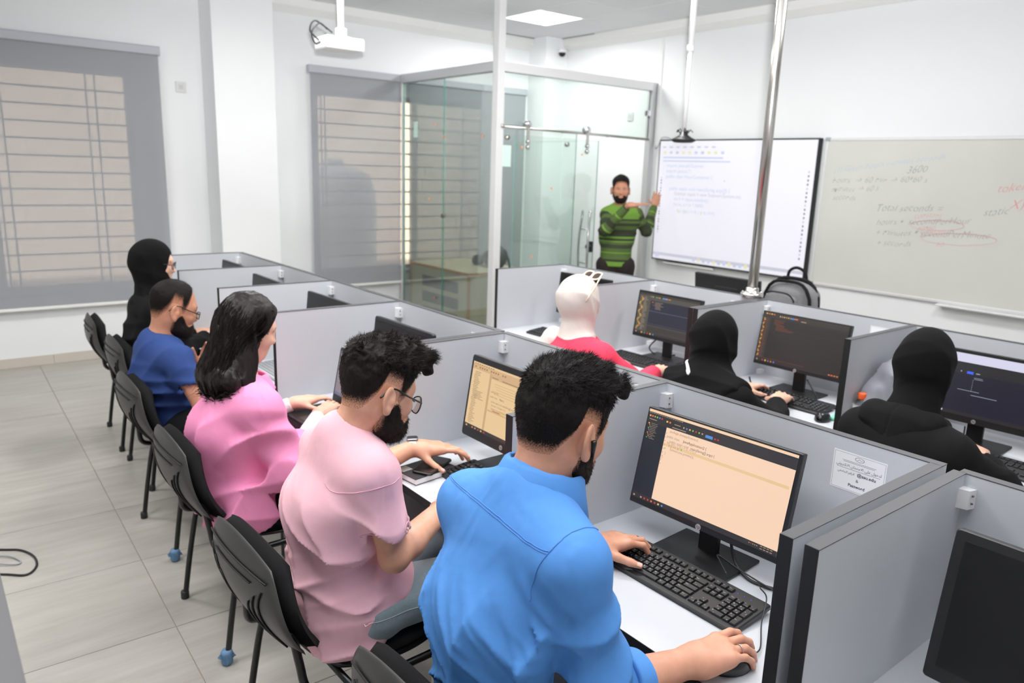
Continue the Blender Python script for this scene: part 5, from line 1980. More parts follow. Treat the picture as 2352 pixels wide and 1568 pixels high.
# ---------------------------------------------------------------- the man in the blue shirt
def person_blue():
    J = seated((0.85, 1.085, 0.585), Kx=0.42)
    J.update(T=(0.835, 1.075, 0.90), C=(0.905, 1.065, 1.175), Ls=(0.885, 1.235, 1.065), Rs=(0.885, 0.905, 1.07), Le=(1.03, 1.385, 0.83), Lw=(1.325, 1.295, 0.80), Re=(0.935, 0.855, 0.815), Rw=(1.158, 0.832, 0.792))
    b = Body('man in a bright blue shirt reaching for his mouse', (0.88, 1.10, 0.0), J, (0.985, 1.066, 1.268), 0.10, 0.33, 0.03, 0.98, SK_TAN)
    j = b.J
    cr = dict(index=(0.10, 0.42, 0.42), middle=(0.16, 0.48, 0.5), ring=(0.22, 0.55, 0.55), pinky=(0.25, 0.5, 0.5))
    chR, frR = hand_chains(j['Rw'], (0.975, -0.20, 0.10), (-0.08, -0.05, 1), 1, cr, 0.9, 1.06, (0.25, 0.2), 0.6, 0.5)
    cl = dict(index=(0.35, 0.75, 0.5), middle=(0.25, 0.7, 0.5), ring=(0.3, 0.7, 0.5), pinky=(0.35, 0.6, 0.5))
    chL, frL = hand_chains(j['Lw'], (0.95, -0.30, 0.10), (-0.15, 0.12, 1), -1, cl, 0.8, 1.04, (0.15, 0.1), 0.85, 0.25)
    body = b.body({'R': (chR, frR), 'L': (chL, frL)}, 0.0031, forearm_r=(0.040, 0.028))
    nails(b.root, chR, frR, M_NAIL, ('index', 'middle', 'ring', 'pinky'))
    nails(b.root, chL, frL, M_NAIL, ('index', 'middle', 'ring', 'thumb'))
    # ring on the ring finger
    p = chR['ring'][0]
    ax = unit(p[1] - p[0])
    c = p[0] + (p[1] - p[0]) * 0.62 - np.array(b.root.location)
    u = np.cross(ax, A(0, 0, 1)); u = unit(u); v = np.cross(ax, u)
    MB().tube([tuple(c + ax * o_ + (u * math.cos(q) + v * math.sin(q)) * 0.0102) for o_ in (0,) for q in np.linspace(0, 2 * math.pi, 24, endpoint=False)], 0.0022, 8, close=True, flat=0.55).build('finger_ring', M_STEEL, b.root)

    cuff_c = j['Re'] + 0.34 * (j['Rw'] - j['Re'])

    def shirt(P, fold=True):
        d = b.torso(P, 0.010, 1.28, 0.100)
        d = smin(d, d_cone(P, j['P'] - A(0, 0, 0.06), j['P'] + A(0, 0, 0.1), 0.116, 0.106, b.lat, 1.22), 0.03)
        for sd in 'LR':
            e, w = j[sd + 'e'], j[sd + 'w']
            t = 0.30 if sd == 'R' else 0.75
            q = e + t * (w - e)
            sl_ = d_cone(P, j[sd + 's'] + A(0, 0, -0.006), e, 0.059, 0.056)
            sl_ = smin(sl_, smax(d_cone(P, e, q, 0.056, 0.050), plane_cut(P, q, w - e), 0.004), 0.02)
            d = smin(d, sl_, 0.03)
        if fold:
            z = P[:, 2]
            back = sstep(-(P - j['T']) @ unit(A(1, 0, -0.25)), -0.02, 0.06)
            low = sstep(1.05 - z, 0.0, 0.16)
            low2 = sstep(0.88 - z, 0.0, 0.2)
            d = d - back * low * 0.017 * folds(P, (0.1, -0.25, 1), (0, 1, 0.2), 9, 2.6, 1.3, 1.7, 2.4, 0.25, 0.55)
            d = d - back * low * 0.013 * folds(P, (0.1, 0.75, 0.7), (0, 0.7, -0.75), 13, 3.6, 1.4, 4.4, 3.0, 0.3, 0.6)
            d = d - back * low2 * 0.015 * folds(P, (0, 1, -0.35), (0.1, 0.35, 1), 19, 4.0, 1.3, 8.1, 3.6, 0.28, 0.55)
            d = d - back * low * 0.006 * folds(P, (0.1, 0.5, 0.8), (0, 0.8, -0.5), 27, 6.0, 1.5, 3.1, 3.0, 0.3, 0.55)
            r = d_cone(P, j['Rs'], j['Re'], 0.0, 0.0)
            ax_ = unit(j['Re'] - j['Rs'])
            tt = (P - j['Rs']) @ ax_ / np.linalg.norm(j['Re'] - j['Rs'])
            sl = sstep(0.095 - r, 0.0, 0.03) * sstep(tt, 0.15, 0.4)
            d = d - sl * 0.017 * folds(P, np.cross(ax_, A(0.6, 0.8, 0)), ax_ + A(0.5, 0.3, 0), 13, 5, 1.2, 2.2, 1.8, 0.3, 0.7)
            pit = np.exp(-((P - (j['Rs'] + A(-0.03, 0.05, -0.10))) ** 2).sum(1) / 0.005)
            d = d - pit * 0.018 * folds(P, (0.2, 0.6, 0.8), (0, -0.8, 0.6), 22, 4, 0.8, 4.1, 1.8, 0.2, 0.5)
            d = d - 0.0012 * ridge(P, ((0.2, 0.3, 1), (0, 1, 0), (1, 0, 0)), (20, 70, 60), 1.2)
        # neck opening and lower hem
        nk = unit(b.wpt((-0.035, 0, -0.05)) - j['C'])
        d = smax(d, -d_cone(P, j['C'] + A(0.03, 0, 0) + nk * 0.03, j['C'] + A(0.03, 0, 0) + nk * 0.2, 0.058, 0.075), 0.006)
        d = smax(d, -(P[:, 2] - 0.50), 0.01)
        return d
    M_BLUE = cloth('blue cotton', rgb(78, 133, 198), 0.72, 1400, 0.25, 0.0, 0.03, 0.45)
    pts = [j[k] for k in ('P', 'T', 'C', 'Ls', 'Rs', 'Le', 'Re')] + [j['Le'] + 0.8 * (j['Lw'] - j['Le']), cuff_c]
    sh = b.garment('shirt', shirt, pts, 0.17, 0.0052, M_BLUE)
    base = lambda P: shirt(P, True)

    # rolled cuff
    def cuff(P):
        e, w = j['Re'], j['Rw']
        a, c = e + 0.20 * (w - e), e + 0.40 * (w - e)
        d = d_cone(P, a, c, 0.060, 0.056) - 0.003 * ridge(P, (np.cross(w - e, A(0, 0, 1)), w - e, A(0, 0, 1)), (6, 60, 12), 0.4)
        d = smax(d, plane_cut(P, c, w - e), 0.006)
        d = smax(d, plane_cut(P, a, e - w), 0.006)
        return smax(d, -d_cone(P, e + 0.30 * (w - e), w, 0.050, 0.046), 0.004)
    b.garment('cuff', cuff, [j['Re'], cuff_c], 0.09, 0.0036, M_BLUE)

    # collar: a stand with a turned-down fall
    off = np.array(b.root.location)
    nk = unit(b.wpt((-0.03, 0, -0.05)) - (j['C'] + A(0.02, 0, -0.02)))
    fw = unit(A(1, 0.05, 0) - nk * (A(1, 0.05, 0) @ nk))
    sd = np.cross(nk, fw)
    cc = j['C'] + A(0.032, 0, -0.012)
    vs, fs = [], []
    ths = np.linspace(0.32, 2 * math.pi - 0.32, 44)
    for t in ths:
        dr = fw * math.cos(t) + sd * math.sin(t)
        fr_ = 0.5 + 0.5 * math.cos(t)
        rx = 0.070 + 0.006 * fr_
        prof = [(rx + 0.004, -0.012), (rx - 0.003, 0.020), (rx - 0.002, 0.038 - 0.012 * fr_), (rx + 0.003, 0.041 - 0.012 * fr_), (rx + 0.011, 0.034 - 0.014 * fr_), (rx + 0.020, 0.010 - 0.02 * fr_), (rx + 0.027 + 0.012 * fr_, -0.018 - 0.045 * fr_), (rx + 0.024 + 0.012 * fr_, -0.021 - 0.045 * fr_), (rx + 0.016, 0.002 - 0.02 * fr_), (rx + 0.006, 0.02 - 0.02 * fr_)]
        for r, z in prof:
            vs.append(tuple(cc + dr * r + nk * (z + 0.0012 * math.sin(9 * t)) - off))
    k = len(prof)
    for i in range(len(ths) - 1):
        for q in range(k - 1):
            fs.append((i * k + q, i * k + q + 1, (i + 1) * k + q + 1, (i + 1) * k + q))
    o = MB().add(vs, fs, smooth=True).build('collar', M_BLUE, b.root)
    # seams
    M_SEAM = mat('blue seam thread', rgb(66, 120, 190), 0.7)

    def seam(pts, r=0.0011, n=40):
        P = np.array([p for p in bez(pts, n // len(pts))])
        P = snap(base, P, 8, 0.0002) - off
        MB().tube([tuple(p) for p in P], r, 5).build('seam', M_SEAM, sh)
    for dz in (0.0, -0.006):
        seam([(0.88, 1.275, 1.10 + dz), (0.835, 1.235, 1.135 + dz), (0.80, 1.12, 1.145 + dz), (0.79, 1.033, 1.14 + dz), (0.79, 0.965, 1.13 + dz), (0.80, 0.92, 1.122 + dz), (0.815, 0.905, 1.118 + dz)])
    seam([(0.942, 0.9, 1.125), (0.878, 0.9, 1.126), (0.825, 0.902, 1.119), (0.805, 0.912, 1.093), (0.80, 0.926, 1.042), (0.81, 0.93, 1.01)], 0.0014, 60)
    b.trousers(cloth('dark trousers', rgb(40, 42, 50)), 0.015)
    b.shoes(mat('dark shoe', rgb(30, 28, 28), 0.5))
    # hair: short faded sides, long top swept into a quiff

    def thick(Q):
        up = sstep(Q[:, 2], 0.045, 0.105)
        side = 0.003 + 0.008 * sstep(Q[:, 2], -0.03, 0.05)
        front = sstep(Q[:, 0], -0.02, 0.09)
        return side * 0.8 + up * (0.008 + 0.010 * front)

    def quiff(Q, d):
        wv = 0.006 * np.sin(Q[:, 1] * 120 + 3 * np.sin(Q[:, 0] * 40)) + 0.006 * (vnoise(Q * 60) - 0.5)
        e = d_cone(Q, (0.050, 0.008, 0.124), (0.120, -0.004, 0.112), 0.029, 0.018, A(0, 1, 0), 1.9) + wv
        e = smin(e, d_cone(Q, (0.105, -0.022, 0.116), (0.126, -0.034, 0.098), 0.016, 0.008, A(0, 1, 0), 1.3) + wv, 0.012)
        return smin(d, e, 0.02)

    def comb(Q, N):
        top = sstep(Q[:, 2], 0.06, 0.11)[:, None]
        D = N * 0.7 + (1 - top) * A(-0.25, 0, -0.8) + top * A(0.75, 0.15, 0.15)
        return D
    hb, _ = b.short_hair(thick, 0.0034, M_HAIR, strands=15000, slen=lambda Q: 0.006 + 0.014 * sstep(Q[:, 2], 0.05, 0.11), comb=comb, noise_amp=0.0045, nfreq=85, extra=quiff, edge=0.045, fade=0.05)
    b.beard(0.008, 0.003, 0.0032, M_BEARD, 2500, slen=0.005)
    b.face()
    # ear bud
    p = b.wpt((-0.006, -0.097, -0.006)) - off
    q = b.wpt((0.004, -0.095, -0.034)) - off
    MB().tube([tuple(p - A(0, 0.0, -0.004)), tuple(p), tuple(q)], [0.0062, 0.0058, 0.0034], 10).build('earbud', M_BLACKG, b.root)
    return b


BLUE = person_blue()
def top_field(b, g, sleeve, r_sl, hem, w=1.32, waist=0.106, fold=None, neck_up=0.012, neck_tilt=0.2, pelvis=0.118, k_sl=0.03, lap=0.0):
    """Upper garment: torso grown by g, sleeves down to the fraction (upper arm, forearm), open neck, hem at a height."""
    j = b.J

    def f(P):
        d = b.torso(P, g, w, waist)
        d = smin(d, d_cone(P, j['P'] - A(0, 0, 0.06), j['P'] + A(0, 0, 0.1), pelvis, pelvis * 0.94, b.lat, 1.28), 0.03)
        if lap:
            fwd = unit(np.cross(b.lat, A(0, 0, 1)))
            d = smin(d, d_cone(P, j['P'] - A(0, 0, 0.03), j['P'] + fwd * lap + A(0, 0, 0.03), pelvis, pelvis * 0.9, b.lat, 1.5), 0.04)
        for sd in 'LR':
            s_, e, w_ = j[sd + 's'], j[sd + 'e'], j[sd + 'w']
            up, lo_ = sleeve
            q = s_ + min(1.0, up) * (e - s_)
            c_ = d_cone(P, s_ + A(0, 0, -0.006), q, r_sl[0], r_sl[1])
            if lo_ > 0:
                c_ = smin(c_, d_cone(P, e, e + lo_ * (w_ - e), r_sl[1], r_sl[2]), 0.02)
            a, dr, rr = (q, e - s_, r_sl[1]) if lo_ <= 0 else (e + lo_ * (w_ - e), w_ - e, r_sl[2])
            dr = unit(dr)
            if lo_ > 0:
                near = np.linalg.norm(P - a.astype(P.dtype), axis=1) < rr + 0.05
                c_ = np.where(near, smax(c_, plane_cut(P, a, dr), 0.005), c_)
            else:
                c_ = smax(c_, plane_cut(P, a, dr), 0.005)
            c_ = smax(c_, -d_cone(P, a - dr * 0.035, a + dr * 0.03, rr - 0.011, rr - 0.009), 0.003)
            d = smin(d, c_, k_sl)
        if fold is not None:
            d = fold(P, d)
        nk = unit(b.wpt((-0.035, 0, -0.05)) - j['C'])
        c0 = j['C'] + A(*(np.array([b.R[0, 0], b.R[1, 0], 0]) * 0.03))
        d = smax(d, -d_cone(P, c0 + nk * (0.02 + neck_up), c0 + nk * 0.2, 0.060, 0.075), 0.006)
        d = smax(d, -(P[:, 2] - hem), 0.01)
        return d
    return f


def person_pink():
    J = seated((0.845, 1.80, 0.585), Kx=0.40, ky=0.12, kz=0.555, ax=0.06)
    J.update(T=(0.822, 1.795, 0.86), C=(0.85, 1.775, 1.085), Ls=(0.872, 1.935, 0.975), Rs=(0.868, 1.645, 0.985), Le=(1.02, 2.06, 0.80), Lw=(1.272, 2.112, 0.828), Re=(0.905, 1.60, 0.762), Rw=(1.124, 1.705, 0.80))
    b = Body('bearded man in a pale pink t-shirt and round glasses', (0.88, 1.80, 0.0), J, (0.938, 1.745, 1.178), 0.0, 0.36, 0.0, 1.0, SK_WARM)
    j = b.J
    cl = dict(index=(0.05, 0.35, 0.3), middle=(0.15, 0.5, 0.4), ring=(0.25, 0.55, 0.4), pinky=(0.2, 0.5, 0.4))
    chL, frL = hand_chains(j['Lw'], (0.86, -0.50, 0.03), (-0.1, 0.1, 1), -1, cl, 1.2, 1.04, (0.3, 0.3), 0.75, 0.65)
    cr = dict(index=(0.3, 0.5, 0.4), middle=(0.3, 0.5, 0.4), ring=(0.3, 0.5, 0.4), pinky=(0.3, 0.5, 0.4))
    chR, frR = hand_chains(j['Rw'], (0.9, 0.42, 0.0), (0, 0, 1), 1, cr, 0.8, 1.03)
    b.body({'R': (chR, frR), 'L': (chL, frL)}, 0.0033, forearm_r=(0.040, 0.027), full_arms='R')
    nails(b.root, chL, frL, M_NAIL, ('index', 'middle', 'thumb'))
    off = np.array(b.root.location)

    def fold(P, d):
        z = P[:, 2]
        back = sstep(-(P - j['T']) @ unit(A(1, 0.25, -0.1)), -0.10, 0.02)
        low = sstep(1.0 - z, 0.0, 0.2)
        d = d - back * low * 0.018 * folds(P, (0.05, 0.4, 1), (0.2, 1, -0.4), 8.5, 2.2, 1.3, 2.7, 2.8, 0.25, 0.55)
        d = d - back * low * 0.016 * folds(P, (0.1, 0.7, 0.75), (0.2, 0.75, -0.65), 9, 2.6, 1.3, 6.4, 3.0, 0.3, 0.6)
        d = d - back * sstep(0.78 - z, 0, 0.15) * 0.015 * folds(P, (0.6, -0.6, -0.3), (0, 0.3, 1), 12, 3.0, 1.2, 9.1, 3.0, 0.25, 0.55)
        ax_ = unit(j['Re'] - j['Rs'])
        sl = sstep(0.09 - d_cone(P, j['Rs'], j['Re'], 0, 0), 0, 0.03)
        d = d - sl * 0.008 * folds(P, ax_ + A(0.3, 0.2, 0), A(1, -0.3, 0.2), 14, 4, 1.1, 3.3, 2.0, 0.3, 0.65)
        return d
    M_PINK = cloth('pale pink jersey', rgb(242, 190, 201), 0.9, 1300, 0.3, 0.0, 0.03, 0.3)
    f = top_field(b, 0.012, (0.74, 0), (0.060, 0.066), 0.462, 1.30, 0.110, fold, 0.010, 0.35, 0.130, lap=0.09)
    sh = b.garment('t_shirt', f, [j[k] for k in ('P', 'T', 'C', 'Ls', 'Rs', 'Re', 'Le')], 0.17, 0.0052, M_PINK)
    # sleeve hem, sleeve seam, neck rib
    M_SEAM = mat('pink seam', rgb(226, 168, 184), 0.8)
    ax = unit(j['Re'] - j['Rs'])
    u = unit(np.cross(ax, A(1, 0, 0)))
    v = np.cross(ax, u)

    def ring(c0, r, q0, q1, n, th, flat=1.0):
        P = np.array([c0 + (u * math.cos(q) + v * math.sin(q)) * r for q in np.linspace(q0, q1, n)])
        P = snap(f, P, 6, 0.0003) - off
        MB().tube([tuple(p) for p in P], th, 5, flat=flat).build('seam', M_SEAM, sh)
    ring(j['Rs'] + 0.60 * (j['Re'] - j['Rs']), 0.070, 0, 2 * math.pi, 50, 0.0012)
    ring(j['Rs'] + A(-0.005, 0.028, -0.02), 0.085, -0.5, 2.3, 40, 0.0013)
    tr, tf = b.trousers(cloth('faded grey blue denim', rgb(128, 142, 148), 0.85, 600, 0.5, 0.05, 0.12), 0.008, 0.080, 0.008, 'jeans', hip=0.088)
    P = np.array([j['HR'] + t * (j['KR'] - j['HR']) + A(0, -0.09, 0.01) for t in np.linspace(-0.2, 1, 30)])
    P = snap(tf, P, 6, 0.0003) - off
    MB().tube([tuple(p) for p in P], 0.0012, 5).build('seam', mat('pale denim thread', rgb(168, 176, 178), 0.8), tr)
    b.shoes(mat('white shoe', rgb(210, 210, 208), 0.6))

    def thick(Q):
        up = sstep(Q[:, 2], 0.04, 0.10)
        side = 0.002 + 0.008 * sstep(Q[:, 2], -0.02, 0.05)
        return side + up * (0.012 + 0.010 * sstep(Q[:, 0], -0.05, 0.08))

    def curls(Q, d):
        wv = 0.010 * (vnoise(Q * 55) - 0.5) + 0.005 * np.sin(Q[:, 1] * 150 + 5 * vnoise(Q * 30))
        e = d_cone(Q, (0.05, 0, 0.132), (0.105, -0.01, 0.120), 0.026, 0.021, A(0, 1, 0), 1.8) + wv
        e = smin(e, d_cone(Q, (0.105, -0.02, 0.118), (0.122, -0.03, 0.088), 0.019, 0.014, A(0, 1, 0), 1.4) + wv, 0.012)
        return smin(d, e, 0.022)

    def comb(Q, N):
        top = sstep(Q[:, 2], 0.05, 0.10)[:, None]
        w = np.stack([np.sin(Q[:, 1] * 90), np.cos(Q[:, 0] * 80), 0 * Q[:, 0]], 1) * 0.6
        return N * 0.7 + (1 - top) * A(-0.2, 0, -0.9) + top * (A(0.8, 0, 0.1) + w)
    b.short_hair(thick, 0.0034, M_HAIR2, strands=12000, slen=lambda Q: 0.005 + 0.014 * sstep(Q[:, 2], 0.05, 0.10), comb=comb, noise_amp=0.006, nfreq=70, extra=curls, edge=0.06, fade=0.065)
    b.beard(0.016, 0.007, 0.0032, M_BEARD2, 5000, slen=0.009)
    b.face()
    b.glasses(0.0235, 0.0235, 0.0019, z=-0.002, x=0.118, square=2.1, drop=0.008)
    # smart watch, bracelet, neck chain
    w = j['Lw'] + frL[1] * -0.004 - off
    fw, up = frL[1], frL[3]
    sd = np.cross(up, fw)
    t = empty('wrist_watch', (0, 0, 0), parent=b.root)
    band(w, fw, sd, 0.0335, 0.0295, 0.024, 0.0022).build('strap', M_WHITEP, t)
    MM = Matrix((tuple(fw) + (0,), tuple(sd) + (0,), tuple(up) + (0,), (0, 0, 0, 1))).transposed()
    MM.translation = Vector(w + up * 0.031)
    MB().rbox((0.040, 0.034, 0.010), 0.009, axis=2, M=MM, ch=0.002).build('watch_case', mat('silver watch case', rgb(150, 152, 156), 0.25, 0.9), t)
    MM2 = MM.copy()
    MM2.translation = Vector(w + up * 0.0365)
    MB().rbox((0.034, 0.029, 0.002), 0.007, axis=2, M=MM2).build('watch_glass', M_BLACKG, t)
    c = j['Rw'] - frR[1] * 0.02 - off
    fw = frR[1]
    u2 = unit(np.cross(fw, A(0, 0, 1)))
    v2 = np.cross(fw, u2)
    MB().tube([tuple(c + (u2 * math.cos(q) + v2 * math.sin(q)) * 0.031) for q in np.linspace(0, 2 * math.pi, 28, endpoint=False)], 0.0014, 6, close=True).build('bracelet', M_ALUW, b.root)

    def nf(P):
        return np.minimum(b.neck(P), b.torso(P, 0.004))
    P = snap(nf, np.array([j['C'] + A(0.03, 0, 0.012) + A(-0.075 * math.cos(q), 0.075 * math.sin(q), 0.004 * math.cos(q)) for q in np.linspace(-1.6, 1.6, 30)]), 5, 0.002) - off
    MB().tube([tuple(p) for p in P], 0.0011, 5).build('neck_chain', M_CHROME, b.root)
    return b


def long_hair(b, m):
    """Straight hair down the back: a body of hair and loose locks over it."""
    j = b.J
    C = j['C']
    tip = A(0.79, 2.715, 0.93)

    def field(P):
        Q = b.loc(P)
        g = Q[:, 2] - hairline(Q[:, 0], [(0.12, 0.10), (0.085, 0.088), (0.072, 0.06), (0.055, 0.012), (0.035, -0.025), (0.02, -0.06), (0.0, -0.2), (-0.2, -0.25)])
        k = sstep(g, -0.004, 0.02)
        d = (f_skull(Q) - 0.017 * k + (1 - sstep(g, -0.01, 0.006)) * 0.02) * b.hs
        a = b.wpt((-0.045, 0.0, 0.0))
        e = d_cone(P, a, C + A(-0.055, 0.0, 0.02), 0.078, 0.070, b.lat, 1.15)
        e = smin(e, d_cone(P, C + A(-0.055, 0.0, 0.02), tip, 0.062, 0.022, b.lat, 2.3), 0.05)
        e = smin(e, d_cone(P, b.wpt((-0.01, -0.075, -0.05)), A(0.875, 2.575, 0.975), 0.028, 0.016, A(1, 0, 0), 1.6), 0.03)
        e = smax(e, -(P[:, 2] - (0.915 + 0.05 * vnoise(P * A(60, 60, 8)))), 0.004)
        d = smin(d, e, 0.03)
        n = vnoise(P * A(150, 150, 9)) - 0.5
        n2 = vnoise(P * A(330, 330, 14) + 5) - 0.5
        n3 = vnoise(P * A(45, 45, 5) + 11) - 0.5
        return d - 0.004 * n - 0.002 * n2 - 0.010 * n3
    lo, hi = bbox([b.hc, tip, C], 0.16)
    off = np.array(b.root.location)
    # loose locks
    vs, fs, nv = [], [], 0
    N = 420
    for k in range(N):
        a = rng.uniform(-2.6, 2.0)
        zt = rng.uniform(-0.02, 0.10)
        q0 = A(-0.012 - 0.09 * math.cos(a) * 1.0, 0.079 * math.sin(a), zt)
        p0 = b.wpt(q0)
        lat = (p0 - b.hc) @ b.lat
        p1 = p0 * 0.5 + C * 0.5 + b.lat * lat * 0.55 + A(-0.045, 0, 0.03)
        p2 = C + b.lat * (lat * 1.3) + A(-0.085, 0, -0.02) + rng.normal(size=3) * 0.008
        p3 = A(tip[0], C[1], 0.91 + rng.uniform(-0.03, 0.06)) + b.lat * (lat * 1.75) + rng.normal(size=3) * A(0.012, 0.02, 0.012)
        pts = np.array([list(p) for p in bez([p0, p1, p2, p3], 5)])
        pts = snap(field, pts, 3, 0.001)
        pts[-4:] += np.linspace(0, 1, 4)[:, None] * rng.normal(size=3) * 0.012
        w = 0.0022 * np.concatenate([[0.4], np.ones(len(pts) - 4), [0.8, 0.5, 0.1]])
        sdv = np.cross(np.gradient(pts, axis=0), A(-1, 0.2, 0.1))
        sdv /= np.linalg.norm(sdv, axis=1, keepdims=True) + 1e-9
        V = np.stack([pts - sdv * w[:, None], pts + A(-0.001, -0.001, 0.0005), pts + sdv * w[:, None]], 1).reshape(-1, 3)
        n = len(pts)
        i = np.arange(n - 1)[:, None] * 3 + nv
        fs.append(np.concatenate([i + np.array([0, 1, 4, 3]), i + np.array([1, 2, 5, 4])]))
        vs.append(V)
        nv += len(V)
    return sdf_obj('hair', [(field, lo, hi, 0.0046)], m, b.root, 0, (np.concatenate(vs), np.concatenate(fs)))


def person_girl():
    J = seated((0.88, 2.71, 0.575), Kx=0.42)
    J.update(T=(0.845, 2.70, 0.79), C=(0.868, 2.695, 0.99), Ls=(0.88, 2.855, 0.905), Rs=(0.895, 2.535, 0.915), Le=(0.99, 2.95, 0.72), Lw=(1.165, 2.885, 0.80), Re=(0.98, 2.50, 0.70), Rw=(1.195, 2.70, 0.80))
    b = Body('woman in a loose pink shirt with long dark hair', (0.9, 2.71, 0.0), J, (0.925, 2.695, 1.172), -0.12, 0.33, 0.0, 0.92, SK_LIGHT)
    j = b.J
    c = dict(index=(0.1, 0.4, 0.3), middle=(0.15, 0.45, 0.3), ring=(0.2, 0.45, 0.3), pinky=(0.2, 0.4, 0.3))
    chL, frL = hand_chains(j['Lw'], (0.98, 0.05, 0.1), (-0.1, 0.0, 1), -1, c, 0.8, 0.9)
    chR, frR = hand_chains(j['Rw'], (0.78, 0.6, 0.12), (-0.1, -0.1, 1), 1, c, 0.8, 0.9)
    b.body({'R': (chR, frR), 'L': (chL, frL)}, 0.0044, forearm_r=(0.034, 0.023))

    def fold(P, d):
        z = P[:, 2]
        back = sstep(-(P - j['T']) @ unit(A(1, 0.4, -0.1)), -0.12, 0.0)
        low = sstep(0.95 - z, 0.0, 0.15)
        d = d - back * low * 0.028 * folds(P, (0.1, -0.25, 1), (0.3, 1, 0.1), 7.5, 2.4, 1.2, 3.7, 2.0, 0.3, 0.6)
        d = d - back * low * 0.022 * folds(P, (0.3, -0.8, 0.5), (0, 0.5, 0.8), 9, 3.0, 1.3, 1.4, 2.4, 0.3, 0.6)
        d = d - sstep(0.09 - d_cone(P, j['Rs'], j['Re'], 0, 0), 0, 0.03) * 0.016 * folds(P, (0.5, 0.6, -0.4), (0.2, 0.2, 1), 11, 4, 1.2, 5.5, 2.0, 0.3, 0.6)
        return d
    M_ROSE = cloth('rose pink cotton', rgb(236, 146, 188), 0.75, 1300, 0.25, 0.0, 0.03, 0.45)
    f = top_field(b, 0.022, (1.0, 0.45), (0.072, 0.074, 0.060), 0.452, 1.34, 0.125, fold, 0.02, 0.3, 0.142, lap=0.08)
    b.garment('shirt', f, [j[k] for k in ('P', 'T', 'C', 'Ls', 'Rs', 'Re', 'Le')] + [j['Lw'], j['Rw']], 0.17, 0.006, M_ROSE)
    # lace under-sleeves
    lace = cloth('white lace', rgb(236, 228, 226), 0.9, 300, 1.0, 0.1, 0.15)
    for sd in 'LR':
        e, w = j[sd + 'e'], j[sd + 'w']

        def fl(P, e=e, w=w):
            d = d_cone(P, e + 0.3 * (w - e), e + 0.93 * (w - e), 0.038, 0.030) - 0.002 * vnoise(P * 160)
            return smax(d, plane_cut(P, e + 0.93 * (w - e), w - e), 0.004)
        b.garment('lace_sleeve', fl, [e, w], 0.05, 0.004, lace)
    # collar
    off = np.array(b.root.location)

    def fc(P):
        Q = P - (j['C'] + A(0.028, 0, 0.0))
        r = np.hypot(Q[:, 0] * 0.95, Q[:, 1])
        d = np.abs(r - (0.073 + 0.5 * np.maximum(0, 0.02 - Q[:, 2]))) - 0.005
        return smax(smax(d, Q[:, 2] - 0.028 + 0.2 * Q[:, 0], 0.004), -(Q[:, 2] + 0.02 + 0.25 * np.maximum(0, Q[:, 0])), 0.004)
    b.garment('collar', fc, [j['C'] + A(0.028, 0, 0)], 0.13, 0.0045, M_ROSE)
    b.trousers(cloth('black trousers', rgb(24, 24, 26)), 0.015)
    b.shoes(mat('black shoe', rgb(24, 24, 25), 0.5))
    long_hair(b, hair_mat('long dark hair', rgb(26, 20, 18), 0.42, None, 0.2))
    b.face()
    p = b.wpt((-0.008, -0.093, -0.044)) - off
    e = empty('earring', (0, 0, 0), parent=b.root)
    for k in range(3):
        MB().lathe([(0.0005, -0.0035), (0.0028, -0.002), (0.003, 0), (0.0028, 0.002), (0.0005, 0.0035)], 10, M=Matrix.Translation(Vector(p - A(0, 0, 0.008 * k)))).build('bead', M_CHROME, e)
    return b


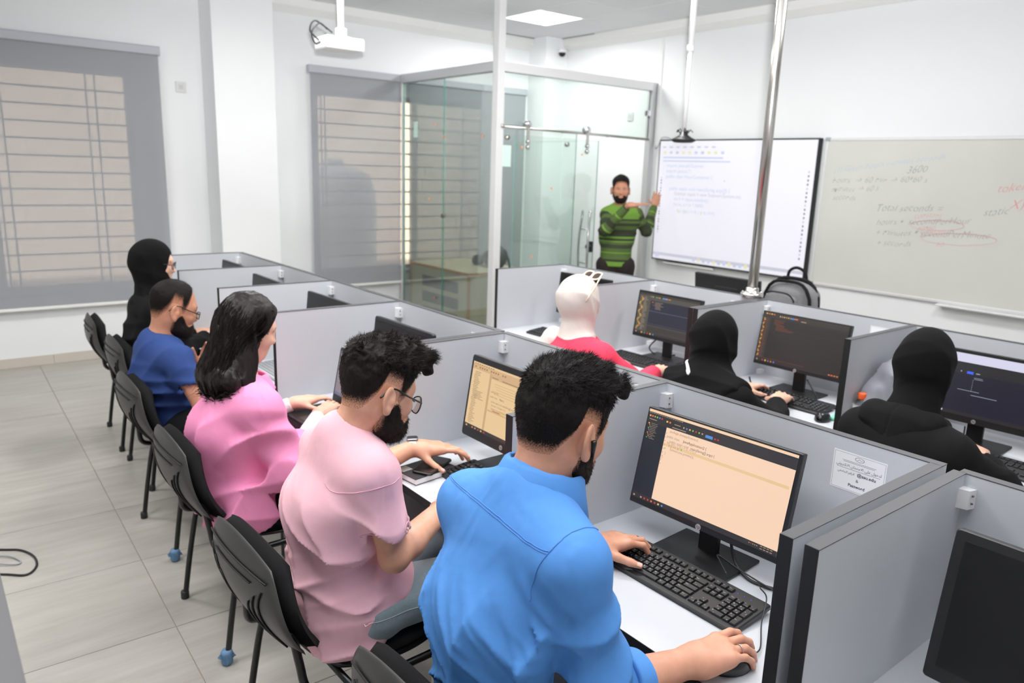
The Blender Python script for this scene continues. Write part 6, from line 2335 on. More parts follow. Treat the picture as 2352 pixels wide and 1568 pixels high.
def person_navy():
    J = seated((0.895, 3.65, 0.575), Kx=0.40)
    J.update(T=(0.83, 3.65, 0.78), C=(0.82, 3.64, 0.975), Ls=(0.83, 3.80, 0.882), Rs=(0.865, 3.46, 0.895), Le=(1.0, 3.83, 0.70), Lw=(1.005, 3.575, 0.805), Re=(0.935, 3.36, 0.695), Rw=(1.12, 3.5, 0.66))
    b = Body('bearded man in a navy t-shirt and glasses', (0.93, 3.65, 0.0), J, (0.905, 3.625, 1.093), -0.02, 0.30, 0.0, 0.98, SK_BROWN)
    j = b.J
    c = dict(index=(0.5, 0.8, 0.5), middle=(0.5, 0.8, 0.5), ring=(0.5, 0.8, 0.5), pinky=(0.5, 0.8, 0.5))
    chL, frL = hand_chains(j['Lw'], (0.35, -0.15, 0.9), (0.3, 0.9, 0.2), -1, c, 0.7, 1.0)
    chR, frR = hand_chains(j['Rw'], (0.8, 0.5, 0.0), (0, 0, 1), 1, c, 0.7, 1.0)
    b.body({'R': (chR, frR), 'L': (chL, frL)}, 0.0048, forearm_r=(0.040, 0.027), full_arms='R')

    def fold(P, d):
        z = P[:, 2]
        back = sstep(-(P - j['T']) @ unit(A(1, 0.4, -0.1)), -0.12, 0.0)
        low = sstep(0.92 - z, 0.0, 0.15)
        d = d - back * low * 0.014 * folds(P, (0.3, 1, -0.2), (0.1, 0.2, 1), 14, 2.4, 1.2, 3.7, 2.0, 0.3, 0.6)
        return d - back * 0.008 * folds(P, (0.2, -0.6, 0.7), (0, 0.7, 0.6), 9, 2.4, 1.2, 7.7, 2.0, 0.3, 0.6)
    f = top_field(b, 0.010, (0.62, 0), (0.060, 0.060), 0.47, 1.32, 0.110, fold, 0.010, 0.3, 0.12)
    b.garment('t_shirt', f, [j[k] for k in ('P', 'T', 'C', 'Ls', 'Rs', 'Re', 'Le')], 0.16, 0.006, cloth('navy jersey', rgb(44, 66, 118), 0.85, 1100, 0.3, 0.0, 0.05, 0.3))
    b.trousers(cloth('black trousers', rgb(24, 24, 26)), 0.015)
    b.shoes(mat('black shoe', rgb(24, 24, 25), 0.5))

    def thick(Q):
        return 0.002 + 0.007 * sstep(Q[:, 2], 0.0, 0.09)
    b.short_hair(thick, 0.0045, M_HAIR3, line=RECED_LINE, strands=4000, slen=0.008, comb=lambda Q, N: N * 0.6 + A(0.2, 0, -0.6), noise_amp=0.003, edge=0.07, fade=0.085)
    b.beard(0.014, 0.005, 0.0045, M_BEARD3, 1500, slen=0.008)
    b.face()
    b.glasses(0.024, 0.017, 0.0017, z=0.002, x=0.112, square=3.0, drop=0.004)
    off = np.array(b.root.location)
    c0 = j['Lw'] - frL[1] * 0.02 - off
    fw = frL[1]
    u2 = unit(np.cross(fw, A(1, 0, 0)))
    v2 = np.cross(fw, u2)
    t = empty('wrist_watch', (0, 0, 0), parent=b.root)
    band(c0, fw, u2, 0.031, 0.031, 0.018, 0.002).build('strap', M_BLACKP, t)
    MB().lathe([(0.016, 0.0), (0.017, 0.004), (0.014, 0.008)], 18, M=Matrix.Translation(Vector(c0 - A(0.034, 0.0, 0))) @ Matrix.Rotation(-math.pi / 2, 4, 'Y')).build('watch_case', mat('gold watch case', rgb(200, 180, 130), 0.25, 0.9), t)
    return b


def hijab(b, m, m2=None, back=0.03, drape=0.0, h=0.006, low=0.16, front=True, seed=0.0, shoulder=0.012, tail=None, name='headscarf'):
    """Headscarf: close round the head, wrapped at the neck, spread on the shoulders."""
    j = b.J

    def f(P):
        Q = b.loc(P)
        d = d_ell(Q, (-0.018, 0, 0.028), (0.118, 0.093, 0.120))
        d = smin(d, d_ell(Q, (-0.055 - back, 0, 0.012), (0.062, 0.070, 0.070)), 0.06)
        d = smin(d, d_ell(Q, (0.012, 0, -0.06), (0.080, 0.079, 0.085)), 0.06)
        d = smax(d, -d_ell(Q, (0.125, 0, -0.004), (0.074, 0.060, 0.084)), 0.01) if front else d
        d = d * b.hs
        a = b.wpt((-0.02, 0, -0.09))
        e = d_cone(P, a, j['C'] + A(0.035, 0, -0.03), 0.078, 0.092)
        e = smin(e, b.torso(P, shoulder), 0.05)
        e = smax(e, -(P[:, 2] - (j['C'][2] - low)), 0.01)
        r = np.linalg.norm(P - (j['C'] + A(0.02, 0, 0)), axis=1)
        e = smax(e, r - 0.155 - drape, 0.02)
        d = smin(d, e, 0.04)
        hd = 1 - sstep(Q[:, 2], 0.02, 0.12)
        d = d - 0.007 * hd * folds(Q, (0.55, 0.2, -0.8), (0.8, 0.1, 0.5), 11, 3.0, 1.8, 2.2 + seed, 1.8, 0.3, 0.6)
        d = d - 0.006 * hd * folds(Q, (0.8, -0.5, -0.35), (0.2, 0.3, 1), 10, 3.0, 1.8, 6.2 + seed, 2.0, 0.3, 0.6)
        return d
    pts = [b.hc, j['C']]
    b.scarf = f
    return b.garment(name, f, pts, 0.24, h, m)


def plain_top(b, m, name, g=0.02, hem=0.45, sleeves=(1.0, 0.9), r=(0.068, 0.066, 0.048), h=0.007, seed=0.0, pelvis=0.13, amp=1.0, neck_up=0.02):
    j = b.J

    def fold(P, d):
        d = d - amp * 0.014 * folds(P, (0.2, -0.3, 1), (0.2, 1, 0.1), 8, 2.4, 1.2, 1.7 + seed, 2.0, 0.3, 0.6) * sstep(j['C'][2] - 0.10 - P[:, 2], 0, 0.1)
        return d - amp * 0.010 * folds(P, (0.5, 0.6, -0.2), (0.1, 0.2, 1), 12, 3, 1.2, 4.7 + seed, 2.0, 0.3, 0.6) * sstep(j['C'][2] - 0.06 - P[:, 2], 0, 0.1)
    f = top_field(b, g, sleeves, r, hem, 1.32, 0.118, fold, neck_up, 0.2, pelvis)
    o = b.garment(name, f, [j[k] for k in ('P', 'T', 'C', 'Ls', 'Rs', 'Re', 'Le')] + [j['Lw'] * 0.9 + j['Le'] * 0.1, j['Rw'] * 0.9 + j['Re'] * 0.1], 0.17, h, m)
    return o, f


M_BLKCL = cloth('black cloth', rgb(16, 16, 17), 0.95, 500, 0.3, 0.0, 0.08)
M_BLKSC = cloth('black scarf cloth', rgb(11, 11, 12), 0.95, 700, 0.2, 0.0, 0.06)


def person_hij():
    J = seated((1.02, 4.43, 0.575), Kx=0.30)
    J.update(T=(0.985, 4.43, 0.80), C=(0.985, 4.42, 1.03), Ls=(0.985, 4.56, 0.955), Rs=(0.995, 4.28, 0.965), Le=(1.08, 4.62, 0.74), Lw=(1.28, 4.5, 0.78), Re=(1.09, 4.24, 0.74), Rw=(1.28, 4.38, 0.78))
    b = Body('woman in a black headscarf and glasses beside the wide blind', (1.05, 4.43, 0.0), J, (1.02, 4.415, 1.203), -0.42, 0.12, 0.0, 0.93, SK_LIGHT)
    j = b.J
    c = dict(index=(0.3, 0.4, 0.3), middle=(0.3, 0.4, 0.3), ring=(0.3, 0.4, 0.3), pinky=(0.3, 0.4, 0.3))
    hands = {'R': hand_chains(j['Rw'], (0.9, 0.3, 0), (0, 0, 1), 1, c, 0.7, 0.9), 'L': hand_chains(j['Lw'], (0.9, -0.3, 0), (0, 0, 1), -1, c, 0.7, 0.9)}
    b.body(hands, 0.0055, ears=False)
    plain_top(b, M_BLKCL, 'black_robe', 0.018, 0.44, seed=2.0)
    hijab(b, M_BLKSC, h=0.007, low=0.2, seed=1.0, back=0.0, drape=0.03)
    b.trousers(M_BLKCL, 0.016, 0.1, 0.008, 'skirt')
    b.shoes(mat('black shoe', rgb(24, 24, 25), 0.5))
    b.face(lips=True)
    b.glasses(0.024, 0.02, 0.0018, z=0.004, x=0.112, square=2.4)
    return b


def person_red():
    J = seated((2.51, 2.62, 0.575), Kx=0.44)
    J.update(T=(2.46, 2.59, 0.80), C=(2.43, 2.575, 0.985), Ls=(2.44, 2.735, 0.90), Rs=(2.45, 2.405, 0.925), Le=(2.6, 2.85, 0.74), Lw=(2.82, 2.75, 0.79), Re=(2.64, 2.315, 0.775), Rw=(2.875, 2.425, 0.795))
    b = Body('woman in a red shirt with an ivory headscarf', (2.53, 2.62, 0.0), J, (2.475, 2.585, 1.155), -0.1, 0.15, 0.0, 0.93, SK_LIGHT)
    j = b.J
    c = dict(index=(0.1, 0.35, 0.3), middle=(0.15, 0.4, 0.3), ring=(0.2, 0.4, 0.3), pinky=(0.2, 0.4, 0.3))
    hands = {'R': hand_chains(j['Rw'], (0.92, 0.36, 0.08), (-0.1, 0, 1), 1, c, 0.8, 0.93), 'L': hand_chains(j['Lw'], (0.9, -0.3, 0), (0, 0, 1), -1, c, 0.7, 0.9)}
    b.body(hands, 0.0052, ears=False, forearm_r=(0.036, 0.024))
    M_RED = cloth('coral red cotton', rgb(222, 62, 88), 0.75, 1000, 0.25, 0.0, 0.04, 0.4)
    o, f = plain_top(b, M_RED, 'shirt', 0.018, 0.45, (1.0, 0.85), (0.066, 0.064, 0.046), 0.006, 5.0, neck_up=0.0)

    def fc(P):
        Q = P - (j['C'] + A(0.03, 0, -0.012))
        r = np.hypot(Q[:, 0] * 0.9, Q[:, 1])
        d = np.abs(r - (0.088 + 0.9 * np.maximum(0, 0.02 - Q[:, 2]))) - 0.005
        return smax(smax(d, Q[:, 2] - 0.020, 0.004), -(Q[:, 2] + 0.045 + 0.2 * np.maximum(0, Q[:, 0])), 0.004)
    b.garment('collar', fc, [j['C'] + A(0.03, 0, 0)], 0.18, 0.006, M_RED)
    M_IV = cloth('ivory satin', rgb(224, 212, 205), 0.42, 900, 0.15, 0.0, 0.05, 0.35)
    hijab(b, M_IV, h=0.006, low=0.02, seed=3.0, back=-0.005, drape=-0.055)
    # scarf end over the far shoulder
    def ft(P):
        d = d_cone(P, j['C'] + A(-0.02, 0.10, -0.02), A(2.36, 2.80, 0.80), 0.06, 0.045, A(0.3, 1, 0), 1.4)
        return d - 0.01 * folds(P, (0, 0.3, 1), (0.3, 1, 0), 18, 3, 1, 2.0, 2.0, 0.2, 0.5)
    b.garment('scarf_end', ft, [j['C'], A(2.36, 2.80, 0.80)], 0.12, 0.006, M_IV)
    # patterned bag strap
    off = np.array(b.root.location)
    P = np.array([list(p) for p in bez([(2.42, 2.70, 1.0), (2.37, 2.70, 0.93), (2.34, 2.71, 0.85), (2.33, 2.72, 0.74)], 8)])
    P = snap(f, P, 5, 0.006) - off
    m_st = mat('black white woven strap', rgb(120, 120, 124), 0.8, noise=0.9, nscale=70)
    MB().tube([tuple(p) for p in P], 0.018, 6, flat=0.2).build('bag_strap', m_st, b.root)
    b.trousers(cloth('beige trousers', rgb(150, 140, 126)), 0.013)
    b.shoes(mat('white shoe', rgb(210, 210, 208), 0.6))
    # sunglasses pushed up on the head
    g = empty('sunglasses', (0, 0, 0), parent=b.root)
    M_CR = mat('cream acetate', rgb(238, 216, 192), 0.3)
    for sd in (-1, 1):
        ring = [b.wpt((0.050 + 0.02 * math.sin(q), sd * 0.034 + 0.030 * math.copysign(abs(math.cos(q)) ** 0.7, math.cos(q)), 0.150 + 0.018 * math.copysign(abs(math.sin(q)) ** 0.7, math.sin(q)))) - off for q in np.linspace(0, 2 * math.pi, 24, endpoint=False)]
        MB().tube([tuple(p) for p in ring], 0.0038, 6, close=True).build('rim', M_CR, g)
        MB().add([tuple(p) for p in ring], [tuple(range(24))]).build('lens', mat('dark tinted lens', rgb(60, 48, 44), 0.15), g)
        MB().tube([tuple(b.wpt(q) - off) for q in ((0.05, sd * 0.066, 0.150), (0.0, sd * 0.094, 0.095), (-0.03, sd * 0.100, 0.05), (-0.045, sd * 0.099, 0.02))], 0.0032, 6).build('temple', M_CR, g)
    MB().tube([tuple(b.wpt(q) - off) for q in ((0.058, -0.008, 0.155), (0.06, 0, 0.158), (0.058, 0.008, 0.155))], 0.003, 6).build('bridge', M_CR, g)
    return b


def person_typ():
    J = seated((2.60, 1.87, 0.575), Kx=0.44)
    J.update(T=(2.57, 1.885, 0.78), C=(2.575, 1.905, 0.95), Ls=(2.585, 2.05, 0.872), Rs=(2.57, 1.745, 0.882), Le=(2.77, 2.12, 0.76), Lw=(2.985, 2.005, 0.80), Re=(2.74, 1.655, 0.76), Rw=(2.965, 1.795, 0.80))
    b = Body('woman in a black headscarf typing with both hands', (2.62, 1.87, 0.0), J, (2.665, 1.93, 1.075), 0.05, 0.2, 0.0, 0.93, SK_LIGHT)
    j = b.J
    c = dict(index=(0.1, 0.35, 0.3), middle=(0.15, 0.4, 0.3), ring=(0.2, 0.4, 0.3), pinky=(0.2, 0.4, 0.3))
    hands = {'R': hand_chains(j['Rw'], (0.95, 0.22, 0.04), (-0.1, -0.1, 1), 1, c, 1.2, 0.92), 'L': hand_chains(j['Lw'], (0.95, -0.1, 0.06), (-0.1, 0.1, 1), -1, c, 1.0, 0.92)}
    b.body(hands, 0.0046, ears=False, forearm_r=(0.034, 0.023))
    nails(b.root, *hands['L'], M_NAIL, ('thumb',))
    plain_top(b, M_BLKCL, 'black_sweater', 0.016, 0.45, (1.0, 0.80), (0.062, 0.058, 0.044), 0.006, 8.0)
    hijab(b, M_BLKSC, h=0.005, low=0.2, seed=5.0, back=0.004, drape=0.05, shoulder=0.026)
    # white undershirt edge at the nape
    def fw_(P):
        Q = P - j['C']
        d = smax(b.scarf(P) - 0.004, np.abs(Q[:, 2] - 0.005 - 0.5 * Q[:, 1]) - 0.007, 0.003)
        return smax(smax(d, Q[:, 0] + 0.02, 0.003), np.abs(Q[:, 1] - 0.045) - 0.035, 0.003)
    b.garment('undershirt_edge', fw_, [j['C'] + A(0.0, 0.03, 0.018)], 0.14, 0.004, M_PAPER)
    b.trousers(M_BLKCL, 0.016, 0.1, 0.008, 'skirt')
    b.shoes(mat('black shoe', rgb(24, 24, 25), 0.5))
    b.face()
    return b


def person_hood():
    J = seated((2.62, 1.08, 0.575), Kx=0.44)
    J.update(T=(2.59, 1.08, 0.78), C=(2.625, 1.088, 0.985), Ls=(2.62, 1.235, 0.895), Rs=(2.575, 0.915, 0.905), Le=(2.76, 1.36, 0.75), Lw=(2.98, 1.22, 0.79), Re=(2.78, 0.83, 0.775), Rw=(2.985, 0.965, 0.80))
    b = Body('woman in a black hoodie and headscarf', (2.64, 1.08, 0.0), J, (2.735, 1.10, 1.140), 0.1, 0.3, 0.0, 0.95, SK_LIGHT)
    j = b.J
    c = dict(index=(0.3, 0.5, 0.4), middle=(0.35, 0.55, 0.4), ring=(0.4, 0.6, 0.4), pinky=(0.45, 0.6, 0.4))
    hands = {'R': hand_chains(j['Rw'], (0.85, 0.4, 0.05), (-0.1, -0.3, 1), 1, c, 0.7, 0.92), 'L': hand_chains(j['Lw'], (0.95, -0.2, 0.03), (0, 0, 1), -1, c, 0.8, 0.92)}
    b.body(hands, 0.0046, ears=False, forearm_r=(0.034, 0.023))
    plain_top(b, M_BLKCL, 'hoodie', 0.022, 0.45, (1.0, 0.78), (0.070, 0.064, 0.046), 0.006, 12.0, amp=0.8)
    hijab(b, M_BLKSC, h=0.005, low=0.03, seed=9.0, back=0.002, drape=-0.05)

    def fhood(P):
        """The hood lies folded on the back."""
        c = j['C']
        d = d_cone(P, c + A(-0.05, 0.09, -0.015), c + A(-0.05, -0.09, -0.015), 0.038, 0.038)
        d = smin(d, d_cone(P, c + A(-0.045, 0.0, -0.02), c + A(-0.125, 0.0, -0.135), 0.070, 0.028, b.lat, 1.7), 0.04)
        d = smin(d, d_cone(P, c + A(-0.03, 0.10, 0.0), c + A(0.07, 0.085, -0.03), 0.04, 0.035), 0.03)
        d = smin(d, d_cone(P, c + A(-0.03, -0.10, 0.0), c + A(0.07, -0.085, -0.03), 0.04, 0.035), 0.03)
        seam_ = np.abs((P - c) @ b.lat)
        d = d + 0.004 * np.exp(-(seam_ / 0.003) ** 2)
        return d - 0.008 * folds(P, (0.4, 0.8, -0.2), (0.3, -0.2, 1), 9, 3, 1.2, 3.0, 2.0, 0.3, 0.6)
    b.garment('hood', fhood, [j['C'] + A(-0.02, 0, -0.05)], 0.22, 0.005, M_BLKCL)
    b.trousers(M_BLKCL, 0.016, 0.09)
    b.shoes(mat('black shoe', rgb(24, 24, 25), 0.5))
    b.face()
    return b


def person_teacher():
    yaw = -2.30
    J = dict(P=(5.47, 5.24, 0.90), T=(5.49, 5.26, 1.14), C=(5.545, 5.31, 1.455), Rs=(5.455, 5.375, 1.365), Ls=(5.64, 5.165, 1.375), Le=(5.76, 5.12, 1.215), Lw=(5.985, 5.235, 1.455), Re=(5.275, 5.22, 1.215), Rw=(5.335, 4.985, 1.475),
             HL=(5.53, 5.17, 0.87), HR=(5.41, 5.30, 0.87), KL=(5.56, 5.15, 0.48), KR=(5.40, 5.31, 0.48), AL=(5.58, 5.18, 0.09), AR=(5.42, 5.34, 0.09), toe=(-0.67, -0.74, 0))
    b = Body('standing instructor in a green striped sweater pointing at the screen', (5.49, 5.24, 0.0), J, (5.545, 5.30, 1.602), yaw, 0.05, 0.0, 1.0, SK_BROWN, group=None)
    j = b.J
    flat = dict(index=(0.05, 0.1, 0.1), middle=(0.05, 0.1, 0.1), ring=(0.05, 0.1, 0.1), pinky=(0.05, 0.1, 0.1))
    hands = {'R': hand_chains(j['Rw'], (0.62, -0.62, 0.12), (0.1, -0.2, 1), 1, flat, 0.5, 1.0), 'L': hand_chains(j['Lw'], (0.45, 0.22, 0.85), (-0.75, -0.5, 0.4), 1, dict(index=(0.2, 0.2, 0.2), middle=(0.2, 0.2, 0.2), ring=(0.25, 0.2, 0.2), pinky=(0.3, 0.2, 0.2)), 0.8, 1.0)}
    b.body(hands, 0.0055, forearm_r=(0.030, 0.023))

    def stripes():
        m = bpy.data.materials.new('green striped knit')
        m.use_nodes = True
        nt = m.node_tree
        p = nt.nodes['Principled BSDF']
        p.inputs['Roughness'].default_value = 0.95
        p.inputs['Specular IOR Level'].default_value = 0.1
        at = nt.nodes.new('ShaderNodeAttribute')
        at.attribute_name = 'cover'
        cr = nt.nodes.new('ShaderNodeValToRGB')
        cr.color_ramp.interpolation = 'CONSTANT'
        G, D, O = rgb(106, 142, 62), rgb(58, 64, 50), rgb(80, 98, 56)
        st = [(0.0, G), (0.085, D), (0.12, O), (0.19, O), (0.215, G), (0.235, O), (0.30, D), (0.36, O), (0.40, G), (0.42, D), (0.46, G), (0.49, D), (0.60, O), (0.66, D), (0.70, O), (0.74, D), (0.77, G)]
        e = cr.color_ramp.elements
        e[0].position, e[0].color = st[0]
        e[1].position, e[1].color = st[1]
        for q, c_ in st[2:]:
            n = e.new(q)
            n.color = c_
        nt.links.new(at.outputs['Fac'], cr.inputs['Fac'])
        nt.links.new(cr.outputs['Color'], p.inputs['Base Color'])
        tc = nt.nodes.new('ShaderNodeTexCoord')
        n = nt.nodes.new('ShaderNodeTexNoise')
        n.inputs['Scale'].default_value = 260
        nt.links.new(tc.outputs['Object'], n.inputs['Vector'])
        bp = nt.nodes.new('ShaderNodeBump')
        bp.inputs['Strength'].default_value = 0.5
        nt.links.new(n.outputs['Fac'], bp.inputs['Height'])
        nt.links.new(bp.outputs['Normal'], p.inputs['Normal'])
        return m

    def fold(P, d):
        return d - 0.010 * folds(P, (0.5, 0.5, 0.3), (0.1, 0.1, 1), 9, 3, 1.2, 4.7, 2.0, 0.3, 0.6) * sstep(1.36 - P[:, 2], 0, 0.1)
    f = top_field(b, 0.012, (1.0, 0.93), (0.060, 0.056, 0.038), 0.865, 1.36, 0.104, fold, 0.010, 0.9, 0.118)

    def cover(V):
        """Height on the body, distance along the sleeve on the arms (0 hem ... 1 shoulder)."""
        out = np.clip((V[:, 2] - 0.865) / 0.60, 0, 1)
        for sd in 'LR':
            s_, e, w = j[sd + 's'], j[sd + 'e'], j[sd + 'w']
            d1, d2 = d_cone(V, s_, e, 0, 0), d_cone(V, e, w, 0, 0)
            dt = d_cone(V, j['P'], s_ * 0.35 + j['C'] * 0.65, 0.07, 0.07, b.lat, 1.5)
            l1, l2 = np.linalg.norm(e - s_), np.linalg.norm(w - e)
            t1 = np.clip((V - s_) @ unit(e - s_) / l1, 0, 1) * l1
            t2 = l1 + np.clip((V - e) @ unit(w - e) / l2, 0, 1) * l2
            t = np.where(d1 < d2, t1, t2) / (l1 + l2)
            on = (np.minimum(d1, d2) < 0.075) & (dt > 0.03)
            out = np.where(on, np.clip(0.74 - 0.66 * t, 0.02, 1), out)
        return out
    lo, hi = bbox([j[k] for k in ('P', 'T', 'C', 'Ls', 'Rs', 'Re', 'Le', 'Lw', 'Rw')], 0.15)
    sdf_obj('sweater', [(f, lo, hi, 0.007)], stripes(), b.root, 1, None, cover)
    b.trousers(cloth('dark brown trousers', rgb(44, 38, 36)), 0.011, 0.078, hip=0.09)
    b.shoes(mat('black shoe', rgb(24, 24, 25), 0.5))

    def thick(Q):
        return 0.004 + 0.014 * sstep(Q[:, 2], 0.03, 0.10)
    b.short_hair(thick, 0.005, M_HAIR3, strands=1500, slen=0.008, comb=lambda Q, N: N * 0.6 + A(0.2, 0, -0.3), noise_amp=0.003, edge=0.03, fade=0.035)
    b.beard(0.008, 0.003, 0.005, M_BEARD3, 800, slen=0.005)
    b.face(lips=True)
    return b


PINK = person_pink()
GIRL = person_girl()
NAVY = person_navy()
HIJ = person_hij()
RED = person_red()
TYP = person_typ()
HOOD = person_hood()
TEACH = person_teacher()
# ------------------------------------------------------------------ boards on the wall
S_TV = screen_mat('lavender white projection glow', rgb(234, 232, 246), 0.62)  # the board glows by itself in place of the projector's light
MATS['lavender white projection glow'].node_tree.nodes['Principled BSDF'].inputs['Base Color'].default_value = (0.35, 0.35, 0.36, 1)
S_TVT = screen_mat('pale blue code', rgb(206, 216, 246), 0.85)
S_TVG = screen_mat('pale grey code', rgb(208, 208, 222), 0.85)
S_TVY = screen_mat('pale yellow mark', rgb(238, 232, 180), 0.9)
S_TVI = screen_mat('dark tool icon', rgb(120, 118, 134), 0.8)
tv = empty('interactive_board', (XB - 0.005, 4.585, 0.87), 0, 'large interactive board whose projected pale code is made to glow beside the instructor', 'board')
W, Hh = 1.815, 1.25
MB().box((-0.055, -W / 2, 0.0), (-0.001, W / 2, Hh), ch=0.004).build('frame', M_BLACKP, tv)
b, mats = content_mesh([(0, 0, 1, 1, S_TV)], [], W - 0.03, Hh - 0.03, -0.056)
its = []
for k in range(22):
    its.append((0.022, 0.30 + 0.022 * k, 0.030, 0.312 + 0.022 * k, S_TVI if k % 3 else S_TVG))
    its.append((0.966, 0.22 + 0.03 * k, 0.974, 0.234 + 0.03 * k, S_TVI if k % 4 else S_TVG))
its += [(0.02 + 0.05 * k, 0.045, 0.045 + 0.05 * k, 0.056, S_TVG) for k in range(8)] + [(0.03 + 0.045 * k, 0.085, 0.05 + 0.045 * k, 0.105, (S_TVY, S_TVT, S_TVG, S_TVY)[k % 4]) for k in range(10)]
its += [(0.03, 0.13, 0.45, 0.142, S_TVT), (0.03, 0.16, 0.5, 0.17, S_TVT), (0.0, 0.945, 1, 0.97, S_TVG), (0.02, 0.955, 0.05, 0.985, S_TVT)] + [(0.3 + 0.035 * k, 0.95, 0.32 + 0.035 * k, 0.985, (S_TVT, S_TVY, S_TVG)[k % 3]) for k in range(12)]
its += [(0.17, 0.565, 0.178, 0.60, S_TVY), (0.215, 0.565, 0.222, 0.60, S_TVY), (0.33, 0.57, 0.338, 0.60, S_TVY), (0.47, 0.31, 0.478, 0.32, S_TVT)]
tx = [('import java.util.Scanner;', 0.06, 0.215, 0.05, S_TVT), ('import java.io.*;', 0.06, 0.26, 0.05, S_TVT), ('public class HourConverter {', 0.06, 0.305, 0.05, S_TVT), ('public static void main(String args[]) {', 0.09, 0.405, 0.05, S_TVT),
      ('Scanner input = new Scanner(System.in);', 0.13, 0.445, 0.05, S_TVG), ('int h = input.nextInt();', 0.13, 0.49, 0.05, S_TVT), ('int m, s = h * 3600;', 0.13, 0.535, 0.05, S_TVT), ('for (int i = 0; i < h; i++)', 0.16, 0.59, 0.05, S_TVT)]
b2, m2 = content_mesh(its, tx, W - 0.03, Hh - 0.03, -0.0562)
for me_, mm, nm in ((b, mats, 'screen'), (b2, m2, 'screen_image')):
    me_.v = [(p[0], p[1], p[2] + Hh / 2) for p in me_.v]
sc_ = b.build('screen', mats, tv)
b2.build('screen_image', m2, sc_)
MB().box((-0.045, 0.1, -0.03), (-0.002, 0.75, -0.012), ch=0.003).build('pen_ledge', M_CORN, tv)

M_WB = mat('used whiteboard', rgb(206, 207, 201), 0.28, noise=0.05, nscale=2.5, spec=0.4)
wb = empty('whiteboard', (XB - 0.002, 2.425, 0.845), 0, 'long whiteboard with handwritten notes in black, red and blue', 'whiteboard')
W, Hh = 2.44, 1.275
MB().box((-0.018, -W / 2 + 0.02, 0.02), (-0.001, W / 2 - 0.02, Hh - 0.02)).build('board_face', M_WB, wb)
for lo, hi in (((-0.024, -W / 2, 0), (-0.001, W / 2, 0.025)), ((-0.024, -W / 2, Hh - 0.025), (-0.001, W / 2, Hh)), ((-0.024, W / 2 - 0.025, 0.025), (-0.001, W / 2, Hh - 0.025)), ((-0.024, -W / 2, 0.025), (-0.001, -W / 2 + 0.025, Hh - 0.025))):
    MB().box(lo, hi, ch=0.003).build('frame_rail', M_ALUW, wb)
for y in (-1, 1):
    for z in (0.012, Hh - 0.012):
        MB().box((-0.028, y * (W / 2 - 0.02) - 0.025, z - 0.016), (-0.002, y * (W / 2 - 0.02) + 0.025, z + 0.016), ch=0.006).build('corner_cap', mat('grey corner cap', rgb(160, 166, 170), 0.5), wb)
MB().box((-0.09, -0.65, -0.015), (-0.002, 0.1, 0.0), ch=0.004).build('pen_tray', M_ALUW, wb)
M_MK = mat('black marker', rgb(150, 152, 152), 0.7)
M_MR = mat('red marker', rgb(226, 140, 142), 0.7)
M_MB = mat('blue marker', rgb(172, 190, 220), 0.7)
NOTES = [('(1) Given hours minutes seconds', 3.545, 1.825, 0.073, 2, 0.13), ('3600', 2.925, 1.838, 0.085, 0, 0.05), ('hours  \u2192 60 min \u2192 60*60 s', 3.545, 1.742, 0.075, 0, 0.035), ('minutes \u2192 60 s', 3.54, 1.668, 0.07, 0, 0.05), ('seconds', 3.525, 1.60, 0.07, 0, 0.03),
         ('Total seconds =', 3.135, 1.525, 0.088, 0, 0.05), ('hours *  secondPerHour', 3.112, 1.412, 0.078, 0, 0.08), ('constant', 2.815, 1.487, 0.066, 1, 0.1), ('60*60', 2.775, 1.392, 0.06, 1, 0.08), ('+ minutes * secondPerMinute', 3.11, 1.33, 0.078, 0, 0.05), ('constant', 2.75, 1.372, 0.06, 1, 0.06),
         ('60', 2.615, 1.285, 0.06, 1, 0.0), ('+ seconds', 3.09, 1.246, 0.075, 0, 0.05), ('token', 2.25, 1.715, 0.09, 1, 0.12), ('X)', 2.15, 1.60, 0.1, 1, 0.1), ('static', 2.315, 1.54, 0.085, 0, 0.12)]
for t, y, z, h, mi_, sl in NOTES:
    vs, fs = text_mesh(t, h, 0.35, 'LEFT', -0.0016)
    jit = [0.004 * math.sin(p[0] * 37 + y) for p in vs]
    MB().add([(-0.0186, y - 2.425 - p[0] * 0.92, z - 0.845 + p[1] * (0.92 + 0.1 * math.sin(p[0] * 20)) + p[0] * sl + q) for p, q in zip(vs, jit)], [f[::-1] for f in fs]).build('handwriting', (M_MK, M_MR, M_MB)[mi_], wb)
for cy, cz, ry, rz_ in ((2.63, 1.445, 0.20, 0.04), (2.46, 1.352, 0.27, 0.045)):
    MB().tube([(-0.0184, cy - 2.425 + ry * math.cos(q), cz - 0.845 + rz_ * math.sin(q) - 0.05 * ry * math.cos(q)) for q in np.linspace(0, 2 * math.pi, 40, endpoint=False)], 0.0025, 4, close=True, flat=0.3).build('handwriting', M_MR, wb)

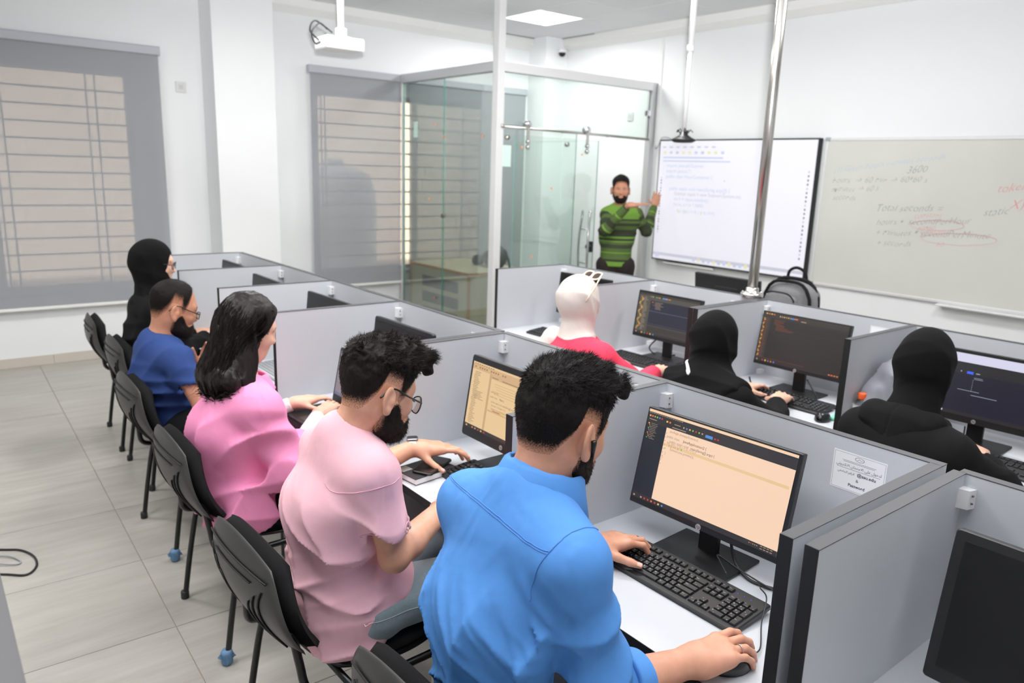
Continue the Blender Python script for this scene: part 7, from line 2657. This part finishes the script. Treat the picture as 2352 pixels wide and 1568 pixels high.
# ------------------------------------------------------------------ ceiling things
pj = empty('ceiling_projector', (2.665, 5.50, 2.585), 0, 'white projector hanging from the ceiling before the windows', 'projector')
MB().box((-0.155, -0.108, 0.0), (0.15, 0.108, 0.088), ch=0.012).build('projector_body', M_WHITEP, pj)
for k in range(8):
    MB().box((0.03 + 0.0135 * k, -0.1105, 0.022), (0.036 + 0.0135 * k, -0.107, 0.07)).build('vent_slot', mat('vent grey', rgb(170, 172, 176), 0.6), pj)
MB().tube([(0.15, 0.02, 0.045), (0.175, 0.02, 0.045)], 0.03, 20).build('lens', M_BLACKG, pj)
MB().box((-0.05, -0.05, 0.088), (0.07, 0.05, 0.10), ch=0.004).box((-0.025, -0.025, 0.10), (0.045, 0.025, 0.16), ch=0.004).build('mount_bracket', M_WHITEP, pj)
MB().tube([(0.01, 0.0, 0.16), (0.01, 0.0, CEIL_Z - 2.585 + 0.012)], 0.026, 16).build('mount_tube', M_WHITEP, pj)
for q, pts in enumerate((((-0.15, 0.0, 0.05), (-0.20, -0.01, 0.03), (-0.23, -0.02, 0.10), (-0.17, -0.02, 0.17), (-0.10, 0, 0.14)), ((-0.15, 0.03, 0.06), (-0.22, 0.03, 0.12), (-0.19, 0.02, 0.19), (-0.12, 0.01, 0.16), (-0.06, 0, 0.12)))):
    MB().tube(bez(pts, 7), 0.006, 7).build('cable', M_BLACKP, pj)

cp = empty('ceiling_microphone', (4.255, 3.505, 1.985), 0, 'black round device on a thin pole hanging from the ceiling', 'microphone')
MB().lathe([(0.0, -0.002), (0.06, 0.0), (0.085, 0.012), (0.085, 0.022), (0.06, 0.032), (0.03, 0.05), (0.022, 0.075)], 28).build('device_body', M_BLACKP, cp)
MB().tube([(0, 0, 0.07), (0, 0, 0.62)], 0.015, 14).build('lower_pole', M_ALUW, cp)
MB().tube([(0, 0, 0.60), (0, 0, CEIL_Z - 1.985 + 0.012)], 0.02, 14).lathe([(0.024, 0.59), (0.024, 0.63)], 16).build('upper_pole', M_ALUW, cp)
for q in range(5):
    a = q * 1.3
    MB().tube([(0.015 * math.cos(a), 0.015 * math.sin(a), 0.05), (0.045 * math.cos(a), 0.045 * math.sin(a), 0.085 + 0.01 * (q % 2)), (0.06 * math.cos(a + 0.3), 0.06 * math.sin(a + 0.3), 0.07)], 0.004, 6).build('antenna', M_BLACKP, cp)
MB().tube(bez([(0.02, 0.01, 0.06), (0.035, 0.02, 0.13), (0.02, 0.01, 0.17), (0.012, 0.008, 0.2)], 6), 0.003, 6).build('cable', M_BLACKP, cp)

sp = empty('steel_pole', (3.50, 2.335, TOP + 0.002), 0, 'stainless steel pole rising from the desk row to the ceiling', 'pole')
MB().tube([(0, 0, 0.02), (0, 0, CEIL_Z - TOP + 0.008)], 0.026, 24).build('pole_tube', M_STEEL, sp)
MB().lathe([(0.06, 0.0), (0.06, 0.016), (0.055, 0.02), (0.034, 0.022), (0.034, 0.045), (0.027, 0.05)], 28).build('flange', M_STEEL, sp)
for q in range(4):
    MB().lathe([(0.006, 0.02), (0.006, 0.026), (0.003, 0.028)], 8, M=Matrix.Translation((0.047 * math.cos(q * 1.571 + 0.7), 0.047 * math.sin(q * 1.571 + 0.7), 0))).build('bolt', M_CHROME, sp)

# ------------------------------------------------------------------ wooden desk and bag inside the glass cabin
M_WOOD = mat('grey green wood laminate', rgb(190, 182, 152), 0.5, noise=0.2, nscale=9, stretch=(1, 1, 0.15))
M_ORNG = mat('orange brown edge band', rgb(196, 138, 78), 0.5)
wd = empty('wooden_desk', (4.71, 6.725, 0.0), 0, 'grey wood desk with orange edges inside the glass cabin', 'desk')
hx, hy, zt = 0.385, 0.575, 0.735
MB().box((-hx + 0.02, -hy + 0.02, 0.02), (hx - 0.02, hy - 0.02, zt - 0.03)).build('desk_body', M_WOOD, wd)
tp = MB().box((-hx + 0.003, -hy + 0.003, zt - 0.03), (hx - 0.003, hy - 0.003, zt)).build('desk_top', M_WOOD, wd)
MB().box((-hx, -hy, zt - 0.031), (-hx + 0.003, hy, zt + 0.0005)).box((-hx, -hy, zt - 0.031), (hx, -hy + 0.003, zt + 0.0005)).box((hx - 0.003, -hy, zt - 0.031), (hx, hy, zt + 0.0005)).build('edge_band', M_ORNG, tp)
for y in (-hy + 0.012, hy - 0.035):
    MB().box((-hx + 0.012, y, 0.02), (-hx + 0.022, y + 0.025, zt - 0.031)).build('edge_band', M_ORNG, wd)
MB().box((-hx + 0.014, -hy + 0.012, 0.02), (-hx + 0.04, -hy + 0.019, zt - 0.031)).build('edge_band', M_ORNG, wd)
for z in (0.50, 0.33, 0.16):
    MB().box((-hx + 0.016, -0.37, z), (-hx + 0.0195, 0.32, z + 0.115)).build('dark_inset', mat('dark slot', rgb(66, 68, 66), 0.6), wd)

bg = empty('shoulder_bag', (4.86, 6.52, 0.735), 0, 'slumped black shoulder bag on the wooden desk', 'bag')
def fbag(P):
    o = np.array(bg.location)
    d = d_ell(P, o + A(0.02, -0.05, 0.09), (0.10, 0.15, 0.10))
    d = smin(d, d_ell(P, o + A(-0.02, 0.17, 0.05), (0.06, 0.06, 0.055)), 0.03)
    d = smin(d, d_ell(P, o + A(0.05, -0.12, 0.12), (0.08, 0.08, 0.09)), 0.04)
    d = d - 0.015 * vnoise(P * 22)
    return smax(d, -(P[:, 2] - o[2] - 0.002), 0.005)
sdf_obj('bag_body', [(fbag, np.array(bg.location) - A(0.2, 0.3, 0.02), np.array(bg.location) + A(0.2, 0.32, 0.27), 0.009)], mat('black nylon', rgb(32, 33, 36), 0.6), bg)
MB().tube(bez([(0.02, 0.05, 0.16), (0.04, 0.0, 0.24), (0.06, -0.12, 0.22), (0.08, -0.22, 0.12), (0.08, -0.26, 0.01)], 8), 0.013, 8, flat=0.4).build('strap', mat('black nylon', rgb(32, 33, 36), 0.6), bg)

# ------------------------------------------------------------------ table before the boards with a monitor and a backpack
ft = empty('front_table', (4.68, 2.85, 0.0), 0, 'grey table between the desk row and the boards', 'table')
MB().box((-0.36, -1.0, 0.722), (0.36, 1.0, 0.75), ch=0.002).build('table_top', M_TOPW, ft)
for y in (-0.97, 0.945):
    MB().box((-0.33, y, 0.0), (0.33, y + 0.025, 0.721)).build('side_panel', M_PANEL, ft)
MB().box((-0.31, -0.94, 0.2), (-0.29, 0.94, 0.72)).build('modesty_panel', M_PANEL, ft)
fm = empty('monitor', (4.62, 3.29, 0.75), 0, 'wide black monitor seen from behind next to the grey backpack', 'monitor')
Mm = Matrix.Translation((0, 0, 0.165)) @ Matrix.Rotation(-0.12, 4, 'Y')
MB().rbox((0.03, 0.56, 0.30), 0.006, axis=0, M=Mm, ch=0.004).build('housing', M_BEZ, fm)
MB().box((-0.017, -0.10, -0.005), (-0.0145, 0.09, 0.002), M=Mm @ Matrix.Translation((0, 0, 0.07))).build('vent_slot', mat('vent slot grey', rgb(48, 48, 50), 0.5), fm)
MB().box((0.0155, -0.265, -0.13), (0.0165, 0.265, 0.14), M=Mm).build('screen', M_OFF, fm)
MB().box((-0.03, -0.03, 0.006), (-0.012, 0.03, 0.12)).build('stand_neck', M_BLACKP, fm)
MB().box((-0.09, -0.12, 0.0), (0.09, 0.12, 0.008), ch=0.002).build('stand_base', M_BLACKP, fm)

bp_ = empty('backpack', (4.46, 2.68, 0.75), 0, 'grey backpack with black trim standing behind the desk row', 'backpack')
M_GREYF = cloth('grey melange fabric', rgb(122, 122, 124), 0.9, 500, 0.5, 0.0, 0.2)
M_BLKF = cloth('black backpack fabric', rgb(22, 22, 24), 0.8)
O = np.array(bp_.location)
def fpack(P):
    Q = P - O
    d = d_cone(Q, A(0.02, 0, 0.10), A(0.02, 0, 0.28), 0.105, 0.095, A(0, 1, 0), 1.85)
    return smax(smax(d, -(Q[:, 2] - 0.004), 0.02), Q[:, 0] - 0.13, 0.02) - 0.004 * vnoise(P * 18)
sdf_obj('pack_body', [(fpack, O - A(0.2, 0.28, 0.02), O + A(0.2, 0.28, 0.45), 0.008)], M_GREYF, bp_)
def fpock(P):
    Q = P - O
    d = d_cone(Q, A(-0.075, 0.03, 0.10), A(-0.07, 0.03, 0.255), 0.05, 0.04, A(0, 1, 0), 2.9)
    return smax(d, -(Q[:, 2] - 0.006), 0.02)
sdf_obj('front_pocket', [(fpock, O - A(0.2, 0.28, 0.02), O + A(0.1, 0.28, 0.4), 0.008)], M_GREYF, bp_)
def arc(x, y0, y1, z0, z1, n=14):
    return [(x, y0 + (y1 - y0) * t, z0 + (z1 - z0) * (1 - (2 * t - 1) ** 4) ** 0.5) for t in np.linspace(0, 1, n)]
MB().tube(arc(-0.105, -0.10, 0.16, 0.17, 0.30), 0.005, 6).build('zip', M_BLKF, bp_)
MB().tube(arc(-0.055, -0.19, 0.19, 0.05, 0.372), 0.011, 8).build('trim', M_BLKF, bp_)
MB().tube(arc(0.02, -0.205, 0.205, 0.03, 0.385), 0.013, 8).build('trim', M_BLKF, bp_)
MB().tube(bez([(0.03, 0.06, 0.37), (0.03, 0.05, 0.43), (0.03, 0.0, 0.455), (0.03, -0.06, 0.43), (0.03, -0.08, 0.36)], 6), 0.010, 8).build('handle', M_BLKF, bp_)
MB().box((-0.09, -0.215, 0.01), (0.02, -0.19, 0.16), ch=0.01).build('side_strap', M_BLKF, bp_)

# ------------------------------------------------------------------ laptops
def laptop(loc, rz, label, body, content, lean=0.2, w=0.345, d=0.235, keycol=None, texts=()):
    e = empty('laptop', loc, rz, label, 'laptop')
    MB().rbox((d, w, 0.016), 0.012, axis=2, M=Matrix.Translation((0, 0, 0.009)), ch=0.003).build('base', body, e)
    kb = MB()
    for r in range(5):
        for c in range(14):
            y = w / 2 - 0.025 - (c + 0.5) * (w - 0.05) / 14
            kb.box((0.085 - r * 0.019 - 0.016, y - 0.0095, 0.017), (0.085 - r * 0.019, y + 0.0095, 0.019))
    tag(kb.build('keys', keycol or M_KEY, e), kind='stuff')
    MB().box((-0.10, -0.05, 0.0169), (-0.03, 0.05, 0.0176)).build('touchpad', mat('touchpad', rgb(40, 40, 42), 0.4), e)
    M = Matrix.Translation((d / 2 - 0.006, 0, 0.018)) @ Matrix.Rotation(lean, 4, 'Y')
    lid = MB().rbox((0.008, w, 0.238), 0.008, axis=0, M=M @ Matrix.Translation((0, 0, 0.119)), ch=0.002).build('lid', body if keycol else M_BEZ, e)
    sw, sh = w - 0.022, 0.238 - 0.05
    if content:
        b, mats = content_mesh(content, texts, sw, sh, -0.0045)
        b.v = [tuple(M @ Matrix.Translation((0, 0, 0.13)) @ Vector(p)) for p in b.v]
        b.build('screen', mats, lid)
    else:
        MB().box((-0.0048, -sw / 2, 0.035), (-0.004, sw / 2, 0.035 + sh), M=M).build('screen', M_OFF, lid)
    return e


CL = [(0, 0, 1, 1, S_MAUVE), (0, 0.0, 1, 0.05, S_MAUV2), (0, 0.1, 1, 0.17, S_MAUV2), (0, 0.93, 1, 1, S_MAUV2), (0, 0.72, 1, 0.73, S_MAUV2), (0.36, 0.95, 0.4, 0.98, S_BLU)] + ticks(0.1, 0.5, 0.24, 0.68, 9, S_MAUT, 0.5, 0.2) + ticks(0.5, 0.9, 0.24, 0.68, 9, S_MAUT, 0.5, 0.2)
LP1 = laptop((1.243, 2.745, DESK), 0.02, 'black open laptop with a mauve page used by the woman in pink', M_BLACKP, CL, 0.2)
e = empty('keyboard', (1.345, 3.50, DESK), 0.0, 'silver keyboard on the desk of the man in navy', 'keyboard')
MB().rbox((0.135, 0.43, 0.014), 0.008, axis=2, M=Matrix.Translation((0, 0, 0.012)) @ Matrix.Rotation(-0.07, 4, 'Y'), ch=0.003).build('keyboard_body', mat('silver plastic', rgb(190, 192, 195), 0.4, 0.3), e)
kb = MB()
for r in range(6):
    for c in range(21):
        y = 0.205 - (c + 0.5) * 0.41 / 21
        kb.box((0.055 - r * 0.019 - 0.0165, y - 0.0085, 0.0), (0.055 - r * 0.019, y + 0.0085, 0.003), M=Matrix.Translation((0, 0, 0.019)) @ Matrix.Rotation(-0.07, 4, 'Y'))
tag(kb.build('keys', mat('grey laptop keys', rgb(140, 142, 146), 0.5), e), kind='stuff')

# ------------------------------------------------------------------ things on the desks
bk = empty('book', (1.282, 2.055, DESK), 0.12, 'dark covered book lying under the phone', 'book')
MB().box((-0.085, -0.06, 0.002), (0.083, 0.058, 0.020)).build('pages', M_PAPER, bk)
MB().box((-0.087, -0.061, 0.0), (0.087, 0.061, 0.002)).box((-0.087, -0.061, 0.020), (0.087, 0.061, 0.0222)).box((0.084, -0.061, 0.002), (0.087, 0.061, 0.020)).build('cover', mat('dark book cover', rgb(38, 36, 40), 0.5, noise=0.5, nscale=30), bk)
MB().box((-0.08, 0.015, 0.0222), (-0.04, 0.055, 0.0226)).build('cover_print', mat('pale cover print', rgb(170, 168, 160), 0.6, noise=0.4, nscale=120), bk)
ph = empty('phone', (1.305, 2.045, DESK + 0.0226), 0.5, 'black smartphone on the dark book beneath a hand', 'phone')
MB().rbox((0.155, 0.075, 0.009), 0.011, axis=2, M=Matrix.Translation((0, 0, 0.0045)), ch=0.002).build('phone_body', M_BLACKP, ph)
MB().box((-0.071, -0.034, 0.009), (0.071, 0.034, 0.0094)).build('phone_screen', M_BLACKG, ph)

nb = empty('notebook', (3.0, 2.375, DESK), 0.1, 'teal notebook beside the hand of the woman in red', 'notebook')
MB().box((-0.10, -0.07, 0.0), (0.10, 0.07, 0.010)).build('pages', M_PAPER, nb)
MB().box((-0.101, -0.071, 0.010), (0.101, 0.071, 0.012)).build('cover', mat('teal cover', rgb(52, 160, 172), 0.4), nb)


def bottle(loc, label, cap, lab, h=0.21):
    e = empty('water_bottle', loc, 0, label, 'bottle')
    MB().lathe([(0.026, 0.0), (0.031, 0.006), (0.031, 0.05), (0.029, 0.055), (0.031, 0.06), (0.031, h * 0.62), (0.027, h * 0.72), (0.016, h * 0.84), (0.0135, h * 0.88)], 24).build('bottle_body', MATS.get('bottle plastic') or glass_mat('bottle plastic', (0.93, 0.96, 0.97, 1), 0.08), e)
    MB().lathe([(0.0315, 0.065), (0.0315, 0.115)], 24).build('wrap_label', lab, e)
    MB().lathe([(0.016, h * 0.86), (0.0165, h * 0.875), (0.0165, h), (0.015, h * 1.01)], 20).build('cap', cap, e)
    return e


bottle((3.185, 1.545, DESK), 'clear water bottle with a blue label at the divider edge', mat('blue cap', rgb(150, 200, 230), 0.4), mat('blue bottle label', rgb(70, 130, 200), 0.5))
b_ = bottle((3.005, 1.435, DESK), 'plastic bottle with a bright orange cap', mat('orange cap', rgb(240, 96, 40), 0.45), mat('white bottle label', rgb(220, 220, 216), 0.5), 0.165)
ts = empty('tissue_pack', (3.10, 1.565, DESK), 0.3, 'small mint green tissue pack beside the water bottle', 'tissue pack')
MB().box((-0.05, -0.03, 0.0), (0.05, 0.03, 0.018), ch=0.007).build('wrapper', mat('mint wrapper', rgb(130, 206, 180), 0.4), ts)

jk = empty('grey_bag', (3.14, 1.395, DESK), 0, 'crumpled grey bag leaning in the corner beside the orange cap', 'bag')
O2 = np.array(jk.location)
def fjk(P):
    Q = P - O2
    d = d_cone(Q, A(0.0, 0.0, 0.08), A(0.04, -0.02, 0.225), 0.078, 0.06, A(1, 0, 0), 1.6)
    d = smin(d, d_ell(Q, A(-0.08, 0.02, 0.09), (0.075, 0.055, 0.10)), 0.03)
    d = d - 0.022 * folds(P, (0.6, 0.2, 0.7), (0.7, 0.3, -0.5), 14, 4, 1.4, 2.0, 2.0, 0.2, 0.55) - 0.012 * vnoise(P * 25)
    d = smax(d, Q[:, 1] - 0.066, 0.006)
    return smax(d, -(Q[:, 2] - 0.002), 0.005)
sdf_obj('bag_body', [(fjk, O2 - A(0.2, 0.14, 0.02), O2 + A(0.2, 0.14, 0.36), 0.006)], cloth('grey soft fabric', rgb(134, 134, 142), 0.8, 600), jk)
MB().tube([(-0.09, 0.055, 0.175), (0.0, 0.0, 0.20)], 0.004, 8).build('pen', M_BLACKP, jk)


def cable(loc, pts, r, label, m=None):
    e = empty('cable', loc, 0, label, 'cable')
    MB().tube(bez([tuple(np.array(p) - np.array(loc)) for p in pts], 10), r, 7).build('cable_run', m or M_BLACKP, e)
    return e


z = DESK + 0.005
cable((1.63, 1.02, DESK), [(1.66, 1.10, 0.86), (1.645, 1.08, 0.80), (1.62, 1.04, z + 0.01), (1.60, 0.98, z), (1.625, 0.90, z), (1.67, 0.80, z), (1.72, 0.69, z)], 0.0042, 'thick black cable dropping behind the slim monitor')
cable((1.55, 0.9, DESK), [(1.67, 0.69, z), (1.61, 0.86, z), (1.60, 1.0, z + 0.012), (1.585, 1.075, z + 0.035), (1.57, 1.06, z + 0.03), (1.545, 1.02, z + 0.02)], 0.0022, 'thin keyboard cable looping behind the keyboard')
cable((1.45, 0.87, DESK), [(1.325, 0.79, z + 0.01), (1.37, 0.80, z + 0.002), (1.44, 0.845, z + 0.012), (1.50, 0.875, z + 0.04), (1.56, 0.93, z + 0.02), (1.61, 0.93, z), (1.70, 0.70, z)], 0.0017, 'thin mouse cable crossing the keyboard corner')
cable((3.22, 1.72, DESK), [(3.30, 1.85, 0.83), (3.27, 1.78, 0.775), (3.20, 1.72, z), (3.22, 1.65, z), (3.30, 1.60, z), (3.40, 1.57, z)], 0.004, 'black cable beside the typing woman monitor stand')
cable((3.24, 2.07, DESK), [(3.20, 2.10, 0.80), (3.205, 2.085, 0.765), (3.23, 2.05, z), (3.26, 1.99, z)], 0.004, 'short black plug cable behind the typing hands')
cable((3.25, 2.83, DESK), [(3.30, 2.80, 0.84), (3.27, 2.82, 0.79), (3.29, 2.77, z), (3.38, 2.72, z)], 0.004, 'black cable under the navy editor monitor')
cable((3.15, 0.98, DESK), [(3.24, 1.12, 0.82), (3.16, 1.08, 0.775), (3.13, 0.99, z + 0.01), (3.18, 0.88, z), (3.28, 0.80, z)], 0.003, 'black cable before the dark blue page monitor')
cable((0.21, 3.7, 0.0), [(0.05, 3.95, 0.006), (0.17, 3.87, 0.005), (0.232, 3.818, 0.005), (0.27, 3.72, 0.005), (0.266, 3.62, 0.005), (0.222, 3.567, 0.005), (0.152, 3.62, 0.005), (0.02, 3.72, 0.006)], 0.005, 'wide black cable loop lying on the floor tiles')
cable((0.16, 3.76, 0.0), [(0.0, 3.86, 0.009), (0.16, 3.80, 0.009), (0.215, 3.72, 0.005), (0.20, 3.69, 0.005), (0.13, 3.73, 0.012), (0.05, 3.80, 0.009), (0.0, 3.82, 0.009)], 0.0035, 'thin grey cable coil lying on the floor tiles', mat('grey cable', rgb(150, 152, 156), 0.5))
